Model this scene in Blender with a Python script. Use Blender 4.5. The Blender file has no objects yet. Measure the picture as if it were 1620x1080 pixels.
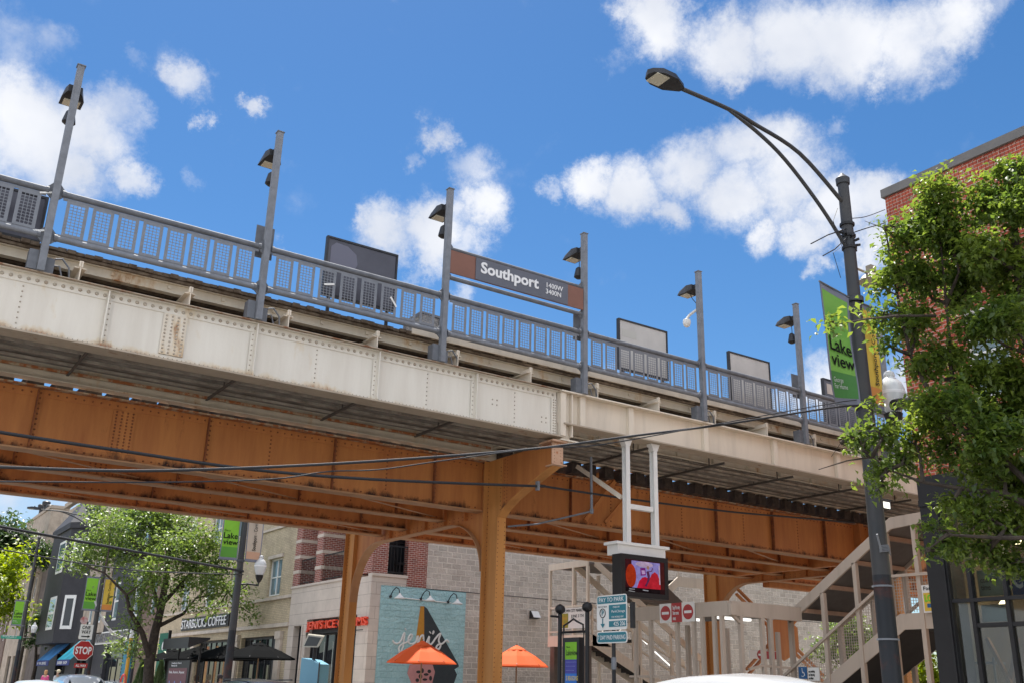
import bpy, bmesh, math, random
from mathutils import Vector, Matrix
R = math.radians
random.seed(7)
scene = bpy.context.scene
col = scene.collection
# ------------------------------------------------------------------ camera
YAW, PITCH, ROLL, FPX, EYE = R(33.47), R(19.495), R(1.5075), 1547.9, 1.6
def basis():
    cy, sy, cp, sp = math.cos(YAW), math.sin(YAW), math.cos(PITCH), math.sin(PITCH)
    f = Vector((sy*cp, cy*cp, sp)); r = Vector((cy, -sy, 0)); u = r.cross(f)
    cr, sr = math.cos(ROLL), math.sin(ROLL)
    return cr*r + sr*u, -sr*r + cr*u, f
CR, CU, CF = basis()
cam = bpy.data.objects.new('camera', bpy.data.cameras.new('camera'))
col.objects.link(cam)
cam.matrix_world = Matrix(((CR.x, CU.x, -CF.x, 0), (CR.y, CU.y, -CF.y, 0), (CR.z, CU.z, -CF.z, EYE), (0, 0, 0, 1)))
cam.data.sensor_width = 36; cam.data.lens = FPX/1620*36
cam.data.clip_start = .1; cam.data.clip_end = 3000
scene.camera = cam
def ray(px, py): return (px-810)*CR - (py-540)*CU + FPX*CF
def oY(px, py, Y):          # point of the plane y = Y seen at that spot of the photograph
    d = ray(px, py); t = Y/d.y; return Vector((d.x*t, Y, d.z*t+EYE))
def oX(px, py, X):
    d = ray(px, py); t = X/d.x; return Vector((X, d.y*t, d.z*t+EYE))
def oD(px, py, D):
    d = ray(px, py); t = D/math.hypot(d.x, d.y); return Vector((d.x*t, d.y*t, d.z*t+EYE))
# ------------------------------------------------------------------ node helpers
def nt_new(nt, t, **kw):
    n = nt.nodes.new(t)
    for k, v in kw.items():
        if k.startswith('i_'):
            key = k[2:]; key = int(key) if key.isdigit() else key.replace('_', ' ')
            n.inputs[key].default_value = v
        else: setattr(n, k, v)
    return n
# ------------------------------------------------------------------ world
SUN_EL, SUN_AZ = R(67), R(14)        # azimuth measured from +Y towards +X
world = bpy.data.worlds.new('World'); scene.world = world; world.use_nodes = True
nt = world.node_tree; nt.nodes.clear(); L = nt.links.new
out = nt_new(nt, 'ShaderNodeOutputWorld'); bg = nt_new(nt, 'ShaderNodeBackground'); bg.inputs[1].default_value = .11
sky = nt_new(nt, 'ShaderNodeTexSky', sky_type='NISHITA', sun_disc=False)
sky.sun_elevation = SUN_EL; sky.sun_rotation = SUN_AZ; sky.altitude = 200; sky.air_density = 1.0; sky.dust_density = .25; sky.ozone_density = 2.6
hs = nt_new(nt, 'ShaderNodeHueSaturation', i_Saturation=1.28, i_Value=.58); L(sky.outputs[0], hs.inputs['Color'])
tc = nt_new(nt, 'ShaderNodeTexCoord')
n1 = nt_new(nt, 'ShaderNodeTexNoise', i_Scale=6.0, i_Detail=10.0, i_Roughness=.72)
L(tc.outputs['Generated'], n1.inputs['Vector'])
sub = nt_new(nt, 'ShaderNodeVectorMath', operation='SUBTRACT'); sub.inputs[1].default_value = (.5, .5, .5); L(n1.outputs['Color'], sub.inputs[0])
scl = nt_new(nt, 'ShaderNodeVectorMath', operation='SCALE'); scl.inputs['Scale'].default_value = .125; L(sub.outputs[0], scl.inputs[0])
add = nt_new(nt, 'ShaderNodeVectorMath', operation='ADD'); L(tc.outputs['Generated'], add.inputs[0]); L(scl.outputs[0], add.inputs[1])
BLOBS = [(45,215,100,1),(150,215,75,.95),(195,175,50,.75),(20,190,85,1),(205,290,42,.9),(110,275,60,.9),(60,285,50,.8),(150,300,40,.6),(30,70,60,.42),(95,75,45,.4),
 (313,108,42,.8),(332,186,24,.8),(400,165,22,.75),(232,95,28,.4),(300,295,25,.35),
 (700,232,34,.85),(742,272,42,.62),(655,265,22,.5),(612,365,55,.95),(680,378,58,1),(752,335,44,.85),(668,420,36,.8),(735,395,36,.7),(575,350,24,.7),
 (1050,38,62,1),(1140,60,66,1),(1240,45,80,1),(1340,45,85,1),(1430,50,75,1),(1500,10,60,.9),(1150,110,34,.8),(1380,105,38,.85),(1300,95,40,.8),(980,105,34,.42),(1560,0,40,.6),(1010,15,40,.8),
 (945,288,48,1),(1010,300,60,1),(1090,265,68,1),(1170,235,66,1),(1220,220,60,.9),(1250,290,80,1),(1170,310,66,1),(1060,335,36,.8),(1330,340,62,1),(1280,380,44,.9),(1375,330,52,1),(1370,400,38,.9),(1210,380,36,.85),(1310,200,22,.4),(880,295,24,.5),(1300,430,22,.6),
 (1310,610,50,.85),(1250,640,40,.7),(1440,600,60,.9),(965,600,30,.4),(640,440,22,.5),(735,470,24,.5),(450,392,16,.4),(60,800,110,.55),(1480,420,60,.6)]
acc = None
for (bx, by, br, bw) in BLOBS:
    c = ray(bx, by).normalized()
    d = nt_new(nt, 'ShaderNodeVectorMath', operation='DISTANCE'); d.inputs[1].default_value = c; L(add.outputs[0], d.inputs[0])
    m = nt_new(nt, 'ShaderNodeMapRange', interpolation_type='SMOOTHSTEP'); rr = br/1600.0
    m.inputs['From Min'].default_value = rr*1.5; m.inputs['From Max'].default_value = rr*.2; m.inputs['To Min'].default_value = 0; m.inputs['To Max'].default_value = bw*1.25
    L(d.outputs['Value'], m.inputs['Value'])
    if acc is None: acc = m.outputs[0]
    else:
        a = nt_new(nt, 'ShaderNodeMath', operation='MAXIMUM'); L(acc, a.inputs[0]); L(m.outputs[0], a.inputs[1]); acc = a.outputs[0]
# unseen broken cloud added behind and above the camera as neutral fill light
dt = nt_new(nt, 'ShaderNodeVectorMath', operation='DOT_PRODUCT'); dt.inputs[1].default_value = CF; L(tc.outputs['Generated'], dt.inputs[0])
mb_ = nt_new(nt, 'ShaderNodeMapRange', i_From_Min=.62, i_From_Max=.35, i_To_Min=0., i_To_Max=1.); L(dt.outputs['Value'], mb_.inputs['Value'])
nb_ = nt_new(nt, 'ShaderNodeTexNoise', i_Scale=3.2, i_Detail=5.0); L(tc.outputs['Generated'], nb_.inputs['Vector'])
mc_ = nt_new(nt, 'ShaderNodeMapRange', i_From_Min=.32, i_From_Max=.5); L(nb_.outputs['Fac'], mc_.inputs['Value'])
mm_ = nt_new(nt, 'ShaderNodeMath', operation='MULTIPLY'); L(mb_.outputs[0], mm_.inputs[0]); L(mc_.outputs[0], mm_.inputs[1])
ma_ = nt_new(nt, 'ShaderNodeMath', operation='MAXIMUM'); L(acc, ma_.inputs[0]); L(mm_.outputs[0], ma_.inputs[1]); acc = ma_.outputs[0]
n2 = nt_new(nt, 'ShaderNodeTexNoise', i_Scale=16.0, i_Detail=8.0, i_Roughness=.6); L(tc.outputs['Generated'], n2.inputs['Vector'])
m2 = nt_new(nt, 'ShaderNodeMapRange', i_From_Min=.25, i_From_Max=.75, i_To_Min=-.55, i_To_Max=.25); L(n2.outputs['Fac'], m2.inputs['Value'])
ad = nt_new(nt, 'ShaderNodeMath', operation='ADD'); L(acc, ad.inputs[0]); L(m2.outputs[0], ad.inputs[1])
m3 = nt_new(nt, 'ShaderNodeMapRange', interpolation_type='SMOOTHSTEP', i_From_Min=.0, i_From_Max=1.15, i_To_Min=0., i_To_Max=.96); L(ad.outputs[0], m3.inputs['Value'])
n3 = nt_new(nt, 'ShaderNodeTexNoise', i_Scale=7.0, i_Detail=4.0); L(tc.outputs['Generated'], n3.inputs['Vector'])
cr = nt_new(nt, 'ShaderNodeValToRGB'); cr.color_ramp.elements[0].position = .32; cr.color_ramp.elements[0].color = (3.0, 3.2, 3.65, 1)
cr.color_ramp.elements[1].position = .6; cr.color_ramp.elements[1].color = (4.3, 4.35, 4.5, 1); L(n3.outputs['Fac'], cr.inputs[0])
# the added clouds behind the camera are brightened to fill the shaded girders
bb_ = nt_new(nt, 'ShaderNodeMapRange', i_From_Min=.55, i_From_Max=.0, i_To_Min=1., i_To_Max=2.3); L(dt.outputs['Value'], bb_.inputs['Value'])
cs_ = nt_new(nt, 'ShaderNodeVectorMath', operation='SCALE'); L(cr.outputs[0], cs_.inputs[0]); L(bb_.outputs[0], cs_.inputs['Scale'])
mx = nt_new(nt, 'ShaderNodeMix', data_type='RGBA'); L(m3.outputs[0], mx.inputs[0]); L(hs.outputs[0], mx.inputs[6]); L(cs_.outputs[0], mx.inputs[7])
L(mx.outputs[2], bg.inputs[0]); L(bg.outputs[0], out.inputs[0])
# ------------------------------------------------------------------ sun
sl = bpy.data.lights.new('sun', 'SUN'); sl.energy = 4.3; sl.angle = R(.5); sl.color = (1, .95, .88)
so = bpy.data.objects.new('sun', sl); col.objects.link(so)
sd = Vector((math.sin(SUN_AZ)*math.cos(SUN_EL), math.cos(SUN_AZ)*math.cos(SUN_EL), math.sin(SUN_EL)))
so.rotation_euler = (-sd).to_track_quat('-Z', 'Y').to_euler(); so.location = (0, 0, 60)
vs = scene.view_settings; vs.view_transform = 'Standard'; vs.look = 'None'; vs.gamma = 1; vs.exposure = 1.08; vs.use_curve_mapping = False
scene.render.engine = 'CYCLES'
scene.cycles.max_bounces = 8; scene.cycles.diffuse_bounces = 5; scene.cycles.transparent_max_bounces = 12
# ------------------------------------------------------------------ materials
MATS = {}
def mat(name, c, rough=.7, metal=0, noise=0, nscale=3.0, c2=None, bump=0, bscale=30, spec=.4, streak=False, thr=None):
    """base colour, mottled with c2 by noise; streak stretches the noise vertically; thr=(lo,hi) makes patches of c2"""
    if name in MATS: return MATS[name]
    m = bpy.data.materials.new(name); m.use_nodes = True; nt = m.node_tree; b = nt.nodes['Principled BSDF']; L = nt.links.new
    b.inputs['Roughness'].default_value = rough; b.inputs['Metallic'].default_value = metal; b.inputs['Specular IOR Level'].default_value = spec
    b.inputs['Base Color'].default_value = (*c, 1)
    g = nt_new(nt, 'ShaderNodeNewGeometry')
    if noise or c2:
        v = g.outputs['Position']
        if streak:
            mp = nt_new(nt, 'ShaderNodeMapping'); mp.inputs['Scale'].default_value = (1, 1, .13); L(v, mp.inputs[0]); v = mp.outputs[0]
        n = nt_new(nt, 'ShaderNodeTexNoise', i_Scale=nscale, i_Detail=7.0, i_Roughness=.62); L(v, n.inputs['Vector'])
        r = nt_new(nt, 'ShaderNodeMapRange'); lo, hi = thr or (.35, .68)
        r.inputs['From Min'].default_value = lo; r.inputs['From Max'].default_value = hi; L(n.outputs['Fac'], r.inputs['Value'])
        x = nt_new(nt, 'ShaderNodeMix', data_type='RGBA'); x.inputs[6].default_value = (*c, 1)
        x.inputs[7].default_value = (*(c2 or tuple(k*(1-noise) for k in c)), 1); L(r.outputs[0], x.inputs[0]); L(x.outputs[2], b.inputs['Base Color'])
    if bump:
        nb = nt_new(nt, 'ShaderNodeTexNoise', i_Scale=bscale, i_Detail=5.0); L(g.outputs['Position'], nb.inputs['Vector'])
        bp = nt_new(nt, 'ShaderNodeBump', i_Strength=bump, i_Distance=.02); L(nb.outputs['Fac'], bp.inputs['Height']); L(bp.outputs[0], b.inputs['Normal'])
    MATS[name] = m; return m
def brick(name, c1, c2, mortar, bw=.205, rh=.072, ms=.009, bump=.6, rough=.85, noise=.25, rock=0, bias=0):
    if name in MATS: return MATS[name]
    m = bpy.data.materials.new(name); m.use_nodes = True; nt = m.node_tree; b = nt.nodes['Principled BSDF']; L = nt.links.new
    b.inputs['Roughness'].default_value = rough; b.inputs['Specular IOR Level'].default_value = .2
    g = nt_new(nt, 'ShaderNodeNewGeometry'); s = nt_new(nt, 'ShaderNodeSeparateXYZ'); L(g.outputs['Position'], s.inputs[0])
    a = nt_new(nt, 'ShaderNodeMath', operation='ADD'); L(s.outputs[0], a.inputs[0]); L(s.outputs[1], a.inputs[1])
    cb = nt_new(nt, 'ShaderNodeCombineXYZ'); L(a.outputs[0], cb.inputs[0]); L(s.outputs[2], cb.inputs[1])
    t = nt_new(nt, 'ShaderNodeTexBrick'); t.inputs['Scale'].default_value = 1; t.inputs['Brick Width'].default_value = bw; t.inputs['Row Height'].default_value = rh
    t.inputs['Mortar Size'].default_value = ms; t.inputs['Mortar Smooth'].default_value = .15; t.inputs['Bias'].default_value = bias
    t.inputs['Color1'].default_value = (*c1, 1); t.inputs['Color2'].default_value = (*c2, 1); t.inputs['Mortar'].default_value = (*mortar, 1)
    L(cb.outputs[0], t.inputs['Vector'])
    n = nt_new(nt, 'ShaderNodeTexNoise', i_Scale=1.3, i_Detail=8.0, i_Roughness=.7); L(g.outputs['Position'], n.inputs['Vector'])
    r = nt_new(nt, 'ShaderNodeMapRange', i_From_Min=.3, i_From_Max=.7, i_To_Min=1-noise, i_To_Max=1+noise*.6); L(n.outputs['Fac'], r.inputs['Value'])
    x = nt_new(nt, 'ShaderNodeVectorMath', operation='SCALE'); L(t.outputs['Color'], x.inputs[0]); L(r.outputs[0], x.inputs['Scale']); L(x.outputs[0], b.inputs['Base Color'])
    h = nt_new(nt, 'ShaderNodeMath', operation='SUBTRACT'); h.inputs[0].default_value = 1; L(t.outputs['Fac'], h.inputs[1]); hh = h.outputs[0]
    if rock:
        n2 = nt_new(nt, 'ShaderNodeTexNoise', i_Scale=13.0, i_Detail=5.0); L(g.outputs['Position'], n2.inputs['Vector'])
        k = nt_new(nt, 'ShaderNodeMath', operation='MULTIPLY_ADD'); k.inputs[1].default_value = rock; L(n2.outputs['Fac'], k.inputs[0]); L(hh, k.inputs[2]); hh = k.outputs[0]
    bp = nt_new(nt, 'ShaderNodeBump', i_Strength=bump, i_Distance=.012 if not rock else .05); L(hh, bp.inputs['Height']); L(bp.outputs[0], b.inputs['Normal'])
    MATS[name] = m; return m
def rusty(name, c, rust, zlo=None, fade=.25, patches=(.62, .70), nscale=2.2, grime=None, gthr=(.45, .8), zadd=.17, stain=None, xr=None):
    """paint with rust patches; the rust grows denser just above height zlo where water collects"""
    m = bpy.data.materials.new(name); m.use_nodes = True; nt = m.node_tree; b = nt.nodes['Principled BSDF']; L = nt.links.new
    b.inputs['Roughness'].default_value = .62; b.inputs['Specular IOR Level'].default_value = .3
    g = nt_new(nt, 'ShaderNodeNewGeometry'); mp = nt_new(nt, 'ShaderNodeMapping'); mp.inputs['Scale'].default_value = (1, 1, .35); L(g.outputs['Position'], mp.inputs[0])
    n = nt_new(nt, 'ShaderNodeTexNoise', i_Scale=nscale, i_Detail=9.0, i_Roughness=.7); L(mp.outputs[0], n.inputs['Vector'])
    v = n.outputs['Fac']
    if zlo is not None:
        s = nt_new(nt, 'ShaderNodeSeparateXYZ'); L(g.outputs['Position'], s.inputs[0])
        r = nt_new(nt, 'ShaderNodeMapRange', i_From_Min=zlo, i_From_Max=zlo+fade, i_To_Min=zadd, i_To_Max=0); L(s.outputs[2], r.inputs['Value'])
        a = nt_new(nt, 'ShaderNodeMath', operation='ADD'); L(v, a.inputs[0]); L(r.outputs[0], a.inputs[1]); v = a.outputs[0]
    if xr:
        sx = nt_new(nt, 'ShaderNodeSeparateXYZ'); L(g.outputs['Position'], sx.inputs[0]); rx = nt_new(nt, 'ShaderNodeMapRange', i_From_Min=xr[0], i_From_Max=xr[1], i_To_Min=0, i_To_Max=-xr[2]); L(sx.outputs[0], rx.inputs['Value'])
        a2 = nt_new(nt, 'ShaderNodeMath', operation='ADD'); L(v, a2.inputs[0]); L(rx.outputs[0], a2.inputs[1]); v = a2.outputs[0]
    r2 = nt_new(nt, 'ShaderNodeMapRange'); r2.inputs['From Min'].default_value, r2.inputs['From Max'].default_value = patches; L(v, r2.inputs['Value'])
    base = nt_new(nt, 'ShaderNodeMix', data_type='RGBA'); base.inputs[6].default_value = (*c, 1); base.inputs[7].default_value = (*(grime or tuple(k*.8 for k in c)), 1)
    mp2 = nt_new(nt, 'ShaderNodeMapping'); mp2.inputs['Scale'].default_value = (1, 1, .12); L(g.outputs['Position'], mp2.inputs[0])
    n4 = nt_new(nt, 'ShaderNodeTexNoise', i_Scale=3.3, i_Detail=6.0, i_Roughness=.65); L(mp2.outputs[0], n4.inputs['Vector'])
    r4 = nt_new(nt, 'ShaderNodeMapRange'); r4.inputs['From Min'].default_value, r4.inputs['From Max'].default_value = gthr; L(n4.outputs['Fac'], r4.inputs['Value']); L(r4.outputs[0], base.inputs[0])
    rc = nt_new(nt, 'ShaderNodeMix', data_type='RGBA'); rc.inputs[6].default_value = (*rust, 1); rc.inputs[7].default_value = (rust[0]*.35, rust[1]*.3, rust[2]*.3, 1)
    n5 = nt_new(nt, 'ShaderNodeTexNoise', i_Scale=14.0, i_Detail=4.0); L(g.outputs['Position'], n5.inputs['Vector']); L(n5.outputs['Fac'], rc.inputs[0])
    if stain:
        st_ = nt_new(nt, 'ShaderNodeMix', data_type='RGBA'); st_.inputs[6].default_value = (*stain, 1); r6 = nt_new(nt, 'ShaderNodeMapRange', i_From_Min=.35, i_From_Max=.9); L(r2.outputs[0], r6.inputs['Value']); L(r6.outputs[0], st_.inputs[0]); L(rc.outputs[2], st_.inputs[7]); rc = st_
    x = nt_new(nt, 'ShaderNodeMix', data_type='RGBA'); L(r2.outputs[0], x.inputs[0]); L(base.outputs[2], x.inputs[6]); L(rc.outputs[2], x.inputs[7]); L(x.outputs[2], b.inputs['Base Color'])
    bp = nt_new(nt, 'ShaderNodeBump', i_Strength=.25, i_Distance=.006); L(n5.outputs['Fac'], bp.inputs['Height']); L(bp.outputs[0], b.inputs['Normal'])
    MATS[name] = m; return m
def emit(name, c, s, vary=0):
    m = bpy.data.materials.new(name); m.use_nodes = True; nt = m.node_tree; nt.nodes.clear()
    e = nt_new(nt, 'ShaderNodeEmission'); e.inputs[0].default_value = (*c, 1); e.inputs[1].default_value = s
    if vary:
        g = nt_new(nt, 'ShaderNodeNewGeometry'); n = nt_new(nt, 'ShaderNodeTexNoise', i_Scale=7.0, i_Detail=6.0, i_Roughness=.7); nt.links.new(g.outputs['Position'], n.inputs['Vector'])
        r = nt_new(nt, 'ShaderNodeMapRange', i_From_Min=.3, i_From_Max=.7, i_To_Min=s*(1-vary), i_To_Max=s*(1+vary)); nt.links.new(n.outputs['Fac'], r.inputs['Value']); nt.links.new(r.outputs[0], e.inputs[1])
    o = nt_new(nt, 'ShaderNodeOutputMaterial'); nt.links.new(e.outputs[0], o.inputs[0]); MATS[name] = m; return m
def glass(name, tint, clear=.0, rough=.03):
    m = bpy.data.materials.new(name); m.use_nodes = True; nt = m.node_tree; nt.nodes.clear(); L = nt.links.new
    o = nt_new(nt, 'ShaderNodeOutputMaterial'); gl = nt_new(nt, 'ShaderNodeBsdfGlossy', i_Roughness=rough); gl.inputs[0].default_value = (.8, .85, .9, 1)
    d = nt_new(nt, 'ShaderNodeBsdfDiffuse'); d.inputs[0].default_value = (*tint, 1)
    t = nt_new(nt, 'ShaderNodeBsdfTransparent'); t.inputs[0].default_value = (.85, .9, .88, 1)
    m1 = nt_new(nt, 'ShaderNodeMixShader', i_0=clear); L(d.outputs[0], m1.inputs[1]); L(t.outputs[0], m1.inputs[2])
    f = nt_new(nt, 'ShaderNodeFresnel', i_IOR=1.45); m2 = nt_new(nt, 'ShaderNodeMixShader'); L(f.outputs[0], m2.inputs[0]); L(m1.outputs[0], m2.inputs[1]); L(gl.outputs[0], m2.inputs[2])
    L(m2.outputs[0], o.inputs[0]); MATS[name] = m; return m
def leafmat(name, ca, cb, trans=.45, scale=1.3):
    m = bpy.data.materials.new(name); m.use_nodes = True; nt = m.node_tree; nt.nodes.clear(); L = nt.links.new
    o = nt_new(nt, 'ShaderNodeOutputMaterial'); g = nt_new(nt, 'ShaderNodeNewGeometry')
    n = nt_new(nt, 'ShaderNodeTexNoise', i_Scale=scale, i_Detail=3.0); L(g.outputs['Position'], n.inputs['Vector'])
    r = nt_new(nt, 'ShaderNodeMapRange', i_From_Min=.35, i_From_Max=.65); L(n.outputs['Fac'], r.inputs['Value'])
    a = nt_new(nt, 'ShaderNodeMath', operation='MULTIPLY_ADD'); a.inputs[1].default_value = .6; L(g.outputs['Random Per Island'], a.inputs[0])
    k = nt_new(nt, 'ShaderNodeMath', operation='MULTIPLY'); k.inputs[1].default_value = .5; L(r.outputs[0], k.inputs[0]); L(k.outputs[0], a.inputs[2])
    x = nt_new(nt, 'ShaderNodeMix', data_type='RGBA'); x.inputs[6].default_value = (*ca, 1); x.inputs[7].default_value = (*cb, 1); L(a.outputs[0], x.inputs[0])
    p = nt_new(nt, 'ShaderNodeBsdfPrincipled', i_Roughness=.42); p.inputs['Specular IOR Level'].default_value = .5; L(x.outputs[2], p.inputs['Base Color'])
    t = nt_new(nt, 'ShaderNodeBsdfTranslucent'); h = nt_new(nt, 'ShaderNodeHueSaturation', i_Saturation=1.1, i_Value=2.1); h.inputs['Hue'].default_value = .49; L(x.outputs[2], h.inputs['Color']); L(h.outputs[0], t.inputs[0])
    ms = nt_new(nt, 'ShaderNodeMixShader', i_0=trans); L(p.outputs[0], ms.inputs[1]); L(t.outputs[0], ms.inputs[2]); L(ms.outputs[0], o.inputs[0]); MATS[name] = m; return m
M_white_girder = rusty('cream_riveted_paint', (.72, .68, .60), (.42, .15, .04), 6.62, .16, (.58, .84), 2.2, (.62, .57, .49), (.35, .8), .26, (.58, .42, .20), (5.5, 9.5, .16))
M_cream = rusty('cream_paint', (.70, .62, .51), (.42, .2, .07), None, .2, (.70, .76), 1.5)
M_beam = rusty('cream_stained_beam', (.60, .54, .44), (.42, .17, .04), None, .2, (.54, .66), 1.3, None, (.45, .8), 0, (.55, .38, .2))
M_fl = rusty('beige_flange', (.42, .35, .27), (.3, .12, .04), None, .2, (.60, .7), 3.0)
M_splice = rusty('rusty_splice_paint', (.70, .65, .57), (.36, .13, .03), 6.6, .2, (.47, .66), 3.5, (.6, .5, .36), (.35, .7), .1, (.6, .42, .2))
M_rivo = mat('rusted_rivet', (.30, .10, .035), .8, c2=(.14, .05, .025), nscale=12)
M_rustedge = mat('rust_edge', (.34, .12, .04), .85, c2=(.45, .36, .25), nscale=9, thr=(.45, .6))
M_orange = rusty('orange_girder_paint', (.57, .235, .07), (.08, .035, .02), 5.39, .20, (.62, .78), 2.2, (.36, .12, .04), (.3, .8), .22)
M_orange2 = rusty('orange_frame_paint', (.55, .23, .07), (.10, .04, .02), None, .1, (.62, .75), 2.4, (.36, .12, .04), (.35, .8))
M_orangecol = rusty('orange_column_paint', (.56, .255, .075), (.25, .09, .03), None, .1, (.70, .78), 2.5, (.40, .165, .045))
M_orfl = rusty('dusty_orange_flange', (.44, .24, .12), (.14, .06, .03), None, .1, (.62, .75), 2.5, (.36, .17, .08))
M_galv = mat('galvanised_grey', (.155, .165, .185), .7, .1, noise=.3, nscale=6)
M_galvl = mat('light_galvanised', (.20, .212, .235), .68, .1, noise=.25, nscale=8)
M_panel = mat('perforated_plate_grey', (.19, .20, .22), .5, .3, noise=.2, nscale=9)
M_wood = mat('weathered_dark_wood', (.085, .06, .042), .9, c2=(.19, .15, .11), nscale=9, bump=.6, bscale=25)
M_under = mat('soffit_boards', (.30, .275, .24), .9, c2=(.16, .14, .12), nscale=2.5, bump=.3, bscale=12)
M_joist = mat('soffit_joist_grey', (.42, .38, .33), .85, c2=(.2, .17, .14), nscale=4)
M_sleeper = mat('sleeper_timber', (.035, .028, .024), .95, c2=(.08, .06, .05), nscale=8, bump=.5)
M_dark = mat('dark_steel', (.035, .036, .04), .5, .3, noise=.3, nscale=5)
M_black = mat('black_paint', (.012, .012, .014), .5, 0, noise=.3, nscale=4)
M_lens = mat('lamp_lens', (.55, .52, .42), .25)
M_white = mat('white_paint', (.74, .73, .70), .45, noise=.1, nscale=2)
M_signbrown = mat('sign_brown', (.20, .085, .055), .5, noise=.12)
M_signgrey = mat('sign_slate', (.10, .105, .13), .4, noise=.1)
M_lettering = mat('white_lettering', (.72, .72, .72), .5)
M_boardb = mat('board_dark', (.045, .045, .06), .35, c2=(.07, .07, .09), nscale=1.5)
M_boardg = mat('board_grey', (.52, .50, .47), .6, noise=.15, nscale=2)
M_cable = mat('cable_black', (.02, .021, .025), .55)
M_cablewhite = mat('cable_pale', (.5, .5, .5), .5)
M_pole = mat('street_pole_steel', (.036, .04, .046), .55, .1, c2=(.055, .052, .05), nscale=1.5)
M_polew = mat('worn_pole_paint', (.018, .021, .026), .5, .0, c2=(.055, .024, .022), nscale=2.2, thr=(.52, .64), spec=.3)
M_green = mat('banner_green', (.22, .5, .035), .75, noise=.12, nscale=2)
M_greend = mat('banner_dark_green', (.10, .30, .04), .75)
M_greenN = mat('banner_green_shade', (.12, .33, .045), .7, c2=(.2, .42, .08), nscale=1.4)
M_yellow = mat('banner_yellow', (.62, .42, .06), .75); M_tan = mat('banner_tan', (.5, .42, .33), .8); M_orangeB = mat('banner_orange', (.6, .24, .06), .8)
M_greyb = mat('banner_hem', (.18, .19, .24), .7)
M_blacktxt = mat('black_lettering', (.012, .014, .012), .7)
M_brickR = brick('red_brick', (.42, .095, .055), (.31, .07, .045), (.46, .31, .25), ms=.008)
M_brickM = brick('maroon_brick', (.30, .085, .06), (.20, .06, .05), (.46, .38, .33))
M_brickT = brick('buff_brick', (.56, .46, .31), (.47, .39, .27), (.34, .28, .21))
M_brickBr = brick('brown_brick', (.20, .13, .10), (.15, .10, .08), (.25, .2, .17))
M_block = brick('split_face_block', (.53, .475, .415), (.42, .375, .325), (.67, .61, .535), .41, .205, .016, .9, .95, .16, rock=1.1)
M_mural = brick('painted_block_teal', (.36, .56, .58), (.33, .53, .55), (.30, .50, .52), .41, .205, .01, .8, .85, .12, rock=1.6)
M_stone = brick('limestone_block', (.56, .49, .42), (.53, .46, .40), (.33, .28, .24), 2.4, .42, .008, .5, .85, .15)
M_stoneb = mat('limestone_trim', (.58, .50, .42), .85, noise=.25, nscale=2, bump=.2)
M_black_wall = mat('black_painted_brick', (.035, .034, .04), .7, noise=.3, nscale=2)
M_tanst = mat('tan_stone', (.45, .37, .29), .9, noise=.35, nscale=1.5, bump=.3)
M_brownst = mat('brown_stone', (.17, .135, .115), .9, noise=.4, nscale=1.2)
M_glassd = glass('window_glass_dark', (.02, .022, .025))
M_glassc = glass('shop_glass_clear', (.03, .03, .03), .75)
M_glassb = glass('window_glass_bluish', (.14, .2, .22))
M_asphalt = mat('asphalt', (.11, .105, .10), .95, noise=.25, nscale=4)
M_conc = mat('concrete_pavement', (.48, .44, .39), .9, noise=.2, nscale=1.5)
M_carw = mat('car_paint_white', (.40, .41, .42), .18, spec=.6); M_card = mat('car_paint_dark', (.02, .022, .03), .2, spec=.6); M_cars = mat('car_paint_silver', (.5, .52, .54), .22, .4)
M_tyre = mat('tyre_rubber', (.02, .02, .02), .9); M_rim = mat('wheel_rim', (.35, .35, .36), .3, .8)
M_umb = mat('umbrella_orange', (.70, .095, .01), .8); M_umbk = mat('umbrella_black', (.006, .0065, .007), .9, spec=.03)
M_red = mat('sign_red', (.36, .02, .02), .45); M_teal = mat('sign_teal', (.015, .17, .22), .45); M_blue = mat('sign_blue', (.02, .10, .25), .5)
M_bark = mat('bark', (.035, .026, .02), .95, c2=(.075, .058, .045), nscale=8, bump=.7, bscale=18)
M_leafN = leafmat('leaf_pear', (.045, .088, .02), (.15, .20, .038), .5)
M_leafL = leafmat('leaf_honey', (.07, .12, .035), (.16, .22, .05), .4)
M_leafY = leafmat('leaf_yellowgreen', (.13, .20, .02), (.24, .29, .03), .5)
M_leafD = leafmat('leaf_dark', (.03, .06, .02), (.06, .10, .03), .3)
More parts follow.
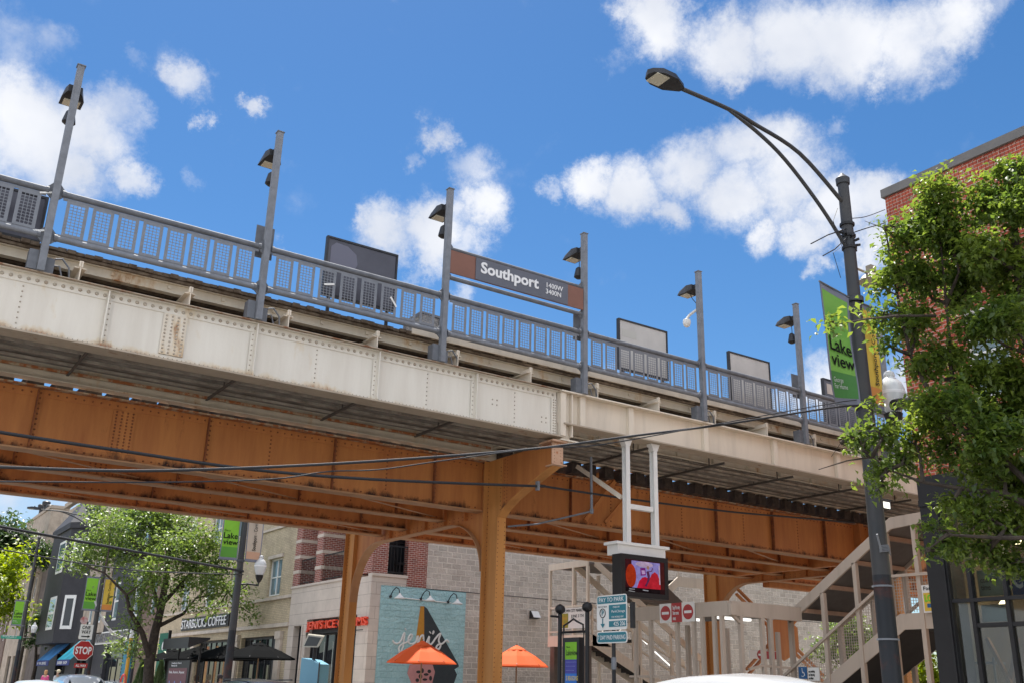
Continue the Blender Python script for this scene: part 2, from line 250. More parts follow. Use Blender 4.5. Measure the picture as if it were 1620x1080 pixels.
# ------------------------------------------------------------------ mesh builder
class MB:
    def __init__(s): s.v = []; s.f = []; s.alt = []
    def quad(s, *p): i = len(s.v); s.v += [tuple(q) for q in p]; s.f.append(tuple(range(i, i+len(p)))); return s
    def box(s, x0, x1, y0, y1, z0, z1):
        i = len(s.v); s.v += [(x, y, z) for z in (z0, z1) for y in (y0, y1) for x in (x0, x1)]
        s.f += [tuple(i+k for k in q) for q in ((0,2,3,1),(4,5,7,6),(0,1,5,4),(2,6,7,3),(0,4,6,2),(1,3,7,5))]; return s
    def bar(s, a, b, w, h, up=(0, 0, 1)):      # rectangular bar from a to b; h measured along up
        a, b = Vector(a), Vector(b); d = (b-a).normalized(); u = Vector(up)
        sd = d.cross(u)
        if sd.length < 1e-4: sd = d.cross(Vector((0, 1, 0)))
        sd.normalize(); u = sd.cross(d).normalized(); i = len(s.v)
        for p in (a, b):
            for (e, g) in ((-1,-1),(1,-1),(1,1),(-1,1)): s.v.append(tuple(p + sd*(e*w/2) + u*(g*h/2)))
        s.f += [tuple(i+k for k in q) for q in ((0,1,2,3),(7,6,5,4),(0,4,5,1),(1,5,6,2),(2,6,7,3),(3,7,4,0))]; return s
    def tube(s, pts, r, n=10, cap=True):
        pts = [Vector(p) for p in pts]; rs = r if isinstance(r, (list, tuple)) else [r]*len(pts); i = len(s.v); ref = None
        for k, p in enumerate(pts):
            d = (pts[min(k+1, len(pts)-1)] - pts[max(k-1, 0)]).normalized()
            if ref is None: ref = d.orthogonal().normalized()
            ref = (ref - d*ref.dot(d)).normalized(); o = d.cross(ref)
            for j in range(n):
                a = 2*math.pi*j/n; s.v.append(tuple(p + (ref*math.cos(a) + o*math.sin(a))*rs[k]))
        for k in range(len(pts)-1):
            for j in range(n):
                a = i+k*n+j; b = i+k*n+(j+1) % n; s.f.append((a, b, b+n, a+n))
        if cap: s.f.append(tuple(i+j for j in reversed(range(n)))); s.f.append(tuple(i+(len(pts)-1)*n+j for j in range(n)))
        return s
    def lathe(s, prof, c=(0, 0, 0), n=20):
        i = len(s.v)
        for (r, z) in prof:
            for j in range(n):
                a = 2*math.pi*j/n; s.v.append((c[0]+r*math.cos(a), c[1]+r*math.sin(a), c[2]+z))
        for k in range(len(prof)-1):
            for j in range(n):
                a = i+k*n+j; b = i+k*n+(j+1) % n; s.f.append((a, b, b+n, a+n))
        s.f.append(tuple(i+j for j in reversed(range(n)))); s.f.append(tuple(i+(len(prof)-1)*n+j for j in range(n))); return s
    def prism(s, poly, off):                    # polygon (3d points) extruded by vector off
        i = len(s.v); n = len(poly); o = Vector(off); s.v += [tuple(p) for p in poly] + [tuple(Vector(p)+o) for p in poly]
        s.f.append(tuple(range(i, i+n))); s.f.append(tuple(range(i+2*n-1, i+n-1, -1)))
        for k in range(n): a = i+k; b = i+(k+1) % n; s.f.append((a, b, b+n, a+n))
        return s
    def rivet(s, p, r=.02, h=.016, nrm=(0, -1, 0), n=6):
        p = Vector(p); nn = Vector(nrm); a = nn.orthogonal().normalized(); b = nn.cross(a); i = len(s.v); f0 = len(s.f)
        for (rr, hh) in ((r, 0), (r*.75, h*.7)):
            for j in range(n): t = 2*math.pi*j/n; s.v.append(tuple(p + (a*math.cos(t)+b*math.sin(t))*rr + nn*hh))
        s.v.append(tuple(p+nn*h))
        for j in range(n):
            k = (j+1) % n; s.f.append((i+j, i+k, i+n+k, i+n+j)); s.f.append((i+n+j, i+n+k, i+2*n))
        s.alt.append((f0, len(s.f))); return s
    def abox(s, *a): f0 = len(s.f); s.box(*a); s.alt.append((f0, len(s.f))); return s      # box in the second material
    def strip(s, pts, w, t, axis):              # flat plate of width w along axis following pts, thickness t
        ax = Vector(axis).normalized(); pts = [Vector(p) for p in pts]; i = len(s.v); m = len(pts)
        for k, p in enumerate(pts):
            d = (pts[min(k+1, m-1)] - pts[max(k-1, 0)]).normalized(); nn = ax.cross(d)
            for (e, g) in ((-1, 0), (1, 0), (1, 1), (-1, 1)): s.v.append(tuple(p + ax*(e*w/2) + nn*(g*t)))
        for k in range(m-1):
            for j in range(4): a = i+k*4+j; b = i+k*4+(j+1) % 4; s.f.append((a, b, b+4, a+4))
        s.f.append((i+3, i+2, i+1, i)); s.f.append(tuple(i+(m-1)*4+j for j in range(4))); return s
    def build(s, name, m, parent=None, smooth=False, world=True, m2=None):
        me = bpy.data.meshes.new(name); off = Vector((0, 0, 0))
        if parent is not None and world: off = parent['_o'] if '_o' in parent else (0, 0, 0); off = Vector(off)
        me.from_pydata([(v[0]-off[0], v[1]-off[1], v[2]-off[2]) for v in s.v], [], s.f); me.update()
        bm = bmesh.new(); bm.from_mesh(me); bmesh.ops.recalc_face_normals(bm, faces=bm.faces) if len(bm.faces) < 60000 else None
        bm.to_mesh(me); bm.free()
        if smooth:
            for p in me.polygons: p.use_smooth = True
            try: me.set_sharp_from_angle(angle=R(40))
            except Exception: pass
        me.materials.append(m); o = bpy.data.objects.new(name, me); col.objects.link(o)
        if m2:
            me.materials.append(m2)
            for a, b in s.alt:
                for k in range(a, b): me.polygons[k].material_index = 1
        if parent is not None: o.parent = parent; o['_o'] = tuple(off)
        return o
def tag(o, label=None, cat=None, group=None, kind=None):
    if label: o['label'] = label
    if cat: o['category'] = cat
    if group: o['group'] = group
    if kind: o['kind'] = kind
    return o
def thing(name, label, cat, loc=(0, 0, 0), group=None, rz=0):
    o = bpy.data.objects.new(name, None); col.objects.link(o); o.location = loc; o.rotation_euler = (0, 0, rz); o.empty_display_size = .2
    o['_o'] = tuple(loc) if rz == 0 else (0, 0, 0)
    return tag(o, label, cat, group)
def copy_tree(o, parent=None):
    c = o.copy(); col.objects.link(c); c.parent = parent
    for ch in o.children: copy_tree(ch, c)
    return c
def text(body, name, m, parent, origin, ux, uy, width=None, height=None, ext=.004, bold=0., spacing=1.0, align='LEFT'):
    """lettering as a mesh: origin = lower left corner; ux, uy = directions of writing and of up"""
    cu = bpy.data.curves.new(name, 'FONT'); cu.body = body; cu.size = 1; cu.extrude = .5; cu.offset = bold; cu.space_character = spacing; cu.align_x = align; cu.resolution_u = 3; cu.space_line = .95
    to = bpy.data.objects.new(name, cu); col.objects.link(to); dg = bpy.context.evaluated_depsgraph_get(); dg.update()
    me = bpy.data.meshes.new_from_object(to.evaluated_get(dg)); bpy.data.objects.remove(to); bpy.data.curves.remove(cu)
    xs = [v.co.x for v in me.vertices]; ys = [v.co.y for v in me.vertices]
    if not xs: return None
    x0, x1, y0, y1 = min(xs), max(xs), min(ys), max(ys)
    sx = width/(x1-x0) if width else height/(y1-y0); sy = height/(y1-y0) if height else sx
    ux, uy = Vector(ux).normalized(), Vector(uy).normalized(); nn = ux.cross(uy); off = Vector(parent['_o']) if parent is not None else Vector((0, 0, 0))
    for v in me.vertices:
        p = Vector(origin) + ux*((v.co.x-x0)*sx) + uy*((v.co.y-y0)*sy) + nn*(v.co.z*ext*2) - off; v.co = p
    me.name = name; me.materials.clear(); me.materials.append(m); o = bpy.data.objects.new(name, me); col.objects.link(o)
    if parent is not None: o.parent = parent
    o['_o'] = tuple(off)
    return o
def arc(c, r, a0, a1, n, plane='yz', rz=None):
    out = []
    for k in range(n+1):
        a = a0+(a1-a0)*k/n; u, v = r*math.cos(a), (rz or r)*math.sin(a)
        out.append((c[0], c[1]+u, c[2]+v) if plane == 'yz' else (c[0]+u, c[1], c[2]+v))
    return out
# ================================================================== SETTING: ground
XL, XR, CURB_L, CURB_R = -1200, 1200, -1.8, 11.0
def ground(name, x0, x1, y0, y1, z, m): return tag(MB().quad((x0,y0,z),(x1,y0,z),(x1,y1,z),(x0,y1,z)).build(name, m), kind='structure')
ground('ground', XL, XR, -1200, 1200, -.02, mat('ground_earth', (.30, .28, .25), .95, noise=.3, nscale=.3))
ground('road', CURB_L, CURB_R, -200, 400, -.012, M_asphalt)
ground('cross_street', -200, 200, 76.5, 87, -.006, M_asphalt)
for (a, b) in ((-200, 76.3), (87.2, 400)):
    tag(MB().box(CURB_R, 16.6, a, b, -.02, .13).build('pavement', M_conc), kind='structure')
    tag(MB().box(-6.4, CURB_L, a, b, -.02, .13).build('pavement', M_conc), kind='structure')
mk = MB()
for k in range(-6, 24): mk.box(4.55, 4.67, k*3.6, k*3.6+1.6, -.011, -.007)
tag(mk.build('road_marking', M_white), kind='structure')
tag(MB().box(15.6, 60, 26, 32.19, -.02, .14).build('paved_plaza', M_conc), kind='structure')
# ================================================================== ELEVATED RAIL BRIDGE (girders, columns, tracks)
YG = [18.94, 20.7, 22.6, 23.95]; ZB, ZT = 5.38, 6.50; XA, XC = 11.85, 25.9
bridge = thing('elevated_rail_bridge', 'orange riveted steel railway bridge on tall columns spanning the street', 'rail bridge', (XA, 18.2, 0))
def girder_span(x0, x1, stiff, riv, spl, y):
    web = MB(); web.box(x0, x1, y-.012, y+.012, ZB, ZT)
    f = y-.012
    web.box(x0, x1, f-.014, f-.001, ZT-.15, ZT-.02); web.box(x0, x1, f-.014, f-.001, ZB+.001, ZB+.13)
    for x in stiff:
        web.abox(x-.010, x+.010, f-.11, f-.015, ZB+.02, ZT-.02); web.box(x+.007, x+.09, f-.028, f-.016, ZB+.02, ZT-.02)
        for k in range(11): web.rivet((x+.05, f-.028, ZB+.08+k*.096), .021)
    for x in riv:
        for k in range(10): web.rivet((x, f-.001, ZB+.2+k*.083), .021)
    for x in spl:
        web.box(x-.21, x+.21, f-.022, f-.0145, ZB+.14, ZT-.16)
        for k in range(13):
            for j in range(4): web.rivet((x-.15+j*.1, f-.022, ZB+.18+k*.062), .021)
    n = int((x1-x0)/.15)
    for k in range(n):
        web.rivet((x0+.07+k*.15, f-.014, ZB+.07), .02); web.rivet((x0+.07+k*.15, f-.014, ZT-.08), .02)
    g = web.build('main_girder', M_orange, bridge, m2=M_rivo)
    fl = MB(); fl.box(x0, x1, y-.17, y+.17, ZB-.03, ZB-.001); fl.build('bottom_flange', M_orfl, g)
    fl = MB(); fl.box(x0, x1, y-.17, y+.17, ZT+.001, ZT+.03); fl.build('top_flange', M_rustedge, g)
for y in YG:
    girder_span(-12, XA-.06, [-10,-7.5,-5,-2.4,-.1,2.28,5.39,8.08,10.5], [-1.2,1.1,6.7,9.35], [3.82], y)
    girder_span(XA+.06, XC-.9, [14.3,16.9,19.2,21.4,23.6], [15.6,18.0,20.3,22.5], [], y)
    girder_span(XC-.7, 46, [28,30.5,33,36,39], [], [], y)
# end posts of near girder where it meets the second frame
e = MB(); e.box(XC-.9, XC-.7, 18.7, 24.2, ZB-.02, ZT+.02); e.build('end_diaphragm', M_orange2, bridge)
# lateral bracing between girders, cross frames
for (x0, x1) in ((1.5, 4.6), (4.6, 8.0), (8.0, 11.5), (13, 16.5), (16.5, 20), (20, 23.5)):
    for (ya, yb) in ((YG[0], YG[1]), (YG[2], YG[3])):
        MB().bar((x0, ya+.1, ZB+.06), (x1, yb-.1, ZB+.06), .09, .012).build('lateral_brace', M_orfl, bridge)
def frame(X, name_suffix=None, gusset=True):
    c = X
    # columns: I section, web in the Y-Z plane
    for (ya, yb) in ((18.15, 18.76), (25.5, 26.1)):
        m = MB(); m.box(c-.012, c+.012, ya+.022, yb-.022, 0.02, ZT)
        near = ya < 20
        m.box(c-.115, c+.115, ya, ya+.02, .02, 5.17 if near else ZT); m.box(c-.115, c+.115, yb-.02, yb, .02, ZT)
        m.box(c-.3, c+.3, ya-.12, yb+.12, 0.0, .05+.14)
        for k in range(64):
            z = .3+k*.095
            for yy in (ya+.05, yb-.05): m.rivet((c-.012, yy, z), .014, .012, (-1, 0, 0))
            if z < 5.1 and near:
                m.rivet((c-.085, ya, z), .013, .01); m.rivet((c+.085, ya, z), .013, .01)
        m.build('column', M_orangecol, bridge, m2=M_rivo)
    # cross girder with arched knees
    RA, RB = ((c, 24.05, 3.75), 1.45, 1.47), ((c, 20.3, 4.05), 1.48, 1.17)
    poly = [(c, 18.76, ZT), (c, 25.5, ZT)] + arc(RA[0], RA[1], 0, math.pi/2, 12, rz=RA[2]) + arc(RB[0], RB[1], math.pi/2, math.pi, 12, rz=RB[2])
    m = MB(); m.prism([(p[0]-.011, p[1], p[2]) for p in poly], (.022, 0, 0))
    for k in range(24):
        for z in (5.28, 5.36): m.rivet((c-.011, 19.4+k*.2, z), .014, .012, (-1, 0, 0))
    for k in range(5):
        y = 19.6+k*.95; m.box(c-.09, c-.011, y, y+.012, 5.25, ZT-.02)
    g = m.build('cross_girder', M_orange2, bridge, m2=M_rivo)
    arcpts = arc(RB[0], RB[1], math.pi, math.pi/2, 12, rz=RB[2]) + arc(RA[0], RA[1], math.pi/2, 0, 12, rz=RA[2])
    MB().strip([(p[0], p[1], p[2]-.022) for p in arcpts], .24, .02, (1, 0, 0)).build('arched_flange', M_orfl, g)
    # cantilever bracket carrying the platform
    q = [Vector((c, 18.15, 5.17)), Vector((c, 17.95, 5.33)), Vector((c, 17.6, 5.50)), Vector((c, 17.1, 5.68)), Vector((c, 16.4, 5.90)), Vector((c, 16.12, 5.98))]
    poly = [(c, 18.15, ZT), (c, 18.15, 5.19)] + [tuple(p + Vector((0, 0, .02))) for p in q[1:]] + [(c, 16.12, 6.5)]
    m = MB(); m.prism([(p[0]-.011, p[1], p[2]) for p in poly], (.022, 0, 0))
    for k in range(14):
        m.rivet((c-.011, 18.05, 5.4+k*.08), .014, .012, (-1, 0, 0)); m.rivet((c-.011, 17.95, 5.5+k*.075), .014, .012, (-1, 0, 0))
    b = m.build('platform_bracket', M_orange, bridge, m2=M_rivo)
    MB().strip([(p.x, p.y, p.z-.001) for p in q], .23, .02, (1, 0, 0)).build('bracket_flange', M_orangecol, b)
    m = MB(); m.box(c-.14, c+.14, 16.09, 16.118, 6.0, 6.46); m.box(c-.19, c+.19, 16.0, 16.5, 6.465, 6.50); m.box(c-.16, c+.16, 15.98, 16.3, 5.965, 5.985)
    for k in range(7):
        for s in (-.08, .08): m.rivet((c+s, 16.09, 6.05+k*.065), .014)
    m.build('bracket_end_plate', mat('rusty_pink_plate', (.52, .33, .22), .7, c2=(.4, .15, .06), nscale=9, thr=(.55, .7)), b)
frame(XA); frame(XC)
# third frame further right is hidden; box-shaped return girder seen beyond the arch
MB().box(27.2, 30.6, 24.3, 24.6, 5.2, 6.2).build('return_girder', M_orange2, bridge)
# X bracing beyond the second frame
for (a, b) in (((25.95, 24.7, 5.0), (30.2, 24.7, 2.2)), ((29.4, 24.74, 4.6), (26.3, 24.74, 2.3))):
    for o_ in (-.11, .11): MB().bar((a[0], a[1], a[2]+o_), (b[0], b[1], b[2]+o_), .10, .07).build('cross_brace', M_orange2, bridge)
# knee braces in front of the second span
for (pa, pb, w) in (((973, 760), (926, 822), .10), ((1003, 772), (957, 826), .08), ((938, 752), (975, 747), .12), ((948, 768), (972, 757), .07), ((985, 752), (1006, 755), .16)):
    MB().bar(oY(*pa, 18.72), oY(*pb, 18.80), .05, w).build('knee_brace', M_orange, bridge)
MB().prism([(27.3,24.62,3.9),(28.1,24.62,4.35),(28.9,24.62,3.9),(28.9,24.62,3.1),(28.1,24.62,2.75),(27.3,24.62,3.1)], (0, .03, 0)).build('gusset_plate', M_orange2, bridge)
# sleepers on the near track
s0 = None
for k in range(92):
    x = -11.8 + k*.5
    if k > 84: break
    if s0 is None:
        m = MB(); m.box(-.14, .14, -.45, 2.6, 0, .27); s0 = m.build('sleeper', M_sleeper, bridge, world=False); s = s0
    else: s = s0.copy(); col.objects.link(s)
    s.location = (x - XA, (19.28 if x < XA else 18.95)+random.uniform(-.05, .05) - 18.2, ZT+.035+random.uniform(-.012, .012)); s.rotation_euler = (0, 0, random.uniform(-.01, .01))
m = MB()
for k in range(84): m.box(-11.8+k*.5-.115, -11.8+k*.5+.115, 21.7, 25.0, ZT+.035, ZT+.255)
o = m.build('far_track_sleepers', M_sleeper, bridge); o['kind'] = 'stuff'
m = MB()
for y in (19.6, 21.05, 22.4, 23.85):
    m.box(-12, 45, y-.035, y+.035, ZT+.32, ZT+.36); m.box(-12, 45, y-.01, y+.01, ZT+.361, ZT+.42); m.box(-12, 45, y-.035, y+.035, ZT+.421, ZT+.45)
m.build('running_rail', M_rustedge, bridge)
# ================================================================== STATION PLATFORM
plat = thing('station_platform', 'raised station platform of dark planks on cream steel edge girders above the street', 'platform', (XA, 16.2, 7.6))
Y0 = 16.15
# -- first edge girder (riveted, rust stained)
m = MB(); x0, x1 = -12, 11.83
m.box(x0, x1, Y0, Y0+.014, 6.601, 7.56)
m.box(x0, x1, Y0-.016, Y0-.001, 7.42, 7.579); m.box(x0, x1, Y0-.10, Y0-.0165, 7.567, 7.580); m.box(x0, x1, Y0-.012, Y0-.001, 6.602, 6.70)
for k in range(int((x1-x0)/.128)): m.rivet((x0+.06+k*.128, Y0-.016, 7.49), .034, .024)
for k in range(int((x1-x0)/.075)): m.rivet((x0+.04+k*.075, Y0-.012, 6.655), .011, .008)
for x in (-9.6, -7.2, -4.7, -2.2, .25, 2.70, 5.22, 7.62, 9.80):
    m.box(x-.009, x+.009, Y0-.12, Y0-.017, 6.602, 7.555); s = -1 if x > 4 else 1
    m.box(min(x+s*.007, x+s*.09), max(x+s*.007, x+s*.09), Y0-.030, Y0-.018, 6.63, 7.41)
    for k in range(8): m.rivet((x+s*.05, Y0-.03, 6.72+k*.092), .014)
for x in (-1, 1.45, 6.40, 8.72, 10.78):
    for k in range(8): m.rivet((x, Y0-.001, 6.74+k*.088), .015)
sp = MB().box(3.62, 4.02, Y0-.027, Y0-.0125, 6.71, 7.415)
for k in range(11):
    for j in range(4): sp.rivet((3.67+j*.1, Y0-.027, 6.745+k*.063), .021)
for (cx, cz) in ((10.24, 7.02), (11.47, 6.86)):
    for dx in (0, .11):
        for dz in (0, .1): m.rivet((cx+dx, Y0-.001, cz+dz), .02, .012)
m.box(11.70, 11.83, Y0-.03, Y0-.017, 6.62, 7.415)
for k in range(14): m.rivet((11.75, Y0-.03, 6.65+k*.056), .018); m.rivet((11.80, Y0-.03, 6.65+k*.056), .018)
eg = m.build('edge_girder', M_white_girder, plat, m2=mat('painted_rivet', (.46, .42, .35), .7, c2=(.34, .27, .2), nscale=9)); sp.build('splice_plate', M_splice, eg, m2=MATS['painted_rivet']); eg['label'] = 'older riveted edge girder with rust stains along its lower edge'
MB().box(x0, x1+.1, 15.99, 16.40, 6.57, 6.60).build('bottom_flange', M_fl, eg)
MB().box(x0, x1+.02, 15.985, 16.40, 7.582, 7.60).build('top_flange', mat('flange_edge_stained', (.34, .27, .20), .8, c2=(.22, .10, .05), nscale=2.5, thr=(.5, .6)), eg)
# -- second edge girder (welded, plain)
m = MB(); x0, x1 = 12.22, 46
m.box(x0, x1, Y0+.02, Y0+.034, 6.90, 7.57)
for x in (12.5, 13.86, 16.15, 18.52, 20.9, 23.3, 25.8, 28.2): m.box(x-.07, x+.07, Y0-.08, Y0+.018, 6.90, 7.565)
m.box(11.86, 12.215, Y0-.02, Y0+.15, 6.90, 7.57); m.box(11.88, 12.02, Y0-.12, Y0-.021, 6.62, 7.56); m.box(12.17, 12.2, Y0-.12, Y0-.021, 6.62, 7.56); m.box(11.86, 12.2, Y0, Y0+.1, 6.53, 6.899)
m.box(11.85, 12.30, 15.97, 16.42, 6.502, 6.53)
eg2 = m.build('edge_girder', M_cream, plat); eg2['label'] = 'plain smooth cream edge girder of the right-hand span'
MB().box(11.95, x1, 15.99, 16.40, 6.87, 6.899).build('bottom_flange', M_fl, eg2)
MB().box(11.87, x1, 15.98, 16.40, 7.571, 7.60).build('top_flange', M_cream, eg2)
# -- beam above the girder, cross beams, deck
m = MB(); m.box(-12, 46, 16.52, 16.535, 7.93, 8.09); m.box(-12, 46, 16.46, 16.60, 8.091, 8.105); m.box(-12, 46, 16.46, 16.60, 7.915, 7.929)
for k in range(60): m.box(-11.5+k*.95, -11.44+k*.95, 16.49, 16.52, 8.0, 8.06)
m.build('longitudinal_beam', M_beam, plat)
XB = [1.66+.55+1.785*k for k in range(-7, 24)]
proto = None
for x in XB:
    if proto is None:
        m = MB(); m.box(-.008, .008, 0, 2.6, 0.015, .35); m.box(-.09, .09, .02, 2.6, .0, .014); m.box(-.09, .09, .03, 2.6, .24, .254); m.box(-.03, .03, .0, .05, .256, .36)
        proto = m.build('cross_beam', M_cream, plat, world=False); o = proto
    else: o = proto.copy(); col.objects.link(o)
    o.location = (x-XA, 16.08-16.2, 7.605-7.6)
m = MB()
x = -12.0; k = 0
while x < 46:
    w = .14; j = random.uniform(-.05, .05)
    m.box(x, x+w-.006, 16.36+j*.6, 18.95, 8.165+random.uniform(-.01, .01), 8.225+random.uniform(-.012, .014)); x += w
m.box(-12, 46, 16.40, 16.47, 8.106, 8.15); m.box(-12, 46, 16.7, 16.8, 7.93, 8.17); m.box(-12, 46, 17.5, 17.57, 7.93, 8.17); m.box(-12, 46, 18.3, 18.37, 7.93, 8.17)
m.build('deck_planks', M_wood, plat)
m = MB()
yy = 17.0
while yy < 18.5:
    m.box(-12, 46, yy, yy+.145, 6.86+random.uniform(-.012, .012), 6.885); yy += .155
m.build('soffit_boards', M_under, plat)
m = MB()
for yy in (17.02, 17.32, 17.75, 18.15): m.box(-12, 46, yy, yy+.045, 6.80, 6.845)
m.build('soffit_joists', M_joist, plat)
m = MB(); m.box(-12, 46, 16.97, 16.985, 6.90, 7.72); m.box(-12, 46, 16.90, 16.969, 6.90, 6.915)
for k in range(48): m.box(-11.6+k*1.2, -11.59+k*1.2, 16.9, 16.969, 6.916, 7.72)
m.build('middle_beam', M_beam, plat)
m = MB(); m.box(-12, XA-.013, 18.60, 18.615, 6.60, 7.70); m.box(-12, XA-.1, 18.50, 18.76, 6.575, 6.60)
for k in range(150):
    x_ = -11.9+k*.155; m.rivet((x_, 18.60, 6.66), .018, .014)
m.box(-12, XA-.1, 18.585, 18.599, 6.62, 6.74)
ib = m.build('inner_beam', M_beam, plat); MB().box(-12, XA-.1, 18.52, 18.55, 6.745, 6.80).build('rusty_angle', M_rustedge, ib)
m = MB(); m.box(XA+.013, 46, 18.62, 18.635, 6.56, 7.70) if False else m.box(XA+.013, 46, 18.62, 18.635, 6.86, 7.70); m.box(XA+.1, 46, 18.50, 18.76, 6.835, 6.86); m.build('inner_beam', M_cream, plat)
proto = None
for x in [-9.6, -7.2, -4.7, -2.2, .25, 2.66, 5.20, 7.60, 9.80, 14.5, 16.9, 19.3, 21.7, 24.1]:
    if proto is None:
        m = MB(); m.bar((0, 0, 0), (0, 2.35, 0), .045, .010); m.box(-.005, .005, 0, 2.35, .006, .05); m.box(-.012, .012, .5, .52, .0, .75); m.box(-.012, .012, 1.3, 1.32, .0, .75)
        m.box(-.1, .1, 1.28, 1.34, .3, .33)
        proto = m.build('hanger_strut', mat('strut_grey', (.10, .09, .08), .7), plat, world=False); o = proto
    else: o = proto.copy(); col.objects.link(o)
    o.location = (x-XA, 16.25-16.2, (6.73 if x < 12 else 6.76)-7.6)
m = MB(); m.box(XA-.6, XA+.9, 18.765, 18.78, 6.53, 7.7); m.build('end_plate', M_beam, plat)
# diagonal strut from second span down to hanging screen, hanging conduit
MB().box(8.4, 46, 16.30, 16.322, 8.165, 8.30).build('kick_board', M_cream, plat)
# far platform, a simple deck added for the shadow it casts
m = MB(); m.box(-12, 46, 24.9, 27.4, 8.0, 8.12); m.box(-12, 46, 27.2, 27.22, 7.0, 7.98); far = m.build('far_platform_deck', M_wood, plat)
# ---------------------------------------------------------------- railing bays
POSTX = [-1.94, 1.62, 5.18, 8.92, 12.46, 16.02, 19.56, 23.1, 26.66]
def panel_mesh():
    m = MB(); W, H = .335, .655; cols, rows = 4, 10; ml, mt = .048, .045; cw = (W-2*ml)/cols; ch = (H-2*mt)/rows; g = .011
    xs = [0, ml]; 
    for i in range(cols): xs += [ml+i*cw+g/2, ml+(i+1)*cw-g/2]
    xs += [W]; xs = sorted(set(round(v, 5) for v in xs)); zs = [0, mt]
    for i in range(rows): zs += [mt+i*ch+g/2, mt+(i+1)*ch-g/2]
    zs += [H]; zs = sorted(set(round(v, 5) for v in zs))
    def hole(x, z):
        if x < ml or x > W-ml or z < mt or z > H-mt: return False
        fx = ((x-ml)/cw) % 1*cw; fz = ((z-mt)/ch) % 1*ch
        return g/2 < fx < cw-g/2 and g/2 < fz < ch-g/2
    t = .003
    for i in range(len(xs)-1):
        for j in range(len(zs)-1):
            if hole((xs[i]+xs[i+1])/2, (zs[j]+zs[j+1])/2):
                a, b, c, d = xs[i], xs[i+1], zs[j], zs[j+1]
                m.quad((a,0,c),(b,0,c),(b,t,c),(a,t,c)); m.quad((a,0,d),(a,t,d),(b,t,d),(b,0,d)); m.quad((a,0,c),(a,t,c),(a,t,d),(a,0,d)); m.quad((b,0,c),(b,0,d),(b,t,d),(b,t,c))
            else:
                a, b, c, d = xs[i], xs[i+1], zs[j], zs[j+1]
                m.quad((a,0,c),(b,0,c),(b,0,d),(a,0,d)); m.quad((a,t,c),(a,t,d),(b,t,d),(b,t,c))
    m.quad((0,0,0),(0,0,H),(0,t,H),(0,t,0)); m.quad((W,0,0),(W,t,0),(W,t,H),(W,0,H)); m.quad((0,0,0),(0,t,0),(W,t,0),(W,0,0)); m.quad((0,0,H),(W,0,H),(W,t,H),(0,t,H))
    return m
RAIL_LABELS = {0: 'leftmost stretch of grey perforated railing, cut off by the left picture edge', 1: 'perforated railing between the first and second platform lamp posts from the left',
 2: 'perforated railing with a black board behind it, left of the station name sign', 3: 'perforated railing directly beneath the station name sign',
 4: 'perforated railing just right of the station name sign, grey framed board behind it', 5: 'perforated railing left of the last clear lamp post, plain tan-grey board behind it',
 6: 'perforated railing running behind the tall street light and its green banner', 7: 'far right stretch of perforated railing behind the leafy tree'}
P0 = None
for i in range(len(POSTX)-1):
    xa, xb = POSTX[i], POSTX[i+1]; Lr = xb-xa
    t = thing('perforated_railing', RAIL_LABELS[i], 'railing', ((xa+xb)/2, 16.0, 8.1), 'perforated railings along the platform edge')
    m = MB(); m.tube([(xa+.12, 16, 9.0), (xb-.12, 16, 9.0)], .052, 12); m.build('top_rail', M_galv, t, True)
    m = MB(); m.tube([(xa+.12, 16, 8.21), (xb-.12, 16, 8.21)], .05, 12); m.build('bottom_rail', M_galvl, t, True)
    m = MB(); m.box(xa+.13, xb-.13, 15.995, 16.01, 8.895, 8.94); m.box(xa+.13, xb-.13, 15.995, 16.01, 8.255, 8.29)
    n = 8
    pitch = (Lr-.32)/n
    m.build('frame_bar', M_panel, t)
    for k in range(n):
        if P0 is None: P0 = panel_mesh().build('perforated_panel', M_panel, t, world=False); o = P0
        else: o = P0.copy(); col.objects.link(o); o.parent = t
        o.location = (xa+.16+k*pitch+(pitch-.335)/2 - (xa+xb)/2, -.012, 8.278-8.1)
        o.scale = (1, 1, .95)
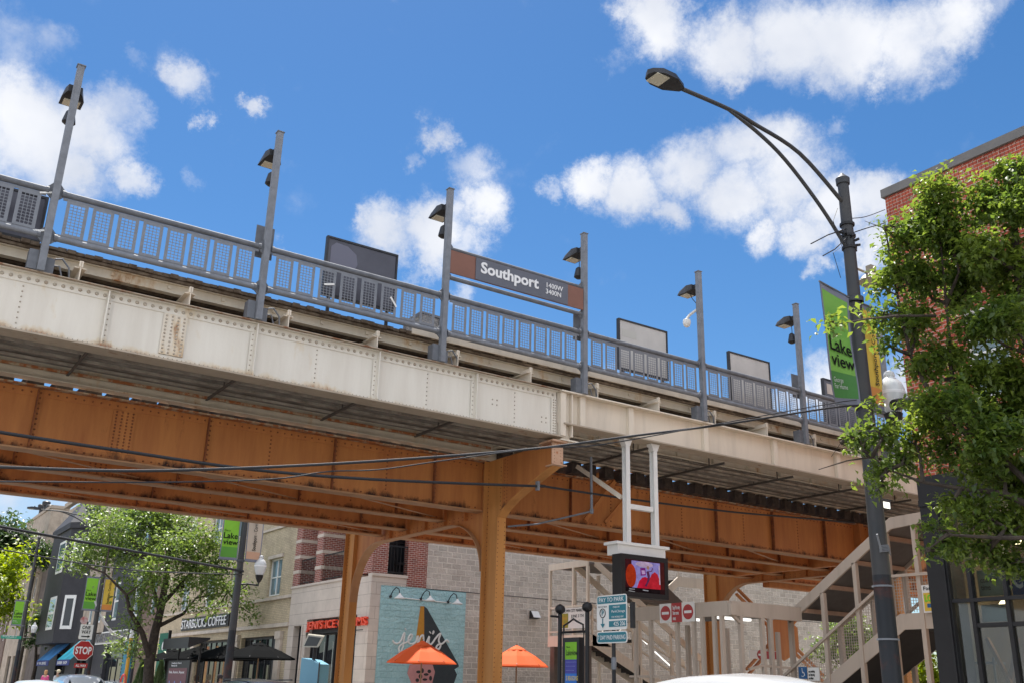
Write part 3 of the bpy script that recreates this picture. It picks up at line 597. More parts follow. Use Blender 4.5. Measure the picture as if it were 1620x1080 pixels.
# ---------------------------------------------------------------- platform lamp posts
POST_L = ['leftmost platform lamp post, nearest the left edge', 'second platform lamp post from the left, dark plates behind its foot', 'lamp post at the left end of the station name sign',
 'lamp post at the right end of the station name sign', 'platform lamp post carrying a white dome camera', 'platform lamp post nearest the green street banner', 'platform lamp post partly hidden behind the leafy tree']
for i, x in enumerate(POSTX[1:8]):
    t = thing('platform_lamp_post', POST_L[i], 'lamp post', (x, 15.98, 7.6), 'lamp posts along the platform railing')
    m = MB(); m.box(x-.055, x+.055, 15.92, 16.04, 7.602, 11.38); m.box(x-.07, x+.07, 15.905, 16.055, 11.38, 11.395); m.build('pole', M_galvl, t)
    for zz in (9.0, 8.21):
        m = MB()
        for s in (-1, 1):
            m.prism([(x+s*.055, 15.985, zz-.13), (x+s*.14, 15.985, zz-.05), (x+s*.14, 15.985, zz+.05), (x+s*.055, 15.985, zz+.15)], (0, .03, 0)); m.tube([(x+s*.10, 16, zz), (x+s*.15, 16, zz)], .062, 10)
        m.box(x-.056, x+.056, 16.041, 16.05, zz-.05, zz+.05)
        m.build('rail_bracket', M_galv, t)
    m = MB(); m.box(x-.2, x-.06, 16.0, 16.2, 7.62, 7.95); m.box(x+.06, x+.2, 16.1, 16.25, 7.62, 7.9); m.build('junction_box', M_galv, t)
    m = MB(); m.tube([(x+.2, 16.1, 7.9), (x+.3, 16.1, 7.93), (x+.42, 16.1, 7.8), (x+.45, 16.12, 7.62)], .016, 6); m.tube([(x+.2, 16.15, 7.8), (x+.28, 16.12, 7.8), (x+.34, 16.12, 7.62)], .014, 6); m.build('conduit', M_galv, t, True)
    zl = 10.93
    m = MB(); m.box(x-.05, x+.05, 16.04, 16.16, zl+.02, zl+.14)
    hd = [(x-.19, 16.16, zl+.17), (x+.19, 16.16, zl+.17), (x+.19, 16.16, zl-.01), (x-.19, 16.16, zl-.01)]
    a = [(x-.11, 16.12, zl+.02), (x+.11, 16.12, zl+.02), (x+.11, 16.12, zl+.15), (x-.11, 16.12, zl+.15)]
    b = [(x-.18, 16.56, zl-.03), (x+.18, 16.56, zl-.03), (x+.14, 16.52, zl+.08), (x-.14, 16.52, zl+.08)]
    c = [(x-.18, 16.26, zl-.04), (x+.18, 16.26, zl-.04), (x+.14, 16.28, zl+.16), (x-.14, 16.28, zl+.16)]
    for p, q in ((a, c), (c, b)):
        for k in range(4): m.quad(p[k], p[(k+1) % 4], q[(k+1) % 4], q[k])
    m.quad(*reversed(a)); m.quad(*b)
    hd = m.build('floodlight', M_dark, t)
    MB().box(x-.13, x+.13, 16.29, 16.50, zl-.058, zl-.041).build('lens', M_lens, hd)
    if i == 4:
        m = MB(); m.box(x-.035, x-.0+.03, 16.04, 16.07, 10.3, 10.55); m.build('camera_mount', M_dark, t)
        m = MB(); m.tube([(x, 16.07, 10.42), (x, 16.32, 10.36), (x, 16.42, 10.3)], .032, 8); m.lathe([(.02, .1), (.09, .06), (.10, -.02), (.075, -.10), (.03, -.13)], (x, 16.44, 10.2), 14); m.build('dome_camera', M_white, t, True)
        MB().tube([(x, 16.3, zl), (x, 16.22, 10.75), (x, 16.1, 10.6), (x, 16.05, 10.5)], .01, 6).build('camera_cable', M_cable, t)
    else:
        m = MB(); m.tube([(x, 16.06, 10.5), (x, 16.16, 10.53)], .02, 6); m.lathe([(.03, .16), (.07, .12), (.10, -.02), (.11, -.08), (.06, -.12)], (x, 16.18, 10.47), 12); m.build('loudspeaker', M_dark, t, True)
        MB().tube([(x, 16.2, zl), (x, 16.16, 10.75), (x, 16.16, 10.6)], .01, 6).build('speaker_cable', M_cable, t)
    if i in (1, 3, 5):
        m = MB(); m.box(x-.17, x+.17, 16.14, 16.16, 8.85, 9.48); m.build('blade_plate', M_galv, t)
# ---------------------------------------------------------------- station name sign
xa, xb = 8.98, 12.40
sg = thing('station_name_sign', 'brown and slate station sign reading Southport 1400W 3400N between two lamp posts', 'station sign', ((xa+xb)/2, 16, 9.5))
MB().box(xa, xb, 15.93, 15.96, 9.50, 10.0).build('end_panel', M_signbrown, sg)
MB().box(9.58, 11.96, 15.915, 15.9285, 9.505, 9.995).build('name_panel', M_signgrey, sg)
m = MB(); m.tube([(xa-.02, 16, 10.06), (xb+.02, 16, 10.06)], .04, 10); m.tube([(xa-.02, 16, 9.42), (xb+.02, 16, 9.42)], .045, 10)
for s, x in ((1, xa-.02), (-1, xb+.02)): m.prism([(x, 15.985, 9.30), (x+s*.10, 15.985, 9.39), (x+s*.10, 15.985, 9.46), (x, 15.985, 9.55)], (0, .03, 0)); m.prism([(x, 15.985, 9.98), (x+s*.10, 15.985, 10.03), (x+s*.10, 15.985, 10.1), (x, 15.985, 10.22)], (0, .03, 0))
m.build('support_tube', M_galv, sg, True)
text('Southport', 'station_lettering', M_lettering, sg, (9.70, 15.91, 9.60), (1, 0, 0), (0, 0, 1), 1.47, .33, bold=.03)
text('1400W\n3400N', 'address_lettering', M_lettering, sg, (11.36, 15.91, 9.63), (1, 0, 0), (0, 0, 1), .46, .26, bold=.01, ext=.003)
# ---------------------------------------------------------------- boards behind the railing
def board(p0, p1, zb, m_, label, extra=None, Yb=16.55, name='platform_notice_board'):
    a = oY(*p0, Yb); b = oY(*p1, Yb); zt = (a.z+b.z)/2
    t = thing(name, label, 'notice board', ((a.x+b.x)/2, Yb, 8.11), 'framed boards standing behind the platform railing')
    MB().box(a.x+.04, b.x-.04, Yb, Yb+.05, zb+.04, zt-.04).build('board_back', m_, t)
    m = MB(); m.box(a.x, b.x, Yb-.02, Yb+.07, zt-.039, zt); m.box(a.x, b.x, Yb-.02, Yb+.07, zb, zb+.039); m.box(a.x, a.x+.039, Yb-.02, Yb+.07, zb+.0395, zt-.0395); m.box(b.x-.039, b.x, Yb-.02, Yb+.07, zb+.0395, zt-.0395)
    m.build('frame', M_dark, t); m = MB(); m.box(a.x+.12, a.x+.18, Yb+.01, Yb+.05, 8.1, zb); m.box(b.x-.18, b.x-.12, Yb+.01, Yb+.05, 8.1, zb); m.build('leg', M_dark, t)
    if extra: extra(t, a, b, zt, Yb)
    return t
def ex_white(*ps):
    def f(t, a, b, zt, Yb):
        for (p, q, w) in ps:
            m = MB(); m.bar(oY(*p, 15.975), oY(*q, 15.975), .008, w); m.build('tape_strip', M_white, t)
    return f
def smear(t, a, b, zt, Yb):
    c = mat('board_smear', (.12, .12, .16), .4)
    m = MB(); m.prism([(a.x+.1, Yb-.004, zt-.2), (a.x+.1, Yb-.004, zt-.62), (a.x+.6, Yb-.004, zt-.66), (a.x+.68, Yb-.004, zt-.45), (a.x+.64, Yb-.004, zt-.25), (a.x+.45, Yb-.004, zt-.12), (a.x+.2, Yb-.004, zt-.1)], (0, .003, 0)); m.build('dusty_patch', c, t)
    ex_white(((513, 450), (529, 450), .035), ((618, 470), (627, 486), .035))(t, a, b, zt, Yb)
def patch(t, a, b, zt, Yb):
    MB().box(a.x+.12, a.x+.55, Yb-.004, Yb-.001, zt-.42, zt-.24).build('pale_label', mat('pale_label', (.45, .44, .40), .6), t)
board((-40, 284), (78, 312), 8.28, M_boardb, 'dark board behind the leftmost stretch of railing, its top below the rail', ex_white(((63, 305), (85, 305), .03), ((52, 365), (75, 365), .03)))
board((518, 375), (630, 402), 8.62, M_boardb, 'black framed board with a dusty smear behind the railing, left of the name sign', smear)
board((978, 503), (1055, 525), 8.62, M_boardg, 'grey framed board with a pale label, first to the right of the name sign', patch)
board((1152, 553), (1217, 574), 8.42, M_boardg, 'plain tan-grey framed board, second to the right of the name sign')
board((1301, 596), (1352, 612), 8.35, M_boardb, 'dark framed board with pale panel behind the street banner', lambda t, a, b, zt, Yb: MB().box(a.x+.15, b.x-.25, Yb-.004, Yb-.001, zt-.42, zt-.13).build('pale_panel', mat('pale_tan_panel', (.5, .44, .38), .6), t))
# little stair enclosure beyond the railing
t = thing('platform_stair_guard', 'small grey mesh guard with sloping top seen through the railing left of the sign', 'guard rail', (10.2, 19.0, 8.1))
a = oY(668, 493, 18.8); b = oY(695, 503, 18.8); m = MB()
p1, p2, p3 = oY(640, 510, 18.8), oY(666, 494, 18.8), oY(696, 503, 18.8)
m.bar(p1, p2, .05, .05); m.bar(p2, p3, .05, .05)
for q in (p1, p2, p3): m.bar((q.x, 18.8, 8.1), q, .04, .04, (0, 1, 0))
m.build('guard_frame', M_galv, t)
m = MB(); m.prism([(p1.x+.03, 18.81, 8.15), (p2.x, 18.81, 8.15), (p3.x, 18.81, 8.15), (p3.x, 18.81, p3.z-.03), (p2.x, 18.81, p2.z-.03), (p1.x+.03, 18.81, p1.z-.03)], (0, .01, 0)); m.build('guard_infill', mat('mesh_infill_grey', (.3, .29, .27), .8, c2=(.16, .16, .16), nscale=30, thr=(.48, .52)), t)
# ================================================================== HANGING SCREEN
tv = thing('hanging_advert_screen', 'black framed video screen hung on white steel posts below the cream girder', 'screen', (13.8, 15.9, 6.87))
YT = 15.95
for (pt, pb) in (((988, 697), (994, 858)), ((1032, 704), (1038, 866))):
    a = oY(*pt, 16.2); b = oY(*pb, 16.2); xm = (a.x+b.x)/2; zb = b.z
    m = MB(); m.box(xm-.055, xm+.055, 16.13, 16.145, 4.575, 6.72); m.box(xm-.055, xm+.055, 16.255, 16.27, 4.575, 6.72); m.box(xm-.006, xm+.006, 16.1455, 16.2545, 4.575, 6.72)
    m.prism([(xm-.06, 16.12, 6.70), (xm+.06, 16.12, 6.70), (xm+.13, 16.12, 6.86), (xm-.13, 16.12, 6.86)], (0, .16, 0)); m.build('hanger_post', M_white, tv)
a = oY(991, 793, 16.2); b = oY(1034, 803, 16.2)
MB().box(a.x+.06, b.x-.06, 16.14, 16.26, 5.33, 5.43).build('rung', M_white, tv)
tl, tr = oY(971, 858, YT), oY(1055, 868, YT)
m = MB(); m.box(13.30, 14.78, 15.95, 16.38, 4.51, 4.57); m.box(13.36, 14.68, 15.98, 16.34, 4.301, 4.509); m.build('mounting_box', M_white, tv)
m = MB(); X0, X1, Z0, Z1, YF = 13.31, 14.60, 3.44, 4.30, 15.82; m.box(X0, X1, YF+.03, 16.12, Z0, Z1)
m.box(X0, X0+.10, YF, YF+.029, Z0, Z1); m.box(X1-.10, X1, YF, YF+.029, Z0, Z1); m.box(X0+.1, X1-.1, YF, YF+.029, Z1-.10, Z1); m.box(X0+.1, X1-.1, YF, YF+.029, Z0, Z0+.10)
m.build('housing', M_black, tv)
def scr(name, c, pts, k, s=.24):
    m = MB(); m.prism([(X0+.1+u*(X1-X0-.2), YF+.0285-.0012*k, Z0+.1+v*(Z1-Z0-.2)) for u, v in pts], (0, .0008, 0)); return m.build(name, emit('screen_'+name, c, s, .35), tv)
def ell(cx, cy, rx, ry, n=18): return [(cx+rx*math.cos(2*math.pi*i/n), cy+ry*math.sin(2*math.pi*i/n)) for i in range(n)]
scr('picture_dark', (.03, .006, .008), [(0,0),(1,0),(1,1),(0,1)], 1, .6)
scr('picture_sky', (.42, .36, .85), [(.18,.13),(.9,.13),(.9,.97),(.18,.97)], 2)
scr('picture_cloud', (.75, .55, .8), ell(.5, .88, .22, .09), 3)
scr('picture_tower', (.55, .05, .015), ell(.16, .5, .13, .36), 4)
scr('picture_hill', (.75, .02, .06), [(.3,.13),(.36,.35),(.44,.47),(.52,.5),(.6,.46),(.66,.3),(.7,.13)], 5)
scr('picture_rocks', (.7, .03, .05), [(.55,.12),(.62,.45),(.68,.6),(.76,.68),(.83,.62),(.92,.3),(.96,.12)], 6)
scr('picture_panel', (.28, .03, .28), [(.40,.52),(.53,.55),(.52,.78),(.39,.76)], 7)
scr('picture_panel_light', (.7, .45, .8), [(.43,.57),(.51,.585),(.50,.70),(.42,.69)], 8)
scr('picture_figure', (.14, .04, .12), [(.54,.66),(.60,.70),(.63,.55),(.62,.4),(.57,.28),(.54,.2),(.5,.22),(.56,.38),(.57,.5)], 9)
scr('picture_head', (.55, .3, .22), ell(.585, .79, .035, .06), 10)
scr('picture_arm', (.18, .05, .12), [(.62,.66),(.69,.69),(.71,.8),(.69,.8),(.67,.71),(.61,.69)], 10)
scr('picture_column', (.8, .6, .75), [(.865,.3),(.895,.3),(.885,.9),(.86,.9)], 11)
scr('picture_edge', (.10, .02, .02), [(.895,.0),(1,.0),(1,1),(.895,1)], 12)
scr('picture_footer', (.02, .012, .014), [(0,0),(1,0),(1,.15),(0,.13)], 12)
scr('caption_bar', (.5, .5, .55), [(.1,.07),(.24,.07),(.24,.10),(.1,.10)], 13); scr('caption_bar', (.5, .5, .55), [(.44,.07),(.58,.06),(.58,.09),(.44,.10)], 13); scr('caption_bar', (.6, .6, .62), [(.09,.015),(.24,.0),(.24,.02),(.09,.035)], 13)
# sloping strut and conduit by the hanging screen
m = MB(); m.bar(oY(913, 737, 17.6), oY(983, 786, 16.3), .06, .09); tag(m.build('diagonal_strut', M_cream), 'cream steel strut slanting down to the white screen posts', 'strut')
m = MB(); m.tube([oY(935, 722, 17.0), oY(936, 806, 17.0)], .03, 8); m.tube([oY(936, 808, 17.0), oY(850, 828, 18.1), oY(803, 832, 18.3)], .022, 8); m.lathe([(.04, -.05), (.05, .05)], tuple(oY(936, 808, 17.0)), 8)
tag(m.build('conduit_pipe', M_galvl, smooth=True), 'grey hanging conduit pipe with an elbow under the platform beside the bracket', 'pipe')
# ================================================================== BUILDINGS
def wall_grid(mb, axis, c, th, u0, u1, z0, z1, holes, inward=1):
    """wall sheet with real openings: axis 'x' = plane x=c (u is y), 'y' = plane y=c (u is x); th = reveal depth going inward (+)"""
    us = sorted({u0, u1} | {h[k] for h in holes for k in (0, 1) if u0 < h[k] < u1}); zs = sorted({z0, z1} | {h[k] for h in holes for k in (2, 3) if z0 < h[k] < z1})
    def P(u, d, z): return (c+d*inward, u, z) if axis == 'x' else (u, c+d*inward, z)
    for i in range(len(us)-1):
        for j in range(len(zs)-1):
            um, zm = (us[i]+us[i+1])/2, (zs[j]+zs[j+1])/2
            if any(h[0] < um < h[1] and h[2] < zm < h[3] for h in holes): continue
            a, b, e, f = us[i], us[i+1], zs[j], zs[j+1]
            mb.quad(P(a,0,e), P(b,0,e), P(b,0,f), P(a,0,f))
    for (a, b, e, f) in holes:
        mb.quad(P(a,0,e),P(b,0,e),P(b,th,e),P(a,th,e)); mb.quad(P(a,0,f),P(a,th,f),P(b,th,f),P(b,0,f)); mb.quad(P(a,0,e),P(a,th,e),P(a,th,f),P(a,0,f)); mb.quad(P(b,0,e),P(b,0,f),P(b,th,f),P(b,th,e))
    return mb
def sash(parent, axis, c, d, h, m=None, g=None, n=1, w=.07, name='window'):
    """sash window with n lights side by side, set back d in the opening h"""
    a, b, e, f = h; m = m or M_white; g = g or M_glassb
    def B(mb, u0, u1, d0, d1, z0, z1): mb.box(c+d0, c+d1, u0, u1, z0, z1) if axis == 'x' else mb.box(u0, u1, c+d0, c+d1, z0, z1)
    mb = MB(); B(mb, a, b, d, d+.08, f-w, f); B(mb, a, b, d, d+.08, e, e+w); zm = (e+f)/2
    for k in range(n+1):
        u = a+(b-a)*k/n; u0 = max(a, u-w/2 if 0 < k < n else (a if k == 0 else b-w)); B(mb, u0, u0+w, d+.001, d+.079, e+w+.001, f-w-.001)
    B(mb, a+w+.001, b-w-.001, d+.01, d+.06, zm-w*.35, zm+w*.35)
    fr = mb.build(name, m, parent); mb = MB(); B(mb, a+w*.5, b-w*.5, d+.045, d+.05, e+w*.5, f-w*.5); mb.build('pane', g, fr)
    return fr
W = 15.6; YC = 32.19
# ---- corner building with the ice cream shop
cb = thing('corner_shop_building', 'stone and maroon brick corner building with an ice cream shop and balconies', 'building', (W, YC, 0))
m = MB(); wall_grid(m, 'x', W, .35, YC+.9, 39.6, 0.1, 5.25, [(YC+.95, 37.7, .1, 3.95), (38.15, 39.0, .1, 3.75)])
wall_grid(m, 'x', W, .35, YC, YC+.899, .1, 5.25, []); wall_grid(m, 'y', YC, .3, W, W+.42, .1, 5.25, []); m.box(W+.421, W+1.40, YC, YC+.3, 4.986, 5.25)
m.box(W-.05, W+.35, YC+.95, 39.6, 5.2501, 5.34); m.box(W+.0, W+1.42, YC-.045, YC+.3, 5.2502, 5.35); m.box(W-.04, W+.3, 38.0, 38.12, .1, 3.75); m.build('stone_front', M_stone, cb)
m = MB(); m.box(W, W+1.2, 39.0, 39.6, 5.36, 8.199); m.box(W, W+1.25, 36.75, 37.35, 5.36, 8.199); m.box(W, W+.6, YC, 33.0, 5.36, 8.199); m.box(W+1.40, W+2.2, YC-.02, YC+.3, 4.987, 8.199); m.box(W, W+2.2, YC, YC+.4, 8.2, 11.5); m.box(W, W+.5, YC+.401, 39.6, 8.2, 11.5)
m.box(W+2.2, W+2.5, YC+.301, 39.6, 5.36, 11.5)
m.build('brick_upper_storey', M_brickM, cb)
for (a, b, dd) in ((38.985, 39.599, 1.215), (36.735, 37.365, 1.265)):
    for z in (5.85, 6.45, 7.1): MB().box(W-.015, W+dd, a, b, z, z+.13).build('stone_band', M_stoneb, cb)
MB().box(W-.012, W+.61, YC-.012, 33.01, 6.9, 7.04).build('stone_band', M_stoneb, cb)
m = MB(); m.box(W+2.0, W+2.19, YC+.35, 39.5, 5.4, 8.15); m.build('balcony_back_wall', M_brickBr, cb)
for (a, b) in ((33.4, 34.6), (36.0, 37.2), (38.0, 39.1)): sash(cb, 'x', W+1.98, -.08, (a, b, 5.45, 7.7), M_black, M_glassd, 2, name='balcony_door')
sash(cb, 'y', YC+.6, 0, (W+.75, W+1.7, 5.45, 7.7), M_black, M_glassd, 2, name='balcony_door')
m = MB(); m.box(W+.6, W+1.98, YC+.68, YC+.72, 5.36, 8.15)
m.build('balcony_side_wall', M_brickBr, cb)
def balcony_rail(p, q, parent):
    m = MB(); p, q = Vector(p), Vector(q); m.bar(p+Vector((0,0,1.0)), q+Vector((0,0,1.0)), .04, .04); m.bar(p+Vector((0,0,.08)), q+Vector((0,0,.08)), .03, .03); n = int((q-p).length/.12)
    for k in range(n+1): r = p.lerp(q, k/n); m.bar(r, r+Vector((0,0,1.0)), .016, .016, (0, 1, 0))
    return m.build('balcony_railing', M_black, parent)
balcony_rail((W+.1, 33.0, 5.36), (W+.1, 36.75, 5.36), cb); balcony_rail((W+.1, 37.37, 5.36), (W+.1, 38.98, 5.36), cb); balcony_rail((W+.6, YC+.06, 5.36), (W+1.4, YC+.06, 5.36), cb)
# shop front inside the stone arch
m = MB(); m.box(W+.25, W+.33, YC+.95, 37.7, 3.35, 3.95)
for y in (YC+.95, 33.9, 34.6, 35.4, 36.2, 37.0, 37.62): m.box(W+.24, W+.32, y, y+.08, .1, 3.349)
m.box(W+.24, W+.32, 38.15, 38.2, .1, 3.75); m.box(W+.24, W+.32, 38.95, 39.0, .1, 3.75)
sf = m.build('shopfront_frame', M_black, cb); MB().box(W+.285, W+.29, YC+.97, 37.65, .1, 3.34).build('pane', M_glassd, sf); MB().box(W+.285, W+.29, 38.2, 38.95, .1, 3.75).build('pane', M_glassd, sf)
m = MB()
for y in (33.96, 34.7, 35.5, 36.3): m.box(W+.22, W+.239, y, y+.05, .9, 3.1)
m.build('pale_door_stile', mat('pale_stile', (.3, .33, .3), .5), sf)
st = oX(489, 1002, W); text("JENI'S ICE CREAMS", 'shop_lettering', mat('sign_letter_red', (.75, .07, .03), .4), cb, (W-.08, 37.45, 3.46), (0, -1, 0), (0, 0, 1), 5.3, .40, ext=.05, bold=.02)
MB().box(W-.005, W+.24, 32.6, 37.7, 3.40, 3.43).build('sign_rail', M_black, cb)
# side wall: split-face block
bw = thing('block_side_wall', 'long grey-brown split-face block wall of the corner building behind the tracks', 'wall', (24, YC, 0))
m = MB(); m.box(W+.42, W+2.2, YC, YC+.3, .1, 4.984); m.box(W+2.201, 30, YC, YC+.3, .1, 9.6); m.box(30.001, 44, YC, YC+.3, .1, 6.75); m.build('block_wall', M_block, bw)
MB().box(30, 44, YC-.05, YC+.35, 6.751, 6.9).build('coping', M_stoneb, bw); MB().box(W+2.2, 30, YC-.04, YC+.34, 9.601, 9.72).build('coping', M_stoneb, bw)
m = MB(); m.box(W+2.2, 44, YC-.012, YC-.001, 4.93, 4.955); m.build('flashing_line', M_dark, bw)
# mural
mu = thing('painted_mural', 'teal wall painting of an upturned ice cream cone with white script lettering', 'mural', (17.7, YC-.02, 0))
ym = YC-.012
m = MB(); m.quad((15.98, ym, .15), (19.52, ym, .15), (19.52, ym, 4.95), (15.98, ym, 4.95)); m.build('teal_field', M_mural, mu)
def flat(name, c, pts, y): m = MB(); m.quad(*[(x, y, z) for x, z in pts]); return m.build(name, mat('mural_'+name, c, .85, noise=.12, nscale=4, bump=.8, bscale=9), mu)
P = lambda x, y: (lambda v: (v.x, v.z))(oY(x, y, ym))
flat('cone_light', (.46, .22, .03), [P(665, 958), P(671, 958), P(671, 1052), P(652, 1052)], ym-.004)
flat('cone_dark', (.035, .045, .05), [P(671, 958), P(676, 962), P(724, 1048), P(671, 1056)], ym-.005)
flat('cone_brim', (.035, .045, .05), [P(671, 1050), P(724, 1048), P(726, 1053), P(719, 1058), P(723, 1066), P(718, 1080), (P(718, 1080)[0], .2), (P(685, 1080)[0], .2), P(671, 1056)], ym-.006)
flat('scoop_pink', (.50, .24, .23), [P(648, 1050), P(684, 1050), P(688, 1062), P(684, 1078), (P(680, 1080)[0], .3), (P(660, 1080)[0], .3), P(650, 1078), P(644, 1064)], ym-.007)
m = MB()
for (cx, cy, rx, ry) in ((662, 1062, 4, 2.4), (668, 1060, 2.5, 4), (674, 1066, 4, 2.2), (665, 1069, 3, 4), (679, 1061, 3, 3), (672, 1074, 4, 2), (660, 1075, 3, 3), (681, 1072, 2.5, 4)):
    m.quad(*[(P(cx+rx*math.cos(a*math.pi/5), cy+ry*math.sin(a*math.pi/5))[0], ym-.009, P(cx+rx*math.cos(a*math.pi/5), cy+ry*math.sin(a*math.pi/5))[1]) for a in range(10)])
m.build('scoop_marks', mat('mural_marks', (.03, .03, .03), .9), mu)
def script_line(pts, y, r=.032):
    q = []
    pts = [Vector((oY(px, py, y).x, y, oY(px, py, y).z)) for px, py in pts]
    for i in range(len(pts)-1):
        p0, p1, p2, p3 = pts[max(i-1,0)], pts[i], pts[i+1], pts[min(i+2, len(pts)-1)]
        for k in range(6):
            t = k/6; q.append(.5*((2*p1)+(p2-p0)*t+(2*p0-5*p1+4*p2-p3)*t*t+(3*p1-p0-3*p2+p3)*t**3))
    q.append(pts[-1]); return q
m = MB()
for ln in ([(621,1012),(624,1016),(629,1017),(634,1013),(638,1003),(640,1001),(639,1010),(637,1024),(633,1031),(631,1024),(636,1018),(645,1014),(650,1009),(652,1004),(649,1003),(646,1009),(647,1016),(652,1018),(658,1014),(661,1005),(661,1018),(665,1007),(669,1004),(670,1010),(670,1018),(674,1017),(679,1006),(678,1015),(680,1019),(684,1016),(688,1010)],
           [(688,1010),(694,1003),(697,1002),(694,1012),(697,1020),(694,1026),(690,1024),(693,1019),(700,1017),(706,1012),(710,1015)],
           [(685,997),(686,999),(684,1002)]):
    pts = script_line(ln, ym-.012)
    m.strip(pts, .075, .004, (0, 0, 1)) if False else m.tube([(p.x, ym-.010, p.z) for p in pts], .036, 6)
for d in ((641, 995), (680, 1000)): 
    p = oY(*d, ym-.01); m.tube([(p.x, ym-.008, p.z), (p.x+.02, ym-.014, p.z+.02)], .05, 8)
m.build('script_lettering', mat('mural_white_paint', (.62, .62, .60), .8), mu)
# gooseneck lamps over the mural
for k, (px, py) in enumerate(((629, 943), (677, 947), (720, 952))):
    p = oY(px, py, YC-.35); t = thing('gooseneck_wall_lamp', ['white gooseneck lamp at the left above the mural', 'white gooseneck lamp in the middle above the mural', 'white gooseneck lamp at the right above the mural'][k], 'wall lamp', (p.x, YC-.02, p.z), 'gooseneck lamps over the mural')
    zz = p.z
    m = MB(); m.tube([(p.x-.12, YC-.02, zz+.02), (p.x-.1, YC-.18, zz+.22), (p.x-.05, YC-.3, zz+.32), (p.x, YC-.42, zz+.26), (p.x+.02, YC-.46, zz+.1)], .018, 8); m.tube([(p.x-.12, YC-.02, zz+.02), (p.x-.12, YC-.07, zz+.02)], .05, 10); m.build('neck', M_dark, t, True)
    MB().lathe([(.03, .12), (.05, .06), (.12, .0), (.20, -.05), (.19, -.07)], (p.x+.03, YC-.46, zz), 18).build('shade', M_white, t, True)
a, b = oY(629, 944, YC-.04), oY(714, 953, YC-.04); tag(MB().tube([a, b], .018, 8).build('lamp_conduit', M_white), 'thin pale conduit linking the three mural lamps', 'conduit')
t = thing('wall_pack_light', 'small white wedge-shaped light on the block wall right of the orange column', 'wall light', (22.6, YC-.03, 4.3))
m = MB(); m.prism([(22.42, YC-.001, 4.45), (22.42, YC-.10, 4.45), (22.42, YC-.28, 4.2), (22.42, YC-.001, 4.16)], (.36, 0, 0)); m.build('housing', M_black, t); MB().quad((22.43, YC-.105, 4.45), (22.77, YC-.105, 4.45), (22.77, YC-.288, 4.2), (22.43, YC-.288, 4.2)).build('face', M_white, t)
# balcony furniture
t = thing('balcony_chair', 'dark folding chair standing on the corner balcony', 'chair', (W+1.35, YC+.38, 5.36))
m = MB(); m.box(W+1.15, W+1.6, YC+.2, YC+.6, 5.78, 5.82); m.bar((W+1.58, YC+.22, 5.8), (W+1.7, YC+.22, 6.3), .03, .03); m.bar((W+1.58, YC+.58, 5.8), (W+1.7, YC+.58, 6.3), .03, .03); m.box(W+1.62, W+1.65, YC+.22, YC+.58, 6.0, 6.3)
for x in (W+1.17, W+1.58):
    for y in (YC+.22, YC+.58): m.box(x-.015, x+.015, y-.015, y+.015, 5.36, 5.78)
m.build('chair_frame', M_black, t)
# ---- buff brick building with the coffee shop
cf = thing('coffee_shop_building', 'buff brick building with sash windows above a coffee shop front', 'building', (W, 48, 0))
H = [(41.25, 42.75, 5.12, 6.72), (46.4, 47.9, 5.12, 6.72), (50.2, 51.7, 5.12, 6.72), (54.5, 56.0, 5.12, 6.72), (41.25, 42.75, 8.2, 9.9), (46.4, 47.9, 8.2, 9.9), (50.2, 51.7, 8.2, 9.9), (54.5, 56.0, 8.2, 9.9)]
m = MB(); wall_grid(m, 'x', W+.1, .3, 39.61, 60.0, 3.95, 12.0, H); wall_grid(m, 'x', W+.1, .3, 39.61, 60.0, .1, 3.94, [(41.0, 45.4, .1, 3.45), (46.3, 52.0, .1, 3.45), (52.6, 58.5, .1, 3.3)]); m.quad((W+.1, 60, .1), (30, 60, .1), (30, 60, 12), (W+.1, 60, 12)); m.quad((W+.1, 39.61, 12), (30, 39.61, 12), (30, 60, 12), (W+.1, 60, 12)); m.build('brick_front', M_brickT, cf)
for (x_, x2_, a, b, e, f) in [(0, .099, 39.62, 60, 4.93, 5.05), (-.04, .099, 39.62, 60, 3.78, 3.93), (.02, .099, 39.62, 60, 8.0, 8.1), (-.06, .4, 39.62, 60, 12.01, 12.25)]: MB().box(W+x_, W+x2_, a, b, e, f).build('stone_band', M_stoneb, cf)
for (a, b, e, f) in H: MB().box(W+.02, W+.098, a-.1, b+.1, f+.001, f+.14).build('lintel', M_stoneb, cf)
for y in (40.3, 45.55, 52.1): MB().box(W-.02, W+.09, y, y+.55, .1, 3.3).box(W-.07, W+.0899, y-.03, y+.58, 3.301, 3.6).build('pilaster', M_stoneb, cf)
for h in H: sash(cf, 'x', W+.1, .1, h, M_white, M_glassb, 2)
def shopfront(y0, y1, n, parent, zt=3.45, c=W+.1):
    m = MB(); m.box(c+.2, c+.28, y0, y1, zt-.1, zt); m.box(c+.2, c+.28, y0, y1, 2.75, 2.81)
    for k in range(n+1): y = y0+(y1-y0-.07)*k/n; m.box(c+.199, c+.281, y, y+.07, .1, zt)
    f = m.build('shopfront_frame', M_black, parent); MB().box(c+.235, c+.24, y0+.03, y1-.03, .1, zt-.05).build('pane', M_glassd, f); return f
shopfront(42.0, 45.4, 5, cf); shopfront(46.3, 52.0, 7, cf); shopfront(52.6, 58.5, 6, cf, 3.3)
MB().box(W+.32, W+.4, 41.02, 41.98, .1, 3.44).build('entrance_recess', M_black, cf)
m = MB()
for k, (y, w, c) in enumerate(((46.7, .5, 0), (47.9, .35, 0), (49.2, .5, 0), (50.6, .4, 0))): m.box(W+.33, W+.331, y, y+w, 1.2, 3.2)
m.build('window_poster', mat('window_poster_warm', (.45, .26, .08), .7, c2=(.3, .1, .06), nscale=2), cf)
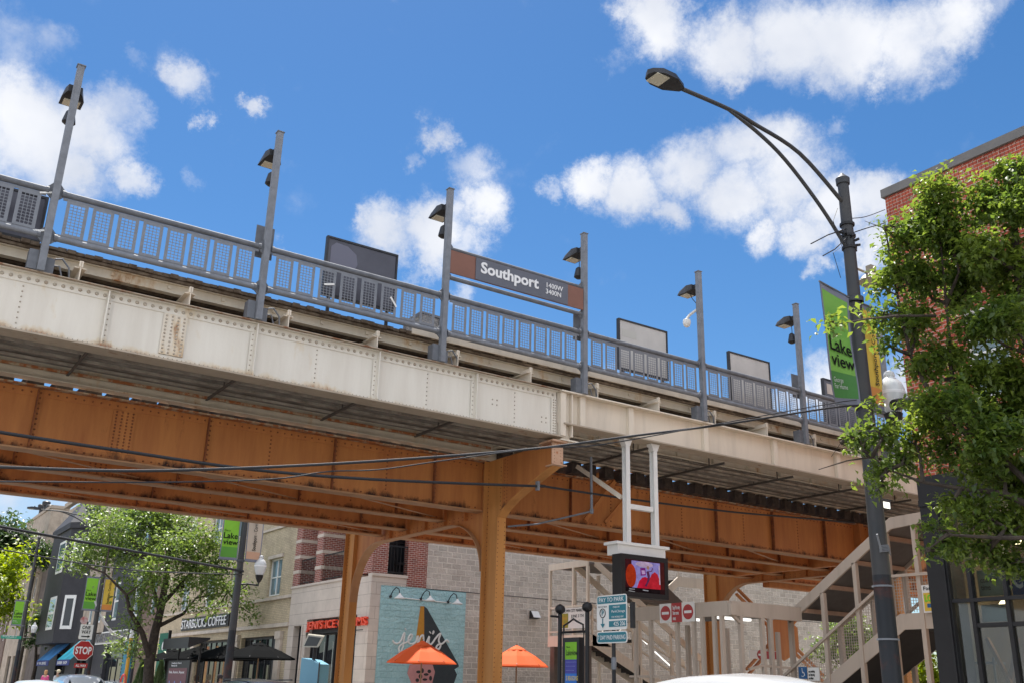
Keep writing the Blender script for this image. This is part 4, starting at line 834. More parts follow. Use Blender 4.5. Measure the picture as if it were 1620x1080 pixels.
text('STARBUCKS COFFEE', 'shop_lettering', M_lettering, cf, (W-.02, 54.7, 4.12), (0, -1, 0), (0, 0, 1), 7.2, .44, ext=.012, bold=.0)
MB().box(W+.03, W+.098, 47.3, 54.9, 4.05, 4.65).build('sign_backing', M_black, cf)
# brown brick link building
lk = thing('brown_brick_building', 'low brown brick shop building half hidden behind the street tree', 'building', (W, 61, 0))
m = MB(); wall_grid(m, 'x', W+.12, .3, 60.01, 63.9, .1, 9.0, [(61.2, 62.4, 5.2, 7.2)]); m.quad((W+.12, 60.01, 9), (30, 60.01, 9), (30, 63.9, 9), (W+.12, 63.9, 9)); m.build('brick_front', M_brickBr, lk); sash(lk, 'x', W+.12, .1, (61.2, 62.4, 5.2, 7.2), M_white, M_glassb, 1)
# ---- dark painted building with bay windows
dk = thing('dark_bay_building', 'charcoal painted building with white sash windows and two bays down the street', 'building', (W, 75, 0))
H = [(64.6, 65.9, 5.2, 7.7), (70.0, 71.4, 5.2, 7.7), (64.6, 65.9, 9.6, 12.0), (70.0, 71.4, 9.6, 12.0)]
m = MB(); wall_grid(m, 'x', W, .2, 63.9, 73.0, 4.3, 15.4, H); wall_grid(m, 'x', W, .3, 63.9, 96, .1, 4.29, [(66.0, 71.6, .1, 3.5), (76, 80, .1, 3.3), (84, 88, .1, 3.3)]); wall_grid(m, 'x', W, .2, 80.5, 96, 4.3, 15.4, [])
m.quad((W, 63.9, .1), (30, 63.9, .1), (30, 63.9, 15.4), (W, 63.9, 15.4)); m.quad((W, 63.9, 15.4), (30, 63.9, 15.4), (30, 96, 15.4), (W, 96, 15.4)); m.quad((W, 96, .1), (30, 96, .1), (30, 96, 15.4), (W, 96, 15.4))
m.build('dark_front', M_black_wall, dk)
for h in H: sash(dk, 'x', W, .05, h, M_white, M_glassb, 1, .16)
m = MB(); wall_grid(m, 'x', W-.02, .2, 73.0, 80.5, 4.3, 15.4, [(74.5, 75.6, 5.2, 7.6), (77.4, 78.6, 5.2, 7.6), (74.5, 75.6, 9.6, 12), (77.4, 78.6, 9.6, 12)]); m.box(W-.1, W-.021, 73, 80.5, 8.3, 8.6); m.box(W-.1, W-.021, 73, 80.5, 4.3, 4.5); m.build('tan_bay', M_tanst, dk)
for h in [(74.5, 75.6, 5.2, 7.6), (77.4, 78.6, 5.2, 7.6), (74.5, 75.6, 9.6, 12), (77.4, 78.6, 9.6, 12)]: sash(dk, 'x', W-.02, .05, h, M_white, M_glassb, 1, .14)
# projecting bay at the far end
by0, by1, bp = 82.0, 92.5, 1.3
poly = [(W, by0), (W-bp, by0+1.6), (W-bp, by1-1.6), (W, by1)]
m = MB(); m.prism([(x, y, 4.0) for x, y in poly], (0, 0, 9.0)); m.build('bay', M_black_wall, dk)
for z0 in (5.0, 9.3):
    h = (by0+2.6, by0+5.2, z0, z0+2.5); mb = MB(); c = W-bp-.04; a, b, e, f = h
    mb.box(c, c+.04, a, b, e, f); fr = mb.build('window', M_white, dk); MB().box(c-.006, c-.001, a+.22, b-.22, e+.2, f-.2).build('pane', M_glassb, fr); MB().box(c-.012, c-.007, a+.2, b-.2, (e+f)/2-.09, (e+f)/2+.09).build('meeting_rail', M_white, fr)
    p0, p1 = Vector((W, by0, 0)), Vector((W-bp, by0+1.6, 0)); d = (p1-p0).normalized(); nn = Vector((-.04*d.y*-1, 0, 0)); s = p0+d*.5; e2 = p0+d*1.55; off = Vector((d.y, -d.x, 0))*-.05
    o_ = Vector((-abs(d.y), -abs(d.x), 0)).normalized()*.05
    m = MB(); m.prism([(s.x+o_.x, s.y+o_.y, z0), (e2.x+o_.x, e2.y+o_.y, z0), (e2.x+o_.x, e2.y+o_.y, z0+2.5), (s.x+o_.x, s.y+o_.y, z0+2.5)], (-o_.x, -o_.y, 0)); fr = m.build('window', M_white, dk)
    s2, e3 = p0+d*.7, p0+d*1.35; o2 = o_*1.15; m = MB(); m.quad((s2.x+o2.x, s2.y+o2.y, z0+.25), (e3.x+o2.x, e3.y+o2.y, z0+.25), (e3.x+o2.x, e3.y+o2.y, z0+2.25), (s2.x+o2.x, s2.y+o2.y, z0+2.25)); m.build('pane', M_glassd, fr)
m = MB(); m.prism([(x-.15, y-.1 if y < 85 else y+.1, 12.6) for x, y in poly], (0, 0, .45)); m.build('bay_cornice', M_black_wall, dk)
m = MB(); ap = (W+.2, (by0+by1)/2, 15.9); b4 = [(x-.15, y, 13.06) for x, y in poly]
for k in range(3): m.quad(b4[k], b4[k+1], ap)
m.quad(b4[3], b4[0], ap); m.build('bay_gable', M_black_wall, dk)
for (ga, gb) in ((97, 101), (101.5, 105.5)): MB().prism([(W-.1, ga, 16.3), (W-.1, gb, 16.3), (W-.1, (ga+gb)/2, 18.0)], (.5, 0, 0)).build('stone_gable', M_tanst, dk) if False else None
for (ga, gb) in ((74.2, 79.4), (65.2, 71.6)): MB().prism([(W-.2, ga, 16.31), (W-.2, gb, 16.31), (W-.2, (ga+gb)/2, 17.8)], (.5, 0, 0)).build('stone_gable', M_tanst, dk)
m = MB(); m.box(W-.25, W+.3, 63.9, 81.5, 15.401, 15.9); m.box(W-.1, W+.3, 63.9, 96, 15.901, 16.3); m.box(W-.08, W-.01, 63.9, 96, 14.4, 15.39); m.build('parapet', M_tanst, dk)
text('THE BLONDIE', 'shop_lettering', mat('grey_sign_letters', (.12, .12, .13), .5), dk, (W-.14, 74.6, 3.85), (0, -1, 0), (0, 0, 1), 8.3, .55, ext=.02, bold=.02)
MB().box(W-.06, W-.02, 66, 74.8, 3.79, 4.41).build('sign_backing', mat('sign_pale_backing', (.4, .38, .36), .7), dk)
m = MB(); m.box(W-.10, W-.02, 66, 74.8, 4.42, 4.5); m.box(W-.10, W-.02, 66, 74.8, 3.72, 3.78); m.build('sign_rail', M_white, dk)
m = MB(); m.box(W-.1, W-.01, 64.2, 66.0, .1, 3.75)
for k in range(18): m.box(W-.13, W-.1005, 64.2, 66.0, .2+k*.2, .28+k*.2)
m.build('blue_shutter', mat('shutter_blue', (.03, .20, .30), .6, noise=.2), dk)
f = shopfront(66.0, 71.6, 4, dk, 3.5, W); MB().box(W+.1, W+.15, 67.2, 70.0, 2.85, 3.45).build('transom_panel', mat('transom_green', (.16, .19, .14), .6, noise=.2), dk); shopfront(76, 80, 2, dk, 3.3, W); shopfront(84, 88, 2, dk, 3.3, W)
# roof clutter
t = thing('roof_chimney', 'grey rooftop chimney block carrying three round metal vents', 'chimney', (16.6, 102, 12)); p = oX(78, 820, 16.5)
zc_ = oX(72, 812, 16.5).z; m = MB(); ya_, yb_ = oX(80, 804, 16.5).y-4, oX(64, 804, 16.5).y+4; m.box(16.0, 17.6, ya_, yb_, 10, zc_-.3); m.box(15.9, 17.7, ya_-.1, yb_+.1, zc_-.299, zc_); m.build('chimney_block', M_tanst, t)
for (px, z, hh) in ((66, 803, .9), (73, 798, 1.5), (79, 804, .9)):
    q = oX(px, z, 16.5); m = MB(); m.lathe([(.22, zc_-q.z), (.22, -.1), (.4, -.1), (.42, .3), (.3, .4)], (16.5, q.y, q.z), 12); m.build('metal_vent', M_dark, t, True)
# ---- buildings further down
for (y0, y1, h, mm, lab, x) in ((96.1, 104, 12.5, M_brownst, 'brown stone building beyond the charcoal one with awnings', W+.3), (104.1, 118, 11.0, M_tanst, 'distant tan stone building mostly hidden by the yellow-green tree', W+.1), (118.1, 150, 13, M_brickBr, 'farthest brick building at the left end of the street', W)):
    t = thing('street_building', lab, 'building', (x, y0, 0), 'buildings at the far end of the street')
    hs_ = [(y0+1+k*3.2, y0+2.3+k*3.2, z, z+2) for k in range(int((y1-y0-2)/3.2)) for z in (5, 8.6)]; lo = [(y0+1+k*3.6, y0+3.3+k*3.6, .1, 3.4) for k in range(int((y1-y0-2)/3.6))]
    m = MB(); wall_grid(m, 'x', x, .25, y0, y1, .1, h, hs_+lo); m.quad((x, y0, .1), (30, y0, .1), (30, y0, h), (x, y0, h)); m.quad((x, y0, h), (30, y0, h), (30, y1, h), (x, y1, h)); m.box(x-.25, x+.3, y0+.01, y1-.01, h+.001, h+.4); m.build('front_wall', mm, t)
    for h_ in hs_: sash(t, 'x', x, .1, h_, M_white, M_glassd, 1, .14)
    for h_ in lo: MB().box(x+.2, x+.24, h_[0]-.02, h_[1]+.02, .1, 3.42).build('shop_window', M_glassd, t)
# awnings on the dark building
for k, (px0, px1, py0, py1, cc, lab, tx) in enumerate(((55, 78, 1018, 1040, (.02, .10, .24), 'blue sloping shop awning, the farther and darker of the two', 'W  VIN  SERVICE'), (88, 112, 1016, 1038, (.03, .30, .38), 'turquoise shop awning, the nearer of the two, behind the STOP sign', 'BARBER  SHOP'))):
    ya, yb = ((83.5, 88.5), (75.8, 80.3))[k]
    t = thing('shop_awning', lab, 'awning', (W, (ya+yb)/2, 2.6), 'awnings over the dark building shops')
    m = MB(); m.prism([(W-.01, ya, 4.1), (W-1.3, ya, 2.75), (W-1.3, ya, 2.70), (W-.01, ya, 4.0)], (0, yb-ya, 0)); m.build('canvas', mat('awning_cloth_%s' % ('navy' if k == 0 else 'turquoise'), cc, .7, c2=tuple(min(1, c*2.2) for c in cc), nscale=.8), t)
    MB().box(W-1.33, W-1.30, ya, yb, 2.35, 2.74).build('valance', mat('awning_valance', (.02, .03, .16), .7), t)
    text(tx, 'valance_lettering', M_lettering, t, (W-1.34, yb-.4, 2.43), (0, -1, 0), (0, 0, 1), (yb-ya)*.75, .2)
# ================================================================== NEAR BRICK CORNER BUILDING (right)
BX, BY = 16.0, 10.62
nb = thing('red_brick_corner_building', 'red brick building with black framed glass ground floor at the right edge', 'building', (BX, BY, 0))
m = MB(); wall_grid(m, 'x', BX, .22, -14, BY, 5.42, 11.15, [(8.55, 9.35, 6.6, 8.3), (5.2, 7.4, 6.6, 8.9), (1.0, 4.0, 6.6, 8.9)]); m.quad((BX, -14, 11.1), (30, -14, 11.1), (30, BY, 11.1), (BX, BY, 11.1)); m.quad((BX, -14, .1), (30, -14, .1), (30, -14, 11.15), (BX, -14, 11.15)); m.build('brick_wall', M_brickR, nb)
m = MB(); m.box(BX-.06, BX+.3, -14, BY+.05, 11.151, 11.33); m.box(BX+.301, 30, BY-.25, BY+.05, 11.151, 11.33); m.build('coping', mat('metal_coping', (.17, .16, .15), .6, noise=.2), nb)
# soldier course band
m = MB(); y = BY-.02
while y > 0: m.box(BX-.012, BX-.001, y-.066, y, 10.72, 11.12); y -= .076
m.build('soldier_course', M_brickR, nb)
m = MB(); wall_grid(m, 'y', BY, .2, BX+.001, 30, .1, 11.15, [], -1); m.build('side_wall', brick('tan_common_brick', (.40, .24, .17), (.33, .19, .13), (.42, .34, .28)), nb)
for h in [(8.55, 9.35, 6.6, 8.3), (5.2, 7.4, 6.6, 8.9)]: sash(nb, 'x', BX, .08, h, M_white, M_glassb, 1 if h[1]-h[0] < 1 else 2, .07)
m = MB(); m.box(BX-.03, BX+.4, -14, BY-.0, 5.0, 5.415); m.box(BX-.05, BX+.3, -14, BY+.0, 4.88, 4.998); m.box(BX-.02, BX+.45, 10.22, BY-.001, .1, 4.879); m.box(BX-.06, BX-.021, 10.25, 10.3, .1, 4.87)
for y in (9.87, 9.25, 8.6, 7.9, 7.1, 6.1, 5.2): m.box(BX+.02, BX+.14, y-.035, y+.035, .1, 4.879)
m.box(BX+.0, BX+.10, -14, 10.219, 3.18, 3.24); m.box(BX+.03, BX+.13, -14, 9.83, 2.76, 2.83)
m.build('black_steel_frame', M_black, nb)
MB().box(BX+.075, BX+.08, -14, 10.219, .1, 4.879).build('shop_glass', M_glassc, nb)
m = MB(); m.quad((BX+3.0, -14, .1), (BX+3.0, BY-.3, .1), (BX+3.0, BY-.3, 4.9), (BX+3.0, -14, 4.9)); m.quad((BX+.2, BY-.25, .1), (BX+3, BY-.25, .1), (BX+3, BY-.25, 4.9), (BX+.2, BY-.25, 4.9)); m.quad((BX+.2, -14, 4.86), (BX+3, -14, 4.86), (BX+3, BY-.3, 4.86), (BX+.2, BY-.3, 4.86))
m.build('interior_wall', mat('interior_beige', (.20, .16, .11), .8, c2=(.07, .06, .05), nscale=.8), nb)
m = MB()
for z in (1.1, 1.65, 2.2): m.box(BX+.5, BX+.85, 9.9, 10.3, z, z+.03)
m.box(BX+.5, BX+.53, 9.9, 9.93, .1, 2.3); m.box(BX+.5, BX+.53, 10.27, 10.3, .1, 2.3); m.build('shelf', M_galvl, nb)
m = MB(); m.box(BX+.25, BX+.26, 9.42, 9.85, 3.28, 3.72); m.build('window_notice', mat('pale_green_notice', (.30, .36, .28), .7), nb)
text('country\ntime', 'notice_lettering', M_blacktxt, nb, (BX+.245, 9.8, 3.38), (0, -1, 0), (0, 0, 1), .3, .2)
MB().box(BX+.25, BX+.26, 9.42, 9.85, 2.86, 3.14).build('window_notice', mat('pale_panel_green', (.32, .36, .30), .7), nb)
MB().box(BX+.15, BX+.16, 8.65, 9.2, 3.26, 3.85).build('blue_window_sign', M_blue, nb); text('CW', 'window_lettering', M_lettering, nb, (BX+.14, 9.16, 3.36), (0, -1, 0), (0, 0, 1), .42, .34, bold=.02)
m = MB(); m.bar((BX+.3, 9.85, 2.6), (BX+.3, 9.25, 1.2), .06, .07, (1, 0, 0)); m.bar((BX+.36, 9.35, 2.6), (BX+.36, 9.8, 1.2), .06, .07, (1, 0, 0)); m.build('timber_trestle', mat('pale_timber', (.34, .20, .11), .7, noise=.2), nb)
MB().box(BX+.3, BX+.32, 6.2, 6.9, 1.4, 2.5).build('poster', mat('poster_cream', (.55, .48, .3), .7), nb)
for (y, z) in ((9.6, 4.3), (10.0, 3.2)):
    MB().lathe([(.02, .1), (.07, .04), (.09, -.02), (.05, -.06)], (BX+1.2, y, z), 12).build('pendant_bulb', emit('warm_bulb', (1, .78, .45), 5) if 'warm_bulb' not in MATS else MATS['warm_bulb'], nb)
for y in (8.3, 5.5):
    l = bpy.data.lights.new('shop_lamp', 'POINT'); l.energy = 70; l.color = (1, .8, .55); l.shadow_soft_size = .15; lo = bpy.data.objects.new('shop_lamp', l); col.objects.link(lo); lo.parent = nb; lo.location = (1.5, y-BY, 4.3)
# ================================================================== STATION STAIRS, right side (flight rises towards the camera)
YS, XS, XF = 16.0, 18.95, 20.75
q = lambda x, y: oX(x, y, XS)
rs = thing('station_stairs', 'cream steel roofed stairway with mesh sides rising to the right under the platform', 'stairs', (XS, 15, 0))
M_stair = rusty('stair_cream_paint', (.47, .395, .325), (.42, .2, .07), None, .2, (.72, .78), 1.5)
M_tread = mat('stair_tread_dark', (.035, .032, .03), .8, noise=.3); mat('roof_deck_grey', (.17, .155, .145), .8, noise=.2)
def yz(poly, t, name, m, parent=rs, xs=(XS, XF)):
    for x in xs: MB().prism([(x, p[0], p[1]) for p in poly], (t, 0, 0)).build(name, m, parent)
b, c, d = q(1413, 978), q(1424, 970), q(1482, 969); a = q(1304, 1075); g = q(1431, 995); f = q(1415.6, 1009); e = q(1333, 1078)
sl = (b.z-a.z)/(b.y-a.y)                     # negative: rises as y falls
zl = c.z; zb_ = g.z; yb = b.y+(.15-b.z)/sl; YE = 11.2
ye2 = f.y+(.1-f.z)*((f.y-e.y)/(f.z-e.z))
yz([(yb, .15), (b.y, b.z), (c.y, zl), (YE, zl), (YE, zb_), (g.y, zb_), (f.y, f.z), (ye2, .1)], .03, 'stringer', M_stair)
m = MB(); n = int((zl-.15)/.175)
for k in range(n):
    y = yb+(c.y-yb)*k/n; z = .15+(zl-.15)*k/n; m.box(XS+.031, XF, y-.30, y, z-.02, z+.02); m.box(XS+.031, XF, y-.02, y, z-.17, z-.021)
m.build('stair_treads', M_tread, rs)
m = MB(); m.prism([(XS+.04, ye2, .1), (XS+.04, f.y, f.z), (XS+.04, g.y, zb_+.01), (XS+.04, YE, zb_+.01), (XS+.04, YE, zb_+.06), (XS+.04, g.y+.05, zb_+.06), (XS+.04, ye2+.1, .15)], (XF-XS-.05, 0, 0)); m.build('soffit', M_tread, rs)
MB().box(XS+.04, XF, YE, c.y, zl-.1, zl-.04).build('landing_floor', M_tread, rs)
h1, h0, h2 = q(1413, 911), q(1260, 1053), q(1473, 907)
hz = lambda y: h2.z if y < h1.y else h1.z+(y-h1.y)*(h0.z-h1.z)/(h0.y-h1.y)
r0, r1, r2, r3 = q(1250, 968), q(1253, 985), q(1408, 818), q(1410, 836); r4, r5 = q(1460, 808), q(1460, 822)
ZR0 = 3.27
rt = lambda y: r3.z if y < r3.y else max(ZR0, r3.z+(y-r3.y)*(r1.z-r3.z)/(r1.y-r3.y))
ys_ = [q(px, 1000).y for px in (1251, 1306, 1361, 1416, 1463)]+[YE+.1]
for x in (XS, XF):
    for y in ys_: MB().box(x-.03, x+.07, y-.05, y+.05, .1, rt(y)+.03).build('post', M_stair, rs)
rb_ = [(r1.y+.05, r1.z), (r3.y, r3.z), (YE, r5.z+.03), (YE, r4.z+.03), (r2.y, r2.z), (r0.y+.05, r0.z)]
yz(rb_, .06, 'roof_beam', M_stair, rs, (XS-.03, XF+.03))
m = MB(); m.prism([(XS+.04, r1.y, r1.z+.10), (XS+.04, r3.y, r3.z+.10), (XS+.04, YE, r5.z+.12), (XS+.04, YE, r5.z+.17), (XS+.04, r3.y+.03, r3.z+.15), (XS+.04, r1.y+.03, r1.z+.15)], (XF-XS-.02, 0, 0)); m.build('roof_deck', MATS['roof_deck_grey'], rs)
for t_ in (.12, .38, .64, .9): y = r1.y+(r3.y-r1.y)*t_; z = r1.z+(r3.z-r1.z)*t_; MB().box(XS+.05, XF+.02, y-.05, y+.05, z+.0, z+.095).build('roof_rib', mat('rib_salmon', (.46, .30, .21), .6, noise=.2), rs)
mm = emit('tube_light', (1, .98, .92), .8)
for (px, py, w_) in ((1305, 962, .9), (1418, 852, .8)):
    p = oX(px, py, XS+.9); m = MB(); m.box(p.x-w_/2, p.x+w_/2, p.y-.05, p.y+.05, p.z-.0, p.z+.05); m.build('strip_light', mm, rs)
for x in (XS-.06, XF-.03):
    m = MB(); P3 = [(x, yb-.3, hz(yb-.3)), (x, h1.y, h1.z), (x, YE, h2.z)]
    for k in range(2): m.bar(P3[k], P3[k+1], .06, .06); 
    m.build('handrail', M_stair, rs)
M_mesh = mat('woven_wire', (.42, .35, .29), .6)
sz = lambda y: zl if y < c.y else b.z+(y-b.y)*sl
yy_ = sorted(ys_)+[yb-.4]
for i in range(len(yy_)-1):
    ya_, yb_ = yy_[i]+.06, yy_[i+1]-.06; m = MB(); y = ya_
    while y < yb_: m.bar((XS+.0, y, sz(y)+.02), (XS+.0, y, hz(y)-.03), .010, .010, (0, 1, 0)); y += .062
    z = min(sz(ya_), sz(yb_)); zt = max(hz(ya_), hz(yb_))
    while z < zt:
        ok = [ya_+k*.04 for k in range(int((yb_-ya_)/.04)+1) if sz(ya_+k*.04)+.02 < z < hz(ya_+k*.04)-.03]
        if ok and ok[-1]-ok[0] > .06: m.bar((XS+.008, ok[0], z), (XS+.008, ok[-1], z), .010, .010)
        z += .062
    m.build('mesh_panel', M_mesh, rs)
# ---- entrance canopy and turnstile fence
CX, zr0 = 16.55, 3.27
ec = thing('station_entrance_gate', 'low cream canopy over a tall barred entrance fence beneath the platform', 'gate', (CX, YS, 0))
MB().box(CX-.03, CX+.05, YS-.0, 19.6, zr0-.02, zr0+.30).build('canopy_beam', M_stair, ec); MB().box(CX+.051, XS-.031, YS-.03, YS+.05, zr0-.02, zr0+.30).build('canopy_beam', M_stair, ec)
MB().box(CX-.05, CX+.16, YS-.12, YS-.031, zr0-.01, zr0+.24).build('beam_end_box', M_stair, ec); MB().box(CX+.06, XS, YS+.06, 19.6, zr0+.1, zr0+.16).build('canopy_deck', MATS['roof_deck_grey'], ec)
MB().box(CX+.4, CX+1.4, 18.3, 18.4, zr0+.02, zr0+.08).build('strip_light', mm, ec); MB().box(XS-1.4, XS-.3, 17.3, 17.4, zr0+.02, zr0+.08).build('strip_light', mm, ec)
def gpost(x, y, w=.05, zt=zr0-.02): return MB().box(x-w, x+w, y-w, y+w, .13, zt).build('post', M_stair, ec)
for px in (1006, 1030, 1072, 1098, 1112, 1131, 1143): p = oX(px, 1000, CX); gpost(CX, p.y, .042)
for px in (1172, 1206, 1219): p = oY(px, 1000, YS); gpost(p.x, YS, .045)
for px in (1088, 1150, 1230): p = oY(px, 1000, 19.3); gpost(p.x, 19.3, .05)
for (pa, pb) in (((1185, 1058), (1206, 1052)), ((1206, 1052), (1251, 1056))): MB().bar(oY(*pa, YS), oY(*pb, YS), .05, .05).build('mid_rail', M_stair, ec)
MB().bar((CX, 16.1, 1.95), (CX, 19.4, 1.95), .05, .05).build('mid_rail', M_stair, ec)
MB().bar((CX+.05, YS-.03, zr0), oY(1176, 990, YS), .06, .06).build('corner_brace', M_stair, ec)
def xsign(name, label, cat, y0, y1, z0, z1, X, m_, group=None):
    t = thing(name, label, cat, (X, (y0+y1)/2, z0), group); MB().box(X-.012, X, y0, y1, z0, z1).build('sign_plate', m_, t); return t
pa, pb = oX(1044, 963, CX-.05), oX(1100, 987, CX-.05)
y1, y0 = pa.y, pb.y; z0, z1 = 3.16, 3.60
t = xsign('no_entry_sign', 'white and red Stop No entry sign on the canopy beam of the station entrance', 'sign', y0, y1, z0, z1, CX-.05, M_white)
MB().box(CX-.07, CX-.063, y0+.42, y1-.42, z0, z1).build('red_field', M_red, t)
for yc in (y0+.21, y1-.21):
    m = MB(); m.tube([(CX-.063, yc, (z0+z1)/2), (CX-.069, yc, (z0+z1)/2)], .17, 22); m.build('no_entry_disc', M_red, t); MB().box(CX-.074, CX-.0695, yc-.12, yc+.12, (z0+z1)/2-.03, (z0+z1)/2+.03).build('white_bar', M_lettering, t)
text('Stop! No entry\nEnter across\nstreet', 'sign_lettering', M_lettering, t, (CX-.072, y1-.47, z0+.05), (0, -1, 0), (0, 0, 1), (y1-y0)-.94, .33, bold=.004)
t = thing('no_entry_sign', 'second No entry sign low behind the entrance bars near the brown column', 'sign', (22.9, 20.5, 1.9)); a_ = oY(1186, 1027, 20.5); b_ = oY(1232, 1043, 20.5)
MB().box(a_.x, b_.x, 20.5, 20.52, b_.z, a_.z).build('sign_plate', M_white, t); cxx = a_.x+(b_.x-a_.x)*.36; zc = (a_.z+b_.z)/2
MB().tube([(cxx, 20.499, zc), (cxx, 20.49, zc)], .13, 18).build('no_entry_disc', M_red, t); MB().box(cxx-.09, cxx+.09, 20.484, 20.4895, zc-.025, zc+.025).build('white_bar', M_lettering, t); MB().box(cxx+.2, b_.x-.05, 20.49, 20.499, b_.z+.01, a_.z-.01).build('red_field', M_red, t)
XP = XS-.10
t = thing('access_sign', 'blue wheelchair sign panel fixed low on the stair mesh', 'sign', tuple(q(1279, 1064))); a_, b_ = oX(1263, 1054, XP), oX(1277, 1073, XP)
MB().box(XP, XP+.02, b_.y, a_.y, b_.z, a_.z).build('blue_plate', M_blue, t)
cy_, cz_ = (a_.y+b_.y)/2, (a_.z+b_.z)/2; m = MB(); W_ = lambda u, v: (XP-.006, cy_-u, cz_+v)
for k in range(10): an = -2.4+k*.42; m.bar(W_(.05*math.cos(an), -.03+.05*math.sin(an)), W_(.05*math.cos(an+.42), -.03+.05*math.sin(an+.42)), .006, .012)
m.bar(W_(-.01, .06), W_(0, 0), .006, .014); m.bar(W_(0, 0), W_(.045, -.005), .006, .014); m.bar(W_(.045, 0), W_(.06, -.06), .006, .014); m.bar(W_(-.012, .075), W_(-.008, .095), .012, .02); m.build('wheelchair_symbol', M_lettering, t)
a_, b_ = oX(1278, 1055, XP), oX(1297, 1076, XP); MB().box(XP, XP+.02, b_.y, a_.y, b_.z, a_.z).build('notice_plate', M_white, t)
text('no smoking\nno littering\nno bikes', 'notice_lettering', M_blacktxt, t, (XP-.003, a_.y-.02, b_.z+.03), (0, -1, 0), (0, 0, 1), (a_.y-b_.y)*.55, (a_.z-b_.z)*.7)
t = thing('landing_poster', 'yellow and white poster reading LOW hung on the landing mesh', 'poster', tuple(q(1470, 945))); a_, b_ = oX(1457, 925, XP), oX(1489, 967, XP)
MB().box(XP, XP+.02, b_.y, a_.y, b_.z, a_.z).build('poster_sheet', M_white, t); MB().box(XP-.005, XP-.001, b_.y, a_.y-.03, b_.z+.03, a_.z-.16).build('yellow_field', M_yellow, t); w_ = a_.y-b_.y
text('Family', 'poster_lettering', M_blacktxt, t, (XP-.004, a_.y-.05, a_.z-.13), (0, -1, 0), (0, 0, 1), w_*.85, .10); text('LOW', 'poster_lettering', mat('lime_ink', (.12, .55, .03), .6), t, (XP-.009, a_.y-.06, a_.z-.34), (0, -1, 0), (0, 0, 1), w_*.8, .14, bold=.03)
MB().box(XP-.009, XP-.0055, b_.y+.1, a_.y-.1, a_.z-.46, a_.z-.38).build('dark_strip', M_blue, t)
# floodlight by stair roof
t = thing('stair_floodlight', 'lit square floodlight under the girder just right of the tall street pole', 'floodlight', tuple(oY(1404, 800, 15.9))); p = oY(1402, 797, 15.8)
m = MB(); m.box(p.x-.22, p.x+.2, 15.8, 16.0, p.z-.12, p.z+.14); m.bar((p.x+.1, 15.95, p.z+.14), (p.x+.1, 16.1, 6.56), .04, .04, (0, 1, 0)); m.build('housing', M_dark, t)
MB().box(p.x-.16, p.x+.14, 15.79, 15.799, p.z-.10, p.z+.06).build('lens', emit('flood_lens', (1, .96, .85), 1.1), t)
# ================================================================== STATION STAIRS, left (behind the tracks)
ls = thing('far_station_stairs', 'beige steel stair tower with landing beyond the tracks, left of the hanging screen', 'stairs', (21, 26.7, 0))
LX, LY0, LY1 = 21.0, 26.73, 29.0
m = MB(); m.box(LX, LX+.06, LY0, LY1, 5.6, 5.82); m.build('roof_beam', M_cream, ls)
m = MB(); m.box(LX+.06, LX+2.3, LY0+.02, LY1, 5.68, 5.74); m.build('roof_deck', MATS['roof_deck_grey'], ls)
m = MB(); m.box(LX, LX+.06, LY0, LY1, 3.0, 3.36); m.box(LX+.061, 22.2, LY0, LY0+.05, 3.0, 3.36); m.build('landing_beam', M_cream, ls)
MB().box(LX+.061, LX+2.3, LY0+.051, LY1, 3.2, 3.28).build('landing_floor', M_tread, ls)
for y in (LY0+.05, (LY0*.63+LY1*.37), LY1-.06): MB().box(LX-.005, LX+.09, y-.045, y+.045, 3.361, 5.6).build('post', M_cream, ls)
for (x, y) in ((LX+2.2, LY0+.05), (LX+2.2, LY1-.1), (LX+1.1, LY1-.1)): MB().box(x-.05, x+.05, y-.05, y+.05, .13, 5.6).build('post', M_cream, ls)
m = MB(); m.box(LX+.0, LX+.07, LY0+.1, LY1-.11, 4.27, 4.33); m.box(LX+.0, LX+.05, LY0+.1, LY1-.11, 3.47, 3.51); m.build('handrail', M_cream, ls)
for x, y in ((LX+.1, LY0+.2), (LX+.1, LY1-.3)): MB().box(x-.12, x+.12, y-.12, y+.12, .13, 3.0).build('support_post', M_brownst, ls)
def flight(xa, za, xb, zb, ya, yb, nm=''):
    for y in (ya, yb-.05): MB().prism([(xa, y, za), (xb, y, zb), (xb, y, zb-.36), (xa, y, za-.36)], (0, .05, 0)).build('stringer', M_cream, ls)
    m = MB(); n = max(4, int(abs(za-zb)/.17))
    for k in range(n):
        t = (k+.5)/n; x = xa+(xb-xa)*t; z = za+(zb-za)*t; m.box(x-.15, x+.15, ya+.051, yb-.051, z-.10, z-.06); m.box(x-.01, x+.01, ya+.051, yb-.051, z-.24, z-.101)
    m.build('stair_treads', M_tread, ls)
    for y in (ya+.02, yb-.03):
        m = MB(); m.bar((xa, y, za+.95), (xb, y, zb+.95), .05, .06); m.build('handrail', M_cream, ls)
        for k in range(5):
            t = k/4; x = xa+(xb-xa)*t; z = za+(zb-za)*t; MB().box(x-.035, x+.035, y-.03, y+.03, z, z+.93).build('rail_post', M_cream, ls)
flight(21.2, 3.38, 28.3, .15, LY0, LY0+1.05); flight(23.2, 3.5, 26.3, 5.75, LY0+1.2, LY1-.05)
m = MB(); m.prism([(26.3, LY0+1.2, 5.75), (28.4, LY0+1.2, 5.75), (28.4, LY0+1.2, 5.38), (26.3, LY0+1.2, 5.38)], (0, .06, 0)); m.build('upper_beam', M_cream, ls)
for y in (LY0-.02, LY0+1.12): MB().prism([(21.3, y, 5.62), (26.4, y, 2.45), (26.4, y, 2.70), (21.3, y, 5.87)], (0, .06, 0)).build('roof_beam', M_cream, ls)
